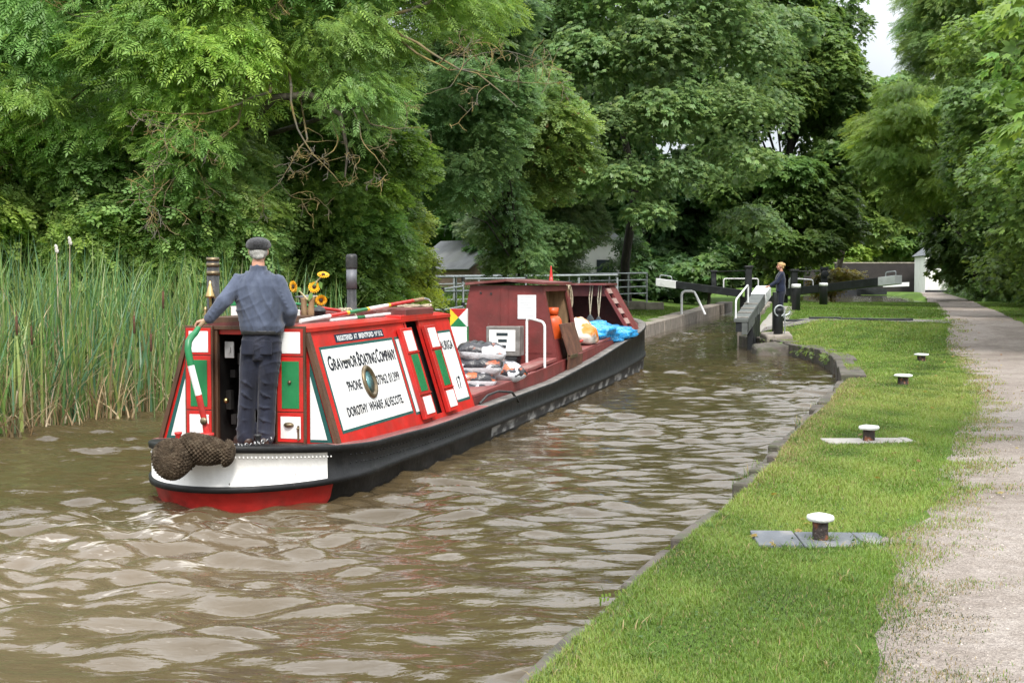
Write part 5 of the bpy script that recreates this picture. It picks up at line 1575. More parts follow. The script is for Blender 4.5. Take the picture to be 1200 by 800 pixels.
m.box(W2(ng, A + Vector((.06, .10, -.22))), (.34, .14, .30), rot=(0, 0, -.35))
for k in range(3, 7):
    p = A.lerp(B, k / 6 * 1.05); m.box(W2(ng, Vector((p.x + .14, p.y + .1, .10))), (.16, .28, 1.2 + .1 * k), rot=(0, 0, -.35))
m.build('gate_leaf', M['blackbeam'], ng, .01)
m = MB(); a1, b1 = A + Vector((-.12, .1, 0)), B + Vector((-.15, -.2, 0))
hoop(m, W2(ng, a1), W2(ng, b1), .52, .026, .10); m.build('hand_rail', M['lockpaint'], ng)
m = MB(); m.box(W2(ng, Cc + Vector((.42, .1, -.80))), (.2, .2, 1.3)); m.build('heel_post', M['blackbeam'], ng, .01)
# far gates and their balance beams
def gate(label, piv, tip, ztop0, ztop1, th_, wht, leaf, hp):
    g_ = thing('lock_gate', label, 'lock gate', (piv[0], piv[1], .5))
    a, b = Vector((piv[0], piv[1], ztop0)), Vector((tip[0], tip[1], ztop1))
    d = (b - a); L = d.length
    c = b - d.normalized() * wht
    m = MB(); beam(m, a, c, .42, th_, g_); m.build('balance_beam', M['blackbeam'], g_, .02)
    m = MB(); beam(m, c + Vector((0, 0, .008)), b + Vector((0, 0, .008)), .45, th_ + .02, g_); m.build('white_end', M['lockpaint'], g_, .02)
    e = b - d.normalized() * .2; f = b - d.normalized() * (wht * .75)
    m = MB(); hoop(m, W2(g_, e + Vector((0, 0, .0))), W2(g_, f), .24, .028, .10); m.build('end_loop', M['steel'], g_)
    m = MB(); beam(m, a + Vector((0, 0, -.4)), Vector((leaf[0], leaf[1], ztop0 - .4)), .30, 1.5, g_); m.build('gate_leaf', M['blackbeam'], g_, .02)
    for x, y, z0, z1, w_ in hp:
        m = MB(); p = W2(g_, (x, y, (z0 + z1) / 2)); m.box(p, (w_, w_, z1 - z0)); m.box(W2(g_, (x, y, z1 - .02)), (w_ * 1.35, w_ * 1.35, .12)); m.build('paddle_post', M['blackbeam'], g_, .02)
    return g_
Lg = gate('black far lock gate with white tipped beam reaching left over the lawn', (13.55, 77.5), (8.75, 79.5), 1.42, 2.10, .44, 1.25, (15.0, 79), [(13.75, 76.5, .5, 2.78, .36), (12.2, 79.6, 1.5, 2.55, .30)])
Rg = gate('black far lock gate with white tipped beam reaching right across the grass', (15.4, 74), (19.15, 65.2), 1.50, 2.21, .42, 1.30, (14.7, 76), [(15.65, 73, .6, 2.55, .34)])
m = MB(); hoop(m, W2(Lg, (12.55, 78, 1.5)), W2(Lg, (14.6, 78, 1.5)), .58, .04, .12); m.build('hand_rail', M['lockpaint'], Lg)
m = MB(); m.tube([W2(Lg, (12.2, 79.6, 2.5)), W2(Lg, (13.75, 76.6, 2.55))], .03, 8); m.build('paddle_rod', M['blackiron'], Lg)
m = MB(); hoop(m, W2(Rg, (15.5, 73.5, 1.5)), W2(Rg, (16.75, 73.2, 1.4)), .60, .04, .12); m.build('hand_rail', M['lockpaint'], Rg)
m = MB(); m.tube([W2(Rg, (15.65, 73, 2.48)), W2(Rg, (17.3, 72.5, 2.48))], .03, 8); m.build('paddle_rod', M['blackiron'], Rg)
m = MB(); m.box((0, 0, .95), (.30, .30, 1.9)); m.box((0, 0, 1.9), (.42, .36, .14)); m.lathe([(.0, -.06), (.20, -.06), (.20, .06), (0, .06)], 16, Matrix.Translation((0, -.2, 1.6)) @ Matrix.Rotation(R(90), 4, 'X'))
o = m.build('paddle_gear', M['blackbeam'], bevel=.02); o.location = (17.2, 72.5, gz(17.2, 72.5)); tag(o, 'black paddle gear post behind the right balance beam', 'paddle gear')
# far second lock beams and bridge
fg = thing('lock_gate', 'distant lock gate beams with white tips, in front of the brick bridge', 'lock gate', (37, 140, .7))
m = MB(); beam(m, Vector((37, 140, 1.45)), Vector((39.2, 139, 1.75)), .4, .4, fg); beam(m, Vector((36, 141, 1.3)), Vector((31.5, 142, 1.35)), .4, .4, fg); m.box(W2(fg, (36.5, 140.5, .6)), (7, .4, 1.2)); m.build('balance_beam', M['blackbeam'], fg)
m = MB(); beam(m, Vector((39.2, 139, 1.76)), Vector((41.8, 138.5, 1.85)), .42, .42, fg); beam(m, Vector((35.8, 138, 1.85)), Vector((37.6, 137.6, 1.95)), .42, .42, fg); m.build('white_end', M['lockpaint'], fg)
br = thing('brick_bridge', 'dark brick humped bridge with pale coping beyond the far lock', 'bridge', (42, 152, .7))
m = MB(); m.box((0, 0, 1.65), (9.4, .5, 3.3)); m.box((-6.2, .3, 1.3), (4, .5, 2.6)); m.build('parapet', M['brick'], br)
m = MB(); m.box((0, 0, 3.36), (9.6, .6, .14)); m.build('coping', M['lockstone'], br, .03)
ct = thing('cottage', 'white rendered lock cottage beside the path under the right hand trees', 'cottage', (47.6, 143, .7), R(-6))
m = MB(); m.box((0, 3, 2.1), (5.2, 6, 4.2)); m.prism([(-2.6, 0), (2.6, 0), (0, 1.9)], 6, Matrix.Translation((0, 6, 4.2)) @ Matrix.Rotation(R(90), 4, 'X')); m.build('wall', M['render_wall'], ct)
m = MB(); m.hexa([(-2.9, -.2, 4.05), (-2.75, -.2, 4.0), (-2.75, 6.2, 4.0), (-2.9, 6.2, 4.05), (-.02, -.2, 6.25), (.13, -.2, 6.15), (.13, 6.2, 6.15), (-.02, 6.2, 6.25)]); m.hexa([(2.75, -.2, 4.0), (2.9, -.2, 4.05), (2.9, 6.2, 4.05), (2.75, 6.2, 4.0), (.16, -.2, 6.15), (.3, -.2, 6.25), (.3, 6.2, 6.25), (.16, 6.2, 6.15)]); m.build('roof', M['slate'], ct)
for x, z, w_, h_ in ((-.3, 2.25, .9, 1.3), (1.4, 1.9, .9, 1.1)):
    m = MB(); m.box((x, -.02, z), (w_, .06, h_)); fr = m.build('window', M['lockpaint'], ct)
    m = MB(); m.box((x - w_ * .23, -.06, z), (w_ * .4, .02, h_ * .86)); m.box((x + w_ * .23, -.06, z), (w_ * .4, .02, h_ * .86)); m.build('pane', M['darkglass'], fr)
m = MB(); m.box((0, -.03, .15), (5.22, .04, .3)); m.build('black_plinth', M['blackbeam'], ct)
m = MB(); m.box((0, 0, .22), (1.6, .5, .44)); m.ball((-.4, 0, .5), (.4, .25, .25)); m.ball((.35, 0, .48), (.4, .25, .2)); o = m.build('brick_planter', M['shedbrick']); o.location = (48.2, 139, .7); tag(o, 'low brick planter in front of the white cottage', 'planter')
# wooden boards lying on the paved strip
for k, (x, y, l_, a, lb) in enumerate(((11.2, 38.9, 1.3, -.52, 'dark board at the right end of the row on the paving'), (10.35, 39.55, 1.0, -.5, 'dark board second from the right on the paving'), (9.55, 40.1, .95, -.55, 'dark board in the middle of the row on the paving'), (8.8, 40.7, .8, -.5, 'dark board at the left end of the row, behind the woman'))):
    m = MB(); m.box((0, 0, 0), (l_, .2, .06)); o = m.build('wooden_board', M['blackbeam'], bevel=.008); o.location = (x, y, gz(x, y) + .055); o.rotation_euler.z = a + .5; tag(o, lb, 'board', 'boards on the lock paving')
m = MB()
for k in range(3): m.box((k * .9, 0, .22 - .03 * k), (.88, .4, .44 - .05 * k))
o = m.build('stone_block', M['lockstone'], bevel=.03); o.location = (4.9, 62, gz(4.9, 62)); tag(o, 'low stone blocks at the end of the metal fence on the lawn', 'stone blocks')

# ------------------------------------------------------------------ metal fences on the left bank
f2 = thing('metal_fence', 'galvanised four rail fence running across the lawn to a square end', 'fence', (0, 55, 0))
a, b = Vector((-5.2, 49.2)), Vector((6.35, 62.0))
n = 13
def fz(p): return .86 + .24 * (p.y - 49) / 13
m = None
for k in range(n):
    p = a.lerp(b, k / (n - 1)); z = fz(p)
    m = MB(); m.tube([(p.x, p.y - 55, z - .3), (p.x, p.y - 55, z + 1.22)], .045, 8); m.build('fence_post', M['steel'], f2)
for q in range(4):
    m = MB(); h_ = .26 + .315 * q
    m.tube([(a.x, a.y - 55, fz(a) + h_), (b.x, b.y - 55, fz(b) + h_)], .038 if q == 3 else .030, 8); m.build('fence_rail', M['steel'], f2)
f3 = thing('metal_fence', 'plain two rail pipe fence with pale top rail, behind the maroon cabin roof', 'fence', (-2, 46, 0))
a, b = Vector((-6.5, 44.5)), Vector((4.0, 50.0))
for k in range(8):
    p = a.lerp(b, k / 7); m = MB(); m.tube([(p.x + 2, p.y - 46, .6), (p.x + 2, p.y - 46, 2.06)], .04, 8); m.build('fence_post', M['steel'], f3)
for h_ in (2.06, 1.55):
    m = MB(); m.tube([(a.x + 2, a.y - 46, h_ - .05), (b.x + 2, b.y - 46, h_ + .10)], .035, 8); m.build('fence_rail', M['steel'], f3)
f1 = thing('metal_fence', 'short steel handrail with black clamps beside the bank, left of the maroon cabin', 'fence', (-2.2, 35.5, 0))
P1 = [Vector((-2.70, 35)), Vector((-1.86, 35.3)), Vector((-1.35, 36.3)), Vector((.4, 38.5))]
Z1 = [(1.18, 1.70), (1.14, 1.70), (1.28, 1.98), (1.3, 2.0)]
for k, (p, (z0, z1)) in enumerate(zip(P1, Z1)):
    m = MB(); m.tube([(p.x + 2.2, p.y - 35.5, .2), (p.x + 2.2, p.y - 35.5, z1)], .030, 8); po = m.build('fence_post', M['steel'], f1)
    m = MB()
    for z in (z0, z1): m.tube([(p.x + 2.2, p.y - 35.5, z - .06), (p.x + 2.2, p.y - 35.5, z + .05)], .052, 10)
    m.build('clamp', M['blackiron'], po)
for q in range(2):
    m = MB()
    for k in range(3): m.tube([(P1[k].x + 2.2, P1[k].y - 35.5, Z1[k][q]), (P1[k + 1].x + 2.2, P1[k + 1].y - 35.5, Z1[k + 1][q] if k != 1 else Z1[k][q] + .08)], .028, 8)
    m.build('fence_rail', M['steel'], f1)
# shed and pale building among the trees
sh = thing('shed', 'old brick shed with pale sheet roof half hidden by bushes', 'shed', (-2.2, 72, .9), R(38))
m = MB(); m.box((0, 0, .9), (4.2, 5.5, 1.9)); m.prism([(-2.1, 0), (2.1, 0), (0, 1.35)], 5.5, Matrix.Translation((0, 2.75, 1.85)) @ Matrix.Rotation(R(90), 4, 'X')); m.build('wall', M['shedbrick'], sh)
m = MB(); m.hexa([(-2.4, -2.95, 1.66), (-2.36, -2.95, 1.60), (-2.36, 2.95, 1.60), (-2.4, 2.95, 1.66), (-.02, -2.95, 3.28), (-.0, -2.95, 3.22), (-.0, 2.95, 3.22), (-.02, 2.95, 3.28)])
m.hexa([(2.36, -2.95, 1.60), (2.4, -2.95, 1.66), (2.4, 2.95, 1.66), (2.36, 2.95, 1.60), (.03, -2.95, 3.22), (.05, -2.95, 3.28), (.05, 2.95, 3.28), (.03, 2.95, 3.22)]); m.build('roof', M['roofsheet'], sh)
wbld = thing('outbuilding', 'pale rendered building in the shade behind the big sycamore', 'building', (4.0, 69, .9), R(12))
m = MB(); m.box((0, 1, 1.6), (3.4, 2, 3.2)); m.build('wall', M['render_wall'], wbld)
m = MB(); m.hexa([(-1.9, -.2, 3.2), (1.9, -.2, 3.2), (1.9, 2.2, 3.2), (-1.9, 2.2, 3.2), (-1.2, .8, 3.9), (1.2, .8, 3.9), (1.2, 1.2, 3.9), (-1.2, 1.2, 3.9)]); m.build('roof', M['roofsheet'], wbld)
m = MB(); m.box((.9, -.02, 1.6), (.9, .05, 1.1)); m.build('window', M['darkglass'], wbld)
# short wooden gatepost by the shed bushes
m = MB(); m.box((0, 0, .65), (.2, .2, 1.3)); o = m.build('wooden_post', M['greybeam'], bevel=.02); o.location = (-.15, 58, 1.2); tag(o, 'weathered square wooden post at the foot of the dark bush behind the fence', 'post')
# ------------------------------------------------------------------ leaves
def leafset(kind):
    """template of one spray: vertices (side, along, up) and quads"""
    V, F = [], []
    def blade(o, d, L, w, droop=0.0, fold=.0):
        o = np.array(o, float); d = np.array(d, float); d /= np.linalg.norm(d)
        s = np.cross(d, [0, 0, 1.0]); s /= np.linalg.norm(s) + 1e-9
        b = len(V)
        V.extend([o, o + d * L * .45 + s * w / 2 + [0, 0, fold - droop * L * .3], o + d * L + [0, 0, -droop * L], o + d * L * .45 - s * w / 2 + [0, 0, fold - droop * L * .3]])
        F.append((b, b + 1, b + 2, b + 3))
    if kind == 'pinnate':
        n = 5
        for k in range(n):
            y = .10 + .18 * k
            z = -.30 * y * y
            for sg in (1, -1): blade((0, y, z), (sg * .8, .62, 0), .36 - .02 * k, .105, .25)
        blade((0, .88, -.23), (0, 1, -.3), .34, .105, .2)
    elif kind == 'palm':          # five pointed lobes
        for a, L in ((-1.25, .50), (-.62, .85), (0, 1.0), (.62, .85), (1.25, .50)):
            blade((0, 0, 0), (math.sin(a), math.cos(a), 0), L, .42, .28, .02)
    elif kind == 'twig':          # a short twig of small round leaves
        for k in range(6):
            y = .12 + .15 * k
            sg = 1 if k % 2 else -1
            blade((sg * .03, y, -.1 * y), (sg * .75, .7, .12), .34, .24, .15)
        blade((0, .9, -.1), (0, 1, 0), .3, .2, .1)
    elif kind == 'clump':         # far foliage: a few ragged leaves
        for a, L, u in ((-1.2, .7, .2), (-.3, 1.0, .05), (.5, .9, .15), (1.4, .7, .1), (2.6, .6, .3)):
            blade((0, 0, 0), (math.sin(a), math.cos(a), u), L, .50, .3, .03)
    return np.array(V), np.array(F)

def unit(a): return a / (np.linalg.norm(a, axis=-1, keepdims=True) + 1e-9)

def spray_mesh(name, kind, P, Nn, A, S, tint, parent=None, mtl=None):
    """place a spray at each P with normal Nn, direction A and size S"""
    T, F = leafset(kind)
    A = unit(A); X = unit(np.cross(A, Nn)); Z = np.cross(X, A)
    V = P[:, None, :] + S[:, None, None] * (T[None, :, 0, None] * X[:, None, :] + T[None, :, 1, None] * A[:, None, :] + T[None, :, 2, None] * Z[:, None, :])
    n, k = len(P), len(T)
    FF = (F[None] + (np.arange(n) * k)[:, None, None]).reshape(-1, 4)
    tt = np.repeat(tint, k, axis=0)
    return np_mesh(name, V.reshape(-1, 3), FF, mtl or LEAF, parent, tint=tt)

def bough_leaves(rs, lobes, per_area, size, base, var=.22, yellow=.12, centre=None, dead=.0):
    """lobes: (x,y,z,rx,ry,rz); leaves hang in layers over each bough, mostly on its outside and top"""
    Ps, Ns, As, Ss, Cs = [], [], [], [], []
    for (x, y, z, rx, ry, rz) in lobes:
        area = 4 * math.pi * ((rx * ry) ** 1.6 / 3 + (rx * rz) ** 1.6 / 3 + (ry * rz) ** 1.6 / 3) ** (1 / 1.6)
        n = max(12, int(area * per_area))
        u = unit(rs.normal(0, 1, (n, 3)))
        flip = (u[:, 2] < -.15) & (rs.random(n) < .62)
        u[flip, 2] *= -1
        rad = .62 + .46 * rs.random(n) ** .55
        # ragged outline: a few long sprays stick out
        rad *= 1 + .16 * np.sin(u[:, 0] * 6 + x * 3) * np.sin(u[:, 1] * 5 + y) + .10 * np.sin(u[:, 2] * 9 + z * 2 + u[:, 0] * 7)
        P = np.array([x, y, z]) + u * rad[:, None] * np.array([rx, ry, rz])
        out = u * np.array([1 / rx, 1 / ry, 1 / rz]); out = unit(out)
        N = unit(out * .75 + np.array([0, 0, .75]) + rs.normal(0, .33, (n, 3)))
        hd = u.copy(); hd[:, 2] = 0
        if centre is not None: hd[:, :2] += .5 * unit(np.array([[x - centre[0], y - centre[1]]]))
        A = unit(hd + rs.normal(0, .45, (n, 3)) + np.array([0, 0, -.45]))
        lt_ = 1 + rs.normal(0, var * .55)
        yl = np.clip(rs.normal(yellow * .6, yellow * .7), -.2, .55)
        c = np.array(base)[None] * np.clip(lt_ * (1 + rs.normal(0, var * .6, (n, 1))), .4, 1.9)
        yy = np.clip(yl + rs.normal(0, .10, n), -.1, .7)
        c = (c * 2.3 + .007) * (1 + yy[:, None] * np.array([1.1, .45, -.25]))
        if dead:
            dm = rs.random(n) < dead; c[dm] = np.array([.22, .13, .05])
        Ps.append(P); Ns.append(N); As.append(A); Ss.append(size * rs.uniform(.75, 1.25) * rs.uniform(.55, 1.35, n)); Cs.append(np.clip(c, .004, .6))
    return [np.concatenate(q) for q in (Ps, Ns, As, Ss, Cs)]

def lobes_in(rs, c, r, n, lr, flat=.6, low=-1.0, shell=.5, front=.0):
    """boughs spread through an egg shaped crown, drooping towards the outside"""
    L = []
    while len(L) < n:
        d = unit(rs.normal(0, 1, 3)); q = shell + (1 - shell) * rs.random() ** .7
        if d[2] < low: continue
        if front and d[1] > .35 and rs.random() < front: continue
        s = lr * rs.uniform(.65, 1.3)
        L.append((c[0] + d[0] * r[0] * q, c[1] + d[1] * r[1] * q, c[2] + d[2] * r[2] * q, s, s, s * flat * rs.uniform(.75, 1.25)))
    return L

def tree(name, label, base, lobes, kind, per_area, size, colour, seed, trunk_r=.2, limbs=8, var=.22, yellow=.12, cat='tree', group=None, fork=.45, dead=0.0, bark='bark'):
    rs = np.random.default_rng(seed)
    gzz = gz(*base)
    t = thing(name, label, cat, (base[0], base[1], gzz), 0, group)
    O = np.array([base[0], base[1], gzz])
    cz = np.array([[l[0], l[1], l[2]] for l in lobes])
    c = cz.mean(0)
    m = MB()
    top = cz[:, 2].max()
    hgt = top - gzz
    tp = [Vector((0, 0, -.3))]
    for q in (.12, .3, .5, .7, .88):
        w = np.array([c[0] - base[0], c[1] - base[1]]) * q * .8
        tp.append(Vector((w[0] + rs.normal(0, .05 * hgt * .3), w[1] + rs.normal(0, .05 * hgt * .3), hgt * q)))
    m.tube(tp, [trunk_r * 1.35, trunk_r, trunk_r * .9, trunk_r * .68, trunk_r * .42, trunk_r * .18], 10)
    order = rs.permutation(len(lobes))[:limbs]
    for i in order:
        l = lobes[i]
        e = Vector((l[0], l[1], l[2])) - Vector(O)
        q = min(.85, max(.15, (e.z / hgt) * .75)) * rs.uniform(.7, 1)
        k = q * 5; i0 = min(4, int(k)); s = tp[i0].lerp(tp[i0 + 1], k - i0)
        mid = s.lerp(e, .5) + Vector((rs.normal(0, .15), rs.normal(0, .15), .12 * (e - s).length))
        r0 = trunk_r * .42 * (1 - q * .5)
        m.tube([s, s.lerp(mid, .5) + Vector((0, 0, .03)), mid, mid.lerp(e, .6), e], [r0, r0 * .8, r0 * .6, r0 * .35, .012], 7)
    m.build('trunk', M[bark], t)
    P, N, A, S, C = bough_leaves(rs, lobes, per_area, size, colour, var, yellow, c, dead)
    spray_mesh('crown', kind, P - O, N, A, S, C, t)
    return t

rt = np.random.default_rng(101)
# 1 the big ash over the reeds
ash_l = [(-11.2, 25.5, 8.3, 1.7, 1.6, 1.0), (-9.6, 25.8, 6.4, 1.5, 1.5, 1.1), (-8.2, 26.0, 7.6, 1.6, 1.6, 1.2), (-6.6, 26.0, 5.0, 1.25, 1.2, .85), (-7.1, 25.6, 6.2, 1.3, 1.3, 1.0), (-5.6, 25.8, 6.0, 1.3, 1.3, 1.0), (-5.6, 26, 7.4, 1.4, 1.4, 1.0),
         (-8.8, 26.2, 4.75, .9, .9, .55), (-3.1, 26.0, 6.4, 1.15, 1.15, .8), (-2.9, 25.6, 5.3, .95, .9, .65), (-3.9, 26.4, 7.5, 1.2, 1.2, .9), (-2.2, 26.2, 7.5, 1.2, 1.1, .9), (-10.9, 26.8, 5.4, 1.3, 1.2, .9), (-12.4, 26.5, 7.0, 1.6, 1.6, 1.2),
         (-1.0, 27.2, 7.4, 1.1, 1.0, .7), (-7.4, 26.4, 8.8, 1.6, 1.6, 1.1), (-4.8, 26.6, 8.9, 1.5, 1.5, 1.1)]
ash_l += [(-10.6, 25.2, 4.7, 1.0, .9, .6), (-11.9, 25.0, 5.2, 1.1, 1, .7), (-9.5, 25.0, 5.2, .9, .9, .55), (-6.2, 25.4, 4.4, .8, .8, .5), (-12.6, 25.2, 4.0, .9, .8, .6)]
ash_l += lobes_in(rt, (-6.4, 28.6, 11.5), (6.2, 3.8, 4.2), 42, 1.5, .6, -.7, .55, .5)
ash = tree('ash_tree', 'large pale green ash tree overhanging the reeds, with feathery hanging leaves', (-8.6, 33.5), ash_l, 'pinnate', 100, .27, (.086, .148, .040), 21, .30, 14, .22, .14)
# bare lichened boughs hanging out of its lower edge
m = MB(); O_ = Vector(ash.location)
def dead_branch(mb, p, d, L, r, rs, depth=0):
    p = Vector(p); d = Vector(d).normalized(); pts = [p]; rr = [r]
    n = 8
    for k in range(n):
        d = (d + Vector((rs.gauss(0, .20), rs.gauss(0, .14), rs.gauss(-.03, .18)))).normalized()
        p = p + d * L / n; pts.append(p); rr.append(max(.0055, r * (1 - .8 * (k + 1) / n)))
        if depth < 3 and k > 1 and rs.random() < (.62 if depth < 2 else .45):
            sd_ = d.orthogonal(); sd_.rotate(Matrix.Rotation(rs.uniform(0, 6.28), 3, d))
            dead_branch(mb, p, d * .6 + sd_ * .9 + Vector((0, 0, .1)), L * rs.uniform(.3, .6), rr[-1] * .65, rs, depth + 1)
    mb.tube([q - O_ for q in pts], rr, 6)
rb_ = random.Random(5)
for p, d, L, r in (((-4.6, 25.2, 5.5), (-.9, -.3, -.5), 2.6, .05), ((-5.4, 25.1, 4.7), (-.6, -.2, -1), 1.3, .03), ((-5.2, 25.1, 4.9), (-1, -.2, -.5), 2.2, .035), ((-4.2, 25.2, 5.6), (.25, -.2, -1), 2.2, .045), ((-3.9, 25.2, 4.6), (-.6, -.2, -.9), 1.6, .03), ((-2.9, 25.1, 4.9), (.3, -.2, -.8), 1.2, .025), ((-3.3, 25.1, 4.6), (.1, -.3, -1), 1.0, .022), ((-2.7, 25.1, 4.9), (.7, -.2, -.5), 1.0, .025),
                   ((-2.1, 25.4, 6.6), (1, -.2, -.25), 2.9, .05), ((-2.0, 25.4, 6.4), (.5, -.2, -.6), 1.9, .04), ((-2.6, 25.5, 6.9), (1, -.1, .55), 2.8, .07), ((-7.6, 25.0, 7.0), (-1, -.2, -.1), 1.3, .025), ((-9.0, 25.2, 4.9), (-1, -.1, -.2), 1.6, .025), ((-4.3, 25.0, 7.9), (.1, -.2, -1), .9, .03), ((-6.0, 25.1, 4.4), (-.4, 0, -.8), 1.2, .02)):
    dead_branch(m, p, d, L, r * .62, rb_); r *= .62
    q0 = Vector(p); q1 = q0 + (Vector((-6.2, 30, 8.2)) - q0).normalized() * 2.6 + Vector((0, .8, .2)); q2 = (q0 + q1) / 2 + Vector((.1, 0, .25))
    m.tube([q0 - O_, q2 - O_, q1 - O_], [r, r * 1.15, r * 1.25], 6)
m.build('bare_branch', M['lichen'], ash)
m = MB(); m.tube([Vector(q) - O_ for q in ((-8.3, 32.5, 4.4), (-6.6, 29.5, 5.0), (-5.3, 26.6, 5.05), (-4.6, 25.6, 5.45), (-3.9, 25.5, 5.5), (-3.3, 25.4, 5.1), (-3.15, 25.3, 4.4), (-3.2, 25.3, 3.9))], [.14, .11, .085, .075, .07, .05, .03, .012], 8)
m.build('arching_bough', M['bark'], ash)

small = (.34)
# 2 hawthorn thicket between the reeds and the steel handrail
tree('hawthorn', 'dense dark hawthorn thicket reaching down to the bank behind the boat roof', (-4.3, 31.5), lobes_in(rt, (-4.7, 30.6, 3.4), (2.5, 1.8, 3.4), 66, .85, .85, -.95, .5, .4), 'twig', 130, .22, (.060, .108, .026), 31, .12, 12, .30, .14, 'bush')
tree('hawthorn', 'yellow green hawthorn bush right of the black chimney, by the steel handrail', (-3.7, 33.5), lobes_in(rt, (-3.45, 33.0, 2.3), (1.15, 1.0, 1.9), 26, .62, .85, -.95, .4, .4), 'twig', 130, .22, (.078, .122, .030), 32, .10, 8, .28, .30, 'bush')
tree('willow_bush', 'green bush rising behind the reeds at the far left edge', (-11.0, 28.6), lobes_in(rt, (-10.8, 27.4, 3.3), (2.6, 1.6, 3.2), 44, 1.0, .75, -.95, .5, .4), 'twig', 100, .24, (.105, .165, .050), 33, .14, 10, .26, .16, 'bush')
tree('willow_bush', 'mid green bush behind the reeds under the ash tree', (-7.9, 29.5), lobes_in(rt, (-7.6, 27.8, 3.2), (2.3, 1.5, 2.6), 42, .95, .75, -.8, .5, .4), 'twig', 100, .23, (.105, .165, .055), 34, .14, 10, .26, .12, 'bush')
tree('elder_bush', 'low pale green bush in the gap behind the reeds', (-9.4, 36), lobes_in(rt, (-9.2, 36, 2.4), (2.6, 1.4, 1.6), 20, .8, .7, -.9, .5, .4), 'twig', 80, .26, (.080, .115, .040), 35, .10, 8, .22, .12, 'bush')
tree('elder_bush', 'low grey green bush at the foot of the hawthorn beside the pale shed', (-5.6, 58), lobes_in(rt, (-5.8, 58, 2.3), (1.9, 1.2, 1.7), 20, .7, .75, -.9, .5, .4), 'twig', 80, .27, (.060, .095, .028), 36, .10, 8, .25, .2, 'bush')
# deep wood behind them
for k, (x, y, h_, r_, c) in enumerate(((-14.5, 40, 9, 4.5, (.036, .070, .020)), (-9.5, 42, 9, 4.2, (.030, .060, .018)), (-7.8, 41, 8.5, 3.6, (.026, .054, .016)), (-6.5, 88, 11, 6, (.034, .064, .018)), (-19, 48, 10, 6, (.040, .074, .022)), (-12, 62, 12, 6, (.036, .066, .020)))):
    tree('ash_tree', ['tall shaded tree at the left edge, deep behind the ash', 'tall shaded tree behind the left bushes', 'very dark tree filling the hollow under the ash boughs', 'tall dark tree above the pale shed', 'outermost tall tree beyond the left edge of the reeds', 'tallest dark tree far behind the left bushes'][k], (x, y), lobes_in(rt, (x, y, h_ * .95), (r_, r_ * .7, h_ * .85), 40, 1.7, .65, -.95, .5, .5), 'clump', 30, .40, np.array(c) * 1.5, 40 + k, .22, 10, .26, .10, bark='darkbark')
# ivy clad dark tree and the grey green bush by the fence
tree('holly_tree', 'upright very dark glossy tree left of the grey green bush', (.6, 43), [(.7, 42.6, 1.4, .8, .7, .8), (.5, 42.4, 2.5, .8, .7, .8), (.1, 42.2, 3.6, .9, .8, .8), (-.5, 41.6, 4.6, .9, .8, .8)] + lobes_in(rt, (-1.7, 39.2, 7.6), (2.1, 1.9, 4.0), 44, .95, .8, -.95, .5, .4), 'twig', 110, .22, (.060, .105, .040), 51, .10, 12, .26, .05, bark='darkbark')
tree('field_maple', 'round green tree with reddish tips above the dark holly', (-.2, 43), [(-.2, 42.6, 2.4, .6, .6, .8), (-.1, 42.6, 3.6, .7, .7, .8), (.1, 42.8, 4.6, .8, .7, .8)] + lobes_in(rt, (.2, 43, 6.6), (1.9, 1.7, 2.2), 24, .95, .7, -.9, .5, .4), 'twig', 95, .25, (.066, .108, .032), 52, .08, 10, .24, .16, dead=.02, bark='darkbark')
tree('sallow_bush', 'soft grey green bush spreading behind the metal fence', (.6, 60), lobes_in(rt, (.55, 58.5, 4.9), (2.6, 1.8, 3.3), 46, 1.0, .7, -.95, .5, .4), 'twig', 105, .23, (.072, .105, .048), 53, .08, 10, .22, .05, 'bush')
tree('elder_bush', 'dark low bush hiding the foot of the pale building', (2.2, 64), [(5.1, 64, 2.5, .7, .6, .7), (4.6, 64, 1.7, .9, .7, .7), (2.7, 64, 2.9, .7, .6, .7), (5.7, 64.5, 3.7, .6, .5, .6)] + lobes_in(rt, (1.4, 63.5, 1.7), (1.9, 1.4, .7), 22, .8, .75, -.9, .5, .4), 'twig', 55, .34, (.026, .050, .016), 54, .1, 8, .25, .06, 'bush')
# 7 the great sycamore
syc = [(1.6, 55, 13.5, 2.0, 2, 1.4), (4.5, 54, 13.8, 2.2, 2, 1.5), (7.5, 54, 13, 2.2, 2, 1.5), (9.8, 55, 11.2, 1.9, 1.8, 1.3), (3.0, 54, 10.8, 2.1, 2, 1.3), (6.0, 53.4, 11.2, 2.1, 2, 1.3), (8.6, 54, 8.8, 1.9, 1.8, 1.2), (1.2, 55, 8.4, 1.8, 1.8, 1.2), (3.9, 53.6, 8.0, 2.0, 1.9, 1.2), (6.3, 53.4, 8.6, 2.0, 1.9, 1.2), (2.4, 54, 5.9, 1.5, 1.5, .8), (4.6, 53.6, 6.0, 1.5, 1.5, .8), (9.5, 55, 6.8, 1.5, 1.5, .9), (6.8, 53.8, 6.2, 1.6, 1.5, .8), (5.6, 53.6, 4.6, 1.1, 1.0, .6), (10.6, 56, 9.0, 1.5, 1.5, 1.1), (2.0, 55, 3.7, 1.2, 1.1, .7), (10.3, 57, 4.4, 1.3, 1.2, .8)]
syc += lobes_in(rt, (5.6, 59, 13), (6.8, 4.5, 7), 46, 2.0, .6, -.55, .6, .5)
tree('sycamore', 'great spreading sycamore filling the middle, layered boughs over the lock lawn', (5.6, 64), syc, 'palm', 46, .185, (.078, .124, .046), 61, .22, 0, .22, .05, bark='darkbark')
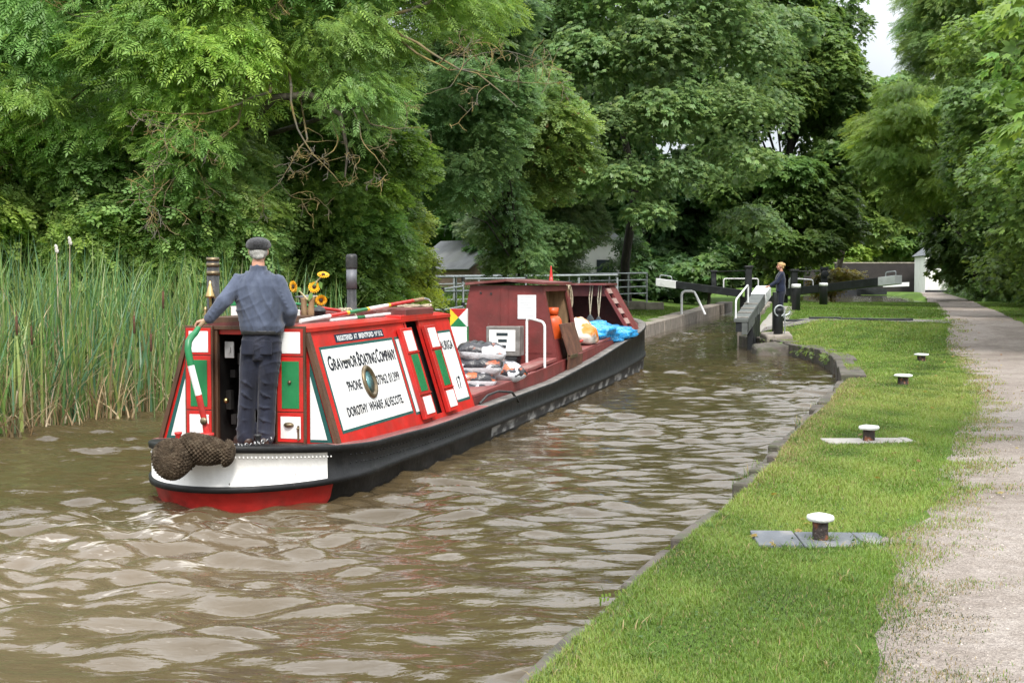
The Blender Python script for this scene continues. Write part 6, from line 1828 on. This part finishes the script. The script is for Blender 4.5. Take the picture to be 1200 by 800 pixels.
for k, (x, y, cz_, rx, rz, c, lb) in enumerate(((2.5, 72, 9, 5, 8, (.028, .056, .018), 'dark tree behind the left half of the great sycamore'), (9.5, 93, 9.5, 5.5, 9, (.024, .050, .016), 'dark tree behind the trunk of the great sycamore'), (-1.5, 92, 11, 6, 9, (.036, .066, .020), 'dark tree rising well behind the pale shed'))):
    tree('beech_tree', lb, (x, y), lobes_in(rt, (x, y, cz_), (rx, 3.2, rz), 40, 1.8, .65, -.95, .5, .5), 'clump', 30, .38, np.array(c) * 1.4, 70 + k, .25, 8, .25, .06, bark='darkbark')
# 8 tall tree right of the sycamore, above the woman
t8 = lobes_in(rt, (17.2, 83, 11), (4.0, 3.5, 9.6), 56, 1.7, .62, -.95, .55, .5) + [(20.9, 85, 15.6, 1.7, 1.5, 1.5), (21.3, 85, 18.0, 1.7, 1.5, 1.5), (20.9, 85, 20.4, 1.7, 1.5, 1.5), (19.3, 85, 11.3, 1.9, 1.5, 1.7), (19.8, 85, 8.6, 1.7, 1.5, 1.3), (13.5, 84, 10.2, 2.0, 1.5, 1.6), (12.6, 84, 12.5, 2.0, 1.5, 1.7), (21.0, 82, 13.5, 1.6, 1.5, 1.5), (20.9, 82, 10.5, 1.4, 1.4, 1.2), (14.6, 80, 5.5, 1.4, 1.3, .9), (16, 79.5, 4.2, 1.5, 1.3, .9), (18.5, 79.5, 4.0, 1.5, 1.3, .9), (20.4, 81, 5, 1.4, 1.3, .9), (13.2, 82, 7.5, 1.6, 1.5, 1)]
tree('lime_tree', 'tall deep green lime tree behind the woman, narrow crown to the top edge', (17.2, 84), t8, 'clump', 42, .29, (.050, .088, .024), 81, .30, 12, .24, .10, bark='darkbark')
tree('elder_bush', 'leafy shrub with big pale leaves behind the far lock gate post', (12.2, 82), lobes_in(rt, (12.4, 82, 2.2), (2.0, 1.0, 1.5), 18, .7, .7, -.9, .5, .4), 'palm', 26, .34, (.050, .095, .030), 82, .1, 8, .22, .08, 'bush')
tree('elder_bush', 'dark undergrowth left of the far lock gate, below the sycamore', (7.5, 84), lobes_in(rt, (7.5, 84, 2.2), (4.4, 1.4, 1.7), 34, .8, .7, -.9, .5, .4), 'palm', 24, .34, (.034, .070, .022), 83, .1, 8, .22, .05, 'bush')
tree('garden_shrub', 'small shrub with yellow and reddish flowers by the right hand gate', (20.5, 84), lobes_in(rt, (20.6, 84, 1.7), (1.6, .8, .9), 14, .5, .8, -.9, .4, .4), 'twig', 60, .30, (.085, .095, .022), 84, .06, 6, .3, .5, 'bush', dead=.06)
# far bright trees over the bridge
for k, (x, y, cz_, rx, rz, c, lb) in enumerate(((44, 176, 8.5, 5, 7.5, (.100, .145, .030), 'bright yellow green tree directly above the brick bridge'), (52, 182, 9, 5.5, 8, (.062, .105, .028), 'green tree right of the bright one, above the bridge'), (37, 172, 8, 4.5, 7, (.080, .125, .030), 'bright green tree above the left end of the bridge'), (60, 180, 9, 6, 8, (.060, .1, .028), 'far green tree behind the white cottage'))):
    tree('far_tree', lb, (x, y), lobes_in(rt, (x, y, cz_), (rx, 4, rz), 40, 2.0, .65, -.95, .5, .5), 'clump', 9, .75, c, 90 + k, .3, 8, .2, .12, group=None)
tree('poplar', 'tall mid green tree in the distance below the gap of sky', (30.0, 124), lobes_in(rt, (34.3, 119, 13), (5.4, 3.5, 7.6), 60, 1.8, .65, -.95, .5, .5), 'clump', 13, .6, (.055, .095, .024), 99, .3, 10, .22, .14)
# 10/11 trees along the right of the towpath
tree('robinia', 'pale yellow green feathery tree reaching left over the gap of sky', (28.5, 80), lobes_in(rt, (24.0, 74, 9.6), (4.1, 3.2, 4.2), 52, 1.25, .6, -.9, .5, .4), 'pinnate', 44, .40, (.080, .128, .028), 101, .22, 10, .2, .12, bark='darkbark')
tree('ash_tree', 'tall ash rising at the top right of the sky gap', (27, 66), [(21.7, 70, 17.0, 1.1, 1, .8), (21.6, 70, 15.6, 1.0, 1, .8), (21.3, 70, 14.2, .9, .9, .6), (20.2, 62, 14.6, 1.2, 1.1, .9), (19.7, 62, 13.0, 1.0, 1, .6), (20.9, 62, 12.2, 1.3, 1.1, .9), (19.6, 62.5, 15.6, 1.0, 1, .7)] + lobes_in(rt, (23.7, 63, 14.2), (4.6, 3.4, 5.0), 58, 1.35, .6, -.9, .5, .4), 'pinnate', 44, .38, (.066, .112, .034), 102, .28, 12, .22, .14)
rr4 = [(27.5, 84, 2.9, .9, .8, .9), (27.4, 84, 3.8, .8, .8, .8), (27.3, 84, 4.4, 1.0, .9, .8), (27.4, 82, 4.3, 1.3, 1, 1.0), (28.3, 82, 2.6, 1.2, 1, 1.1), (27.0, 82, 6.5, 1.6, 1.3, 1.2), (26.6, 82, 8.6, 1.7, 1.4, 1.3), (28.0, 80, 3.6, 1.3, 1, 1.1)] + lobes_in(rt, (31.4, 82, 8.0), (4.6, 4, 7.4), 64, 1.6, .65, -.9, .5, .4)
tree('lime_tree', 'dark leafy tree beside the white cottage, farthest of the towpath trees', (33.5, 83), rr4, 'clump', 40, .30, (.044, .080, .022), 103, .3, 12, .24, .10)
tree('lime_tree', 'full dark green tree on the right, second along the towpath from the cottage', (26.5, 59), lobes_in(rt, (24.6, 58, 7.2), (4.9, 3.6, 7.6), 72, 1.4, .65, -.95, .5, .4), 'palm', 52, .20, (.048, .086, .022), 104, .3, 14, .24, .12)
tree('lime_tree', 'broad green tree on the right, its boughs hanging over the towpath bend', (21.5, 43), lobes_in(rt, (18.9, 42, 7.0), (4.5, 3.4, 6.8), 74, 1.25, .65, -.95, .5, .4), 'palm', 60, .175, (.056, .094, .024), 105, .3, 14, .24, .14)
tree('lime_tree', 'nearest full tree at the right edge behind the maple spray', (17.5, 30), lobes_in(rt, (15.3, 29.5, 5.8), (4.0, 3.2, 5.8), 70, 1.1, .65, -.95, .5, .4), 'palm', 80, .15, (.054, .094, .022), 106, .3, 14, .24, .14)
tree('hedge', 'shaggy dark hedge along the right of the towpath under the trees', (16.6, 36), [(14.4 + .335 * (y - 30) + rt.normal(0, .25), y, 1.1 + z, .9, .9, .7) for y in np.arange(27, 76, 1.25) for z in (.2, 1.3)] + [(float(np.interp(y, PY, PR)) + 1.4 + rt.normal(0, .3), y, 1.2 + z, 1.1, 1.1, .9) for y in np.arange(78, 136, 2.0) for z in (.2, 1.6, 3.0)], 'twig', 45, .26, (.036, .070, .018), 107, .06, 14, .28, .12, 'hedge')
# 12 maple bough near the camera
mp_l = [(4.25, 10.9, 4.0, .34, .4, .22), (4.12, 10.9, 3.62, .26, .35, .17), (4.28, 10.8, 3.15, .24, .35, .17), (4.05, 10.9, 3.42, .18, .22, .10), (4.45, 10.9, 2.85, .22, .3, .14), (4.6, 11, 3.7, .4, .5, .3), (5.2, 11, 3.6, .6, .6, .5), (5.5, 11.2, 4.5, .7, .6, .5), (5.9, 11.4, 3.3, .7, .6, .5), (6.6, 12, 4.6, 1.2, 1.0, .9), (7.2, 12.4, 3.6, 1.0, 1.0, .8)]
tree('maple_tree', 'maple with big lobed leaves reaching into the top right corner', (9.4, 14), mp_l, 'palm', 60, .13, (.062, .112, .026), 111, .16, 9, .24, .14, dead=.015)
# woods behind everything
rs = np.random.default_rng(120)
wl_ = [(x + rs.normal(0, 3), (150 if x < 14 else 250) - .25 * abs(x) + rs.normal(0, 6), rs.uniform(2, 19) , 4.5, 3, 3.2) for x in np.arange(-170, 14, 2.0) for _ in range(3)]
wl_ += [(x + rs.normal(0, 3), 262 + rs.normal(0, 6), rs.uniform(2, 21), 5, 3, 3.4) for x in np.arange(10, 200, 2.4) for _ in range(3)]
P, N, A, S, C = bough_leaves(rs, wl_, 1.5, 1.5, (.040, .072, .022), .2, .10)
tag(spray_mesh('woods', 'clump', P, N, A, S, C), kind='stuff')
# leafy undergrowth on the left slopes
rs = np.random.default_rng(121)
ul = [(x + rs.normal(0, .4), y, gz(x, y) + .15, .7, .6, .45) for x, y in zip(rs.uniform(-14, -3.6, 60), rs.uniform(27, 33, 60))] + [(x, y, gz(x, y) + .1, .7, .6, .35) for x, y in zip(rs.uniform(-6, 3, 40), rs.uniform(62, 68, 40))]
P, N, A, S, C = bough_leaves(rs, ul, 55, .26, (.050, .088, .022), .3, .15)
tag(spray_mesh('undergrowth', 'twig', P, N, A, S, C), kind='stuff')

# ------------------------------------------------------------------ grass
def blades(name, x, y, z, h, w, lean, tint, mtl, segs=2, droop=.5, kind='stuff', seed=0):
    """curved tapering blades as strips"""
    rs = np.random.default_rng(seed)
    n = len(x)
    az = rs.uniform(0, 2 * math.pi, n); fa = az + rs.normal(math.pi / 2, .5, n)
    V = np.zeros((n, 2 * segs + 1, 3)); 
    for k in range(segs + 1):
        t = k / segs
        off = lean * h * (t ** 1.7)
        cx = x + np.cos(az) * off; cy = y + np.sin(az) * off
        cz = z + h * (t - droop * lean * t ** 3)
        ww = w * (1 - t ** 1.6) / 2
        if k < segs:
            V[:, 2 * k] = np.stack([cx - np.cos(fa) * ww, cy - np.sin(fa) * ww, cz], -1)
            V[:, 2 * k + 1] = np.stack([cx + np.cos(fa) * ww, cy + np.sin(fa) * ww, cz], -1)
        else: V[:, 2 * k] = np.stack([cx, cy, cz], -1)
    k = 2 * segs + 1
    F = []
    for q in range(segs - 1): F += [(2 * q, 2 * q + 1, 2 * q + 3), (2 * q, 2 * q + 3, 2 * q + 2)]
    F.append((2 * segs - 2, 2 * segs - 1, 2 * segs))
    FF = (np.array(F)[None] + (np.arange(n) * k)[:, None, None]).reshape(-1, 3)
    o = np_mesh(name, V.reshape(-1, 3), FF, mtl, tint=np.repeat(tint, k, axis=0), smooth=True)
    return tag(o, kind=kind)
def vnoise(x, y, s, seed):
    r = np.random.default_rng(seed); a = 0
    for k in range(6):
        th_ = r.uniform(0, 6.28); f = s * r.uniform(.6, 1.8)
        a = a + np.sin((x * math.cos(th_) + y * math.sin(th_)) * f + r.uniform(0, 6.28))
    return a / 6 ** .5 / 1.3
def lawn(ylo, yhi, n, hmin, hmax, w, seed, xlo=None, xhi=None):
    rs = np.random.default_rng(seed)
    y = rs.uniform(ylo, yhi, n)
    a = xR(y) + .03 if xlo is None else np.full(n, xlo); b = (path_l(y) + .55) if xhi is None else np.full(n, xhi)
    x = a + (b - a) * rs.random(n)
    into = (x - path_l(y)) / .55
    cov = 1 - smooth01(-.5, .75, into + .45 * vnoise(x, y, 6, 77) + .25 * vnoise(x, y, 15, 78))
    keep = rs.random(n) < np.clip(cov, 0, 1) ** 1.3
    # worn ground and slabs
    keep &= ~((np.abs(x - 1.955) < .42) & (np.abs(y - 8.27) < .23)) & ~((np.abs(x - 3.655) < .45) & (np.abs(y - 13.40) < .20))
    thin = smooth01(-1.4, .1, into * .55 / .55) * .45
    keep &= rs.random(n) > thin
    x, y = x[keep], y[keep]; into = into[keep]; n = len(x)
    dr = (x - xR(y))
    g1 = vnoise(x, y, 1.4, 3); g2 = vnoise(x, y, 4.5, 4); g3 = vnoise(x, y, .55, 5)
    h = rs.uniform(hmin, hmax, n) * (1 + .35 * g2 + .2 * g1) * np.where(into > -.2, .75, 1.0)
    h = np.maximum(h, .010) * (1 + .6 * np.exp(-(dr / .2) ** 2))
    base = np.array([.128, .212, .036])
    c = base[None] * (1 + .34 * g1[:, None] + .26 * g2[:, None] + rs.normal(0, .20, (n, 1)))
    yl = np.clip(.34 * g3 + .30 * g1 + .22 * g2 + rs.normal(.08, .18, n), 0, .9)
    c = c * (1 - yl[:, None]) + np.array([.25, .265, .075]) * yl[:, None]
    straw = (rs.random(n) < .05 + .50 * np.exp(-(dr / .42) ** 2) * smooth01(9, 13, y) * (1 - smooth01(23, 27, y)) * 1.1 + .45 * smooth01(-.6, .1, into)) 
    c[straw] = np.array([.30, .235, .115]) * rs.uniform(.6, 1.15, (straw.sum(), 1))
    return x, y, ground(x, y) + .002 + .013 * smooth01(-.75, -.6, into), h, w * rs.uniform(.7, 1.3, n), rs.uniform(.2, 1.0, n), np.clip(c, .01, .6)
X = [np.concatenate(q) for q in zip(lawn(3.9, 9.5, 150000, .018, .042, .0042, 1), lawn(9.5, 18, 120000, .022, .050, .0065, 2), lawn(18, 30, 80000, .028, .060, .011, 3), lawn(30, 40, 34000, .03, .07, .018, 4))]
blades('grass', *X[:6], X[6], GRASSM, 2, .5, seed=1)
# grass over the rest of the lock side and the left lawn, and the verge right of the path
def verge(ylo, yhi, n, f, hmin, hmax, w, seed):
    rs = np.random.default_rng(seed); y = rs.uniform(ylo, yhi, n); a, b = f(y); x = a + (b - a) * rs.random(n)
    g1 = vnoise(x, y, .8, seed + 1)
    c = np.array([.105, .180, .028])[None] * (1 + .2 * g1[:, None] + rs.normal(0, .18, (n, 1)))
    s = rs.random(n) < .05; c[s] = (.24, .20, .09)
    return x, y, ground(x, y), rs.uniform(hmin, hmax, n), w * rs.uniform(.7, 1.3, n), rs.uniform(.2, 1, n), np.clip(c, .01, .6)
X = [np.concatenate(q) for q in zip(
    verge(42.5, 74, 40000, lambda y: (xR(y) + 1.6, path_l(y) - .1), .03, .08, .03, 11),
    verge(44, 75, 50000, lambda y: (xL(y) - 9, xL(y) - .85), .03, .08, .03, 12),
    verge(6, 24, 40000, lambda y: (path_r(y) - .15, path_r(y) + 5), .03, .09, .009, 13),
    verge(24, 70, 60000, lambda y: (path_r(y) - .25, path_r(y) + 4), .04, .14, .022, 14),
    verge(30, 46, 16000, lambda y: (xL(y) - 6, xL(y) - .3), .08, .30, .018, 15),
    verge(30, 80, 24000, lambda y: (xL(y) - 26, xL(y) - 7), .08, .25, .04, 16))]
blades('grass', *X[:6], X[6], GRASSM, 2, .5, seed=2)

# ------------------------------------------------------------------ reeds
def reedset(n, seed, hlo, hhi, w, ylo, yhi, inner, outer, lean, cols, segs=6, droop=.4):
    rs = np.random.default_rng(seed); y = rs.uniform(ylo, yhi, n)
    q = rs.random(n) ** .8
    x = xL(y) + .35 + inner - q * (inner + outer)
    tuft = vnoise(x, y, 2.6, seed); k = rs.random(n) < (.62 + .4 * tuft)
    x, y, q = x[k], y[k], q[k]; n = len(x)
    c = np.array(cols)[rs.integers(0, len(cols), n)] * rs.uniform(.65, 1.25, (n, 1))
    h = rs.uniform(hlo, hhi, n) * (1 + .10 * vnoise(x, y, 1.2, seed + 3)) * (.82 + .18 * smooth01(0, .5, q))
    return x, y, np.maximum(ground(x, y), -.1), h, w * rs.uniform(.6, 1.3, n), rs.uniform(*lean, n), np.clip(c, .01, .6)
green = [(.12, .225, .060), (.095, .20, .065), (.17, .255, .070), (.09, .185, .10), (.22, .275, .085)]
straw = [(.44, .35, .20), (.34, .25, .14), (.24, .165, .085), (.50, .43, .28)]
X = [np.concatenate(q) for q in zip(reedset(6800, 5, 1.35, 2.65, .040, 13.5, 25.5, .35, 3.0, (.03, .42), green), reedset(1300, 6, 1.2, 2.4, .030, 13.5, 25.5, .35, 2.4, (.2, .95), green + straw[:1]),
    reedset(2200, 7, .5, 1.4, .020, 13.5, 25.0, .5, .9, (.15, .9), straw), reedset(500, 8, .4, 1.0, .03, 13.5, 25, .55, .5, (.6, 1.5), straw), reedset(900, 9, 1.2, 2.1, .014, 13.5, 25, .4, 1.5, (.05, .3), straw + green[:1]))]
blades('reeds', *X[:6], X[6], REEDM, 6, .35, seed=3)
def cattail(x, y, h, fluffy, label, grp):
    t = thing('cattail', label, 'bulrush', (x, y, gz(x, y)), 0, grp)
    l_ = random.Random(int(x * 1000)).uniform(-.06, .06)
    m = MB(); m.tube([(0, 0, 0), (l_ * .4, 0, h * .5), (l_, 0, h)], [.012, .010, .006], 6); m.build('stalk', M['strawstalk'] if fluffy else REEDSTALK, t)
    m = MB()
    if fluffy: m.ball((l_, 0, h - .03), (.024, .024, .062), 10, 8); m.ball((l_ + .01, 0, h - .06), (.026, .02, .035), 8, 6); m.ball((l_ - .008, -.01, h + .01), (.018, .018, .03), 8, 6)
    else: m.lathe([(.004, -.13), (.017, -.12), (.019, 0), (.017, .12), (.005, .13), (.004, .20), (0, .21)], 10, Matrix.Translation((l_, 0, h - .12)))
    m.build('seed_head', M['fluff'] if fluffy else M['cattail'], t)
REEDSTALK = mat('green_stalk', (.10, .14, .045), .6, jitter=.2)
for px_, Yd, zt, fl_, lb in ((20, 17.0, 2.25, 0, 'brown bulrush standing near the left edge of the reed bed'), (40, 17.6, 2.10, 0, 'brown bulrush just left of the two fluffy white ones'), (158, 18.4, 2.22, 0, 'brown bulrush right of the fluffy ones, above the reed tops'), (194, 19.4, 2.55, 0, 'tallest brown bulrush, near the boat end of the reed bed'), (181, 18.8, 1.95, 0, 'lower leaning brown bulrush below the tallest one'), (69, 19.0, 2.38, 1, 'left hand of two bulrushes gone to white fluff'), (81, 19.2, 2.50, 1, 'right hand and taller of two bulrushes gone to white fluff')):
    cattail((px_ - 600) / 1540 * Yd, Yd, zt - .1, fl_, lb, 'bulrushes in the reed bed')
rs = np.random.default_rng(140)
tx, ty = [], []
for k in range(150):
    y0 = 4.2 + 24 * rs.random() ** 1.5; a = xR(y0); b = path_l(y0)
    q = rs.random(); q = q * .12 if rs.random() < .35 else q
    x0 = a + .02 + (b - a) * q; n_ = int(rs.uniform(12, 45)); sg = rs.uniform(.02, .10)
    tx.append(x0 + rs.normal(0, sg, n_)); ty.append(y0 + rs.normal(0, sg, n_))
for x0, y0, w_ in ((1.6, 8.0, .35), (2.2, 8.0, .3), (3.5, 13.15, .4), (1.955, 8.27, .08)):
    n_ = 130; tx.append(x0 + rs.normal(0, w_ * .6, n_)); ty.append(y0 + rs.normal(0, .035, n_))
tx, ty = np.concatenate(tx), np.concatenate(ty); n = len(tx)
c = np.array([.085, .155, .028]) * rs.uniform(.6, 1.4, (n, 1)); s_ = rs.random(n) < .15; c[s_] = (.30, .24, .11)
blades('grass', tx, ty, ground(tx, ty) + .013 * (tx > path_l(ty) - .35), rs.uniform(.035, .095, n), rs.uniform(.004, .008, n), rs.uniform(.4, 1.3, n), c, GRASSM, 3, .5, seed=6)
# clover and daisies in the turf
n = 1700; y = 4 + 20 * rs.random(n) ** 1.5; x = xR(y) + .3 + rs.random(n) * np.maximum(.1, path_l(y) - xR(y) - .4); k = vnoise(x, y, 1.6, 50) > .35; x, y = x[k], y[k]; n = len(x)
P = np.stack([x, y, ground(x, y) + rs.uniform(.012, .03, n)], -1); N = unit(np.array([0, 0, 1.0]) + rs.normal(0, .3, (n, 3))); A = rs.normal(0, 1, (n, 3)) * np.array([1, 1, .1])
tag(spray_mesh('weeds', 'palm', P, N, A, rs.uniform(.012, .028, n), np.array([.075, .14, .035]) * rs.uniform(.6, 1.3, (n, 1))), kind='stuff')
# tufts and weeds along the stone edge
rs = np.random.default_rng(130)
n = 1500; y = rs.uniform(4.5, 22, n); x = xR(y) + rs.normal(.02, .07, n)
k = vnoise(x, y, 2.2, 9) > .55; x, y = x[k], y[k]; n = len(x)
c = np.array([.075, .135, .028]) * rs.uniform(.6, 1.3, (n, 1)); s = rs.random(n) < .3; c[s] = (.28, .22, .11)
blades('weeds', x, y, np.full(n, .16), rs.uniform(.05, .20, n), rs.uniform(.004, .010, n), rs.uniform(.3, 1.2, n), c, GRASSM, 3, .5, seed=5)
ivy = [(float(xR(y)) + .02, y, z, .16, .14, .10) for y, z in zip(rs.uniform(28, 37, 26), rs.uniform(.08, .30, 26))] + [(float(xR(y)), y, .12, .07, .07, .06) for y in (7.4, 8.6, 9.1, 12.2)]
P, N, A, S, C = bough_leaves(rs, ivy, 90, .07, (.060, .10, .022), .3, .25)
tag(spray_mesh('weeds', 'twig', P, N, A, S, C), kind='stuff')
# loose stones on the towpath, fallen leaves
rs = np.random.default_rng(131)
n = 5200; y = 3.6 + 15 * rs.random(n) ** 1.6; q = rs.random(n); x = path_l(y) - .1 + q * (path_r(y) - path_l(y) + .1)
T = np.array([(0, 0, .8), (1, 0, 0), (-.3, .9, .1), (-.6, -.8, 0), (.3, -.7, .5)]); TF = np.array([(0, 1, 2), (0, 2, 3), (0, 3, 4), (0, 4, 1)])
a = rs.uniform(0, 6.28, n); sc = rs.uniform(.003, .0085, n)
ca, sa = np.cos(a), np.sin(a)
V = np.stack([T[None, :, 0] * ca[:, None] - T[None, :, 1] * sa[:, None], T[None, :, 0] * sa[:, None] + T[None, :, 1] * ca[:, None], np.repeat(T[None, :, 2], n, 0)], -1) * sc[:, None, None] * rs.uniform(.7, 1.4, (n, 1, 3)) + np.stack([x, y, ground(x, y) + .012], -1)[:, None, :]
c = np.array([.33, .29, .25]) * rs.uniform(.45, 1.5, (n, 1))
STONEM = bpy.data.materials.new('loose_stones'); STONEM.use_nodes = True
_n = STONEM.node_tree.nodes; _a = _n.new('ShaderNodeAttribute'); _a.attribute_name = 'tint'; STONEM.node_tree.links.new(_a.outputs['Color'], _n['Principled BSDF'].inputs['Base Color']); _n['Principled BSDF'].inputs['Roughness'].default_value = .9
tag(np_mesh('gravel', V.reshape(-1, 3), (TF[None] + (np.arange(n) * 5)[:, None, None]).reshape(-1, 3), STONEM, tint=np.repeat(c, 5, 0)), kind='stuff')
n = 260; y = 8 + 50 * rs.random(n) ** 1.3; x = xR(y) + .3 + rs.random(n) * (path_r(y) + 1 - xR(y)); n = len(x)
P = np.stack([x, y, ground(x, y) + .04], -1); N = unit(np.array([0, 0, 1.0]) + rs.normal(0, .3, (n, 3))); A = rs.normal(0, 1, (n, 3)) * np.array([1, 1, .1])
C = np.array([(.30, .22, .06), (.22, .12, .05), (.34, .28, .10)])[rs.integers(0, 3, n)]
tag(spray_mesh('leaves', 'palm', P, N, A, rs.uniform(.03, .06, n), C), kind='stuff')
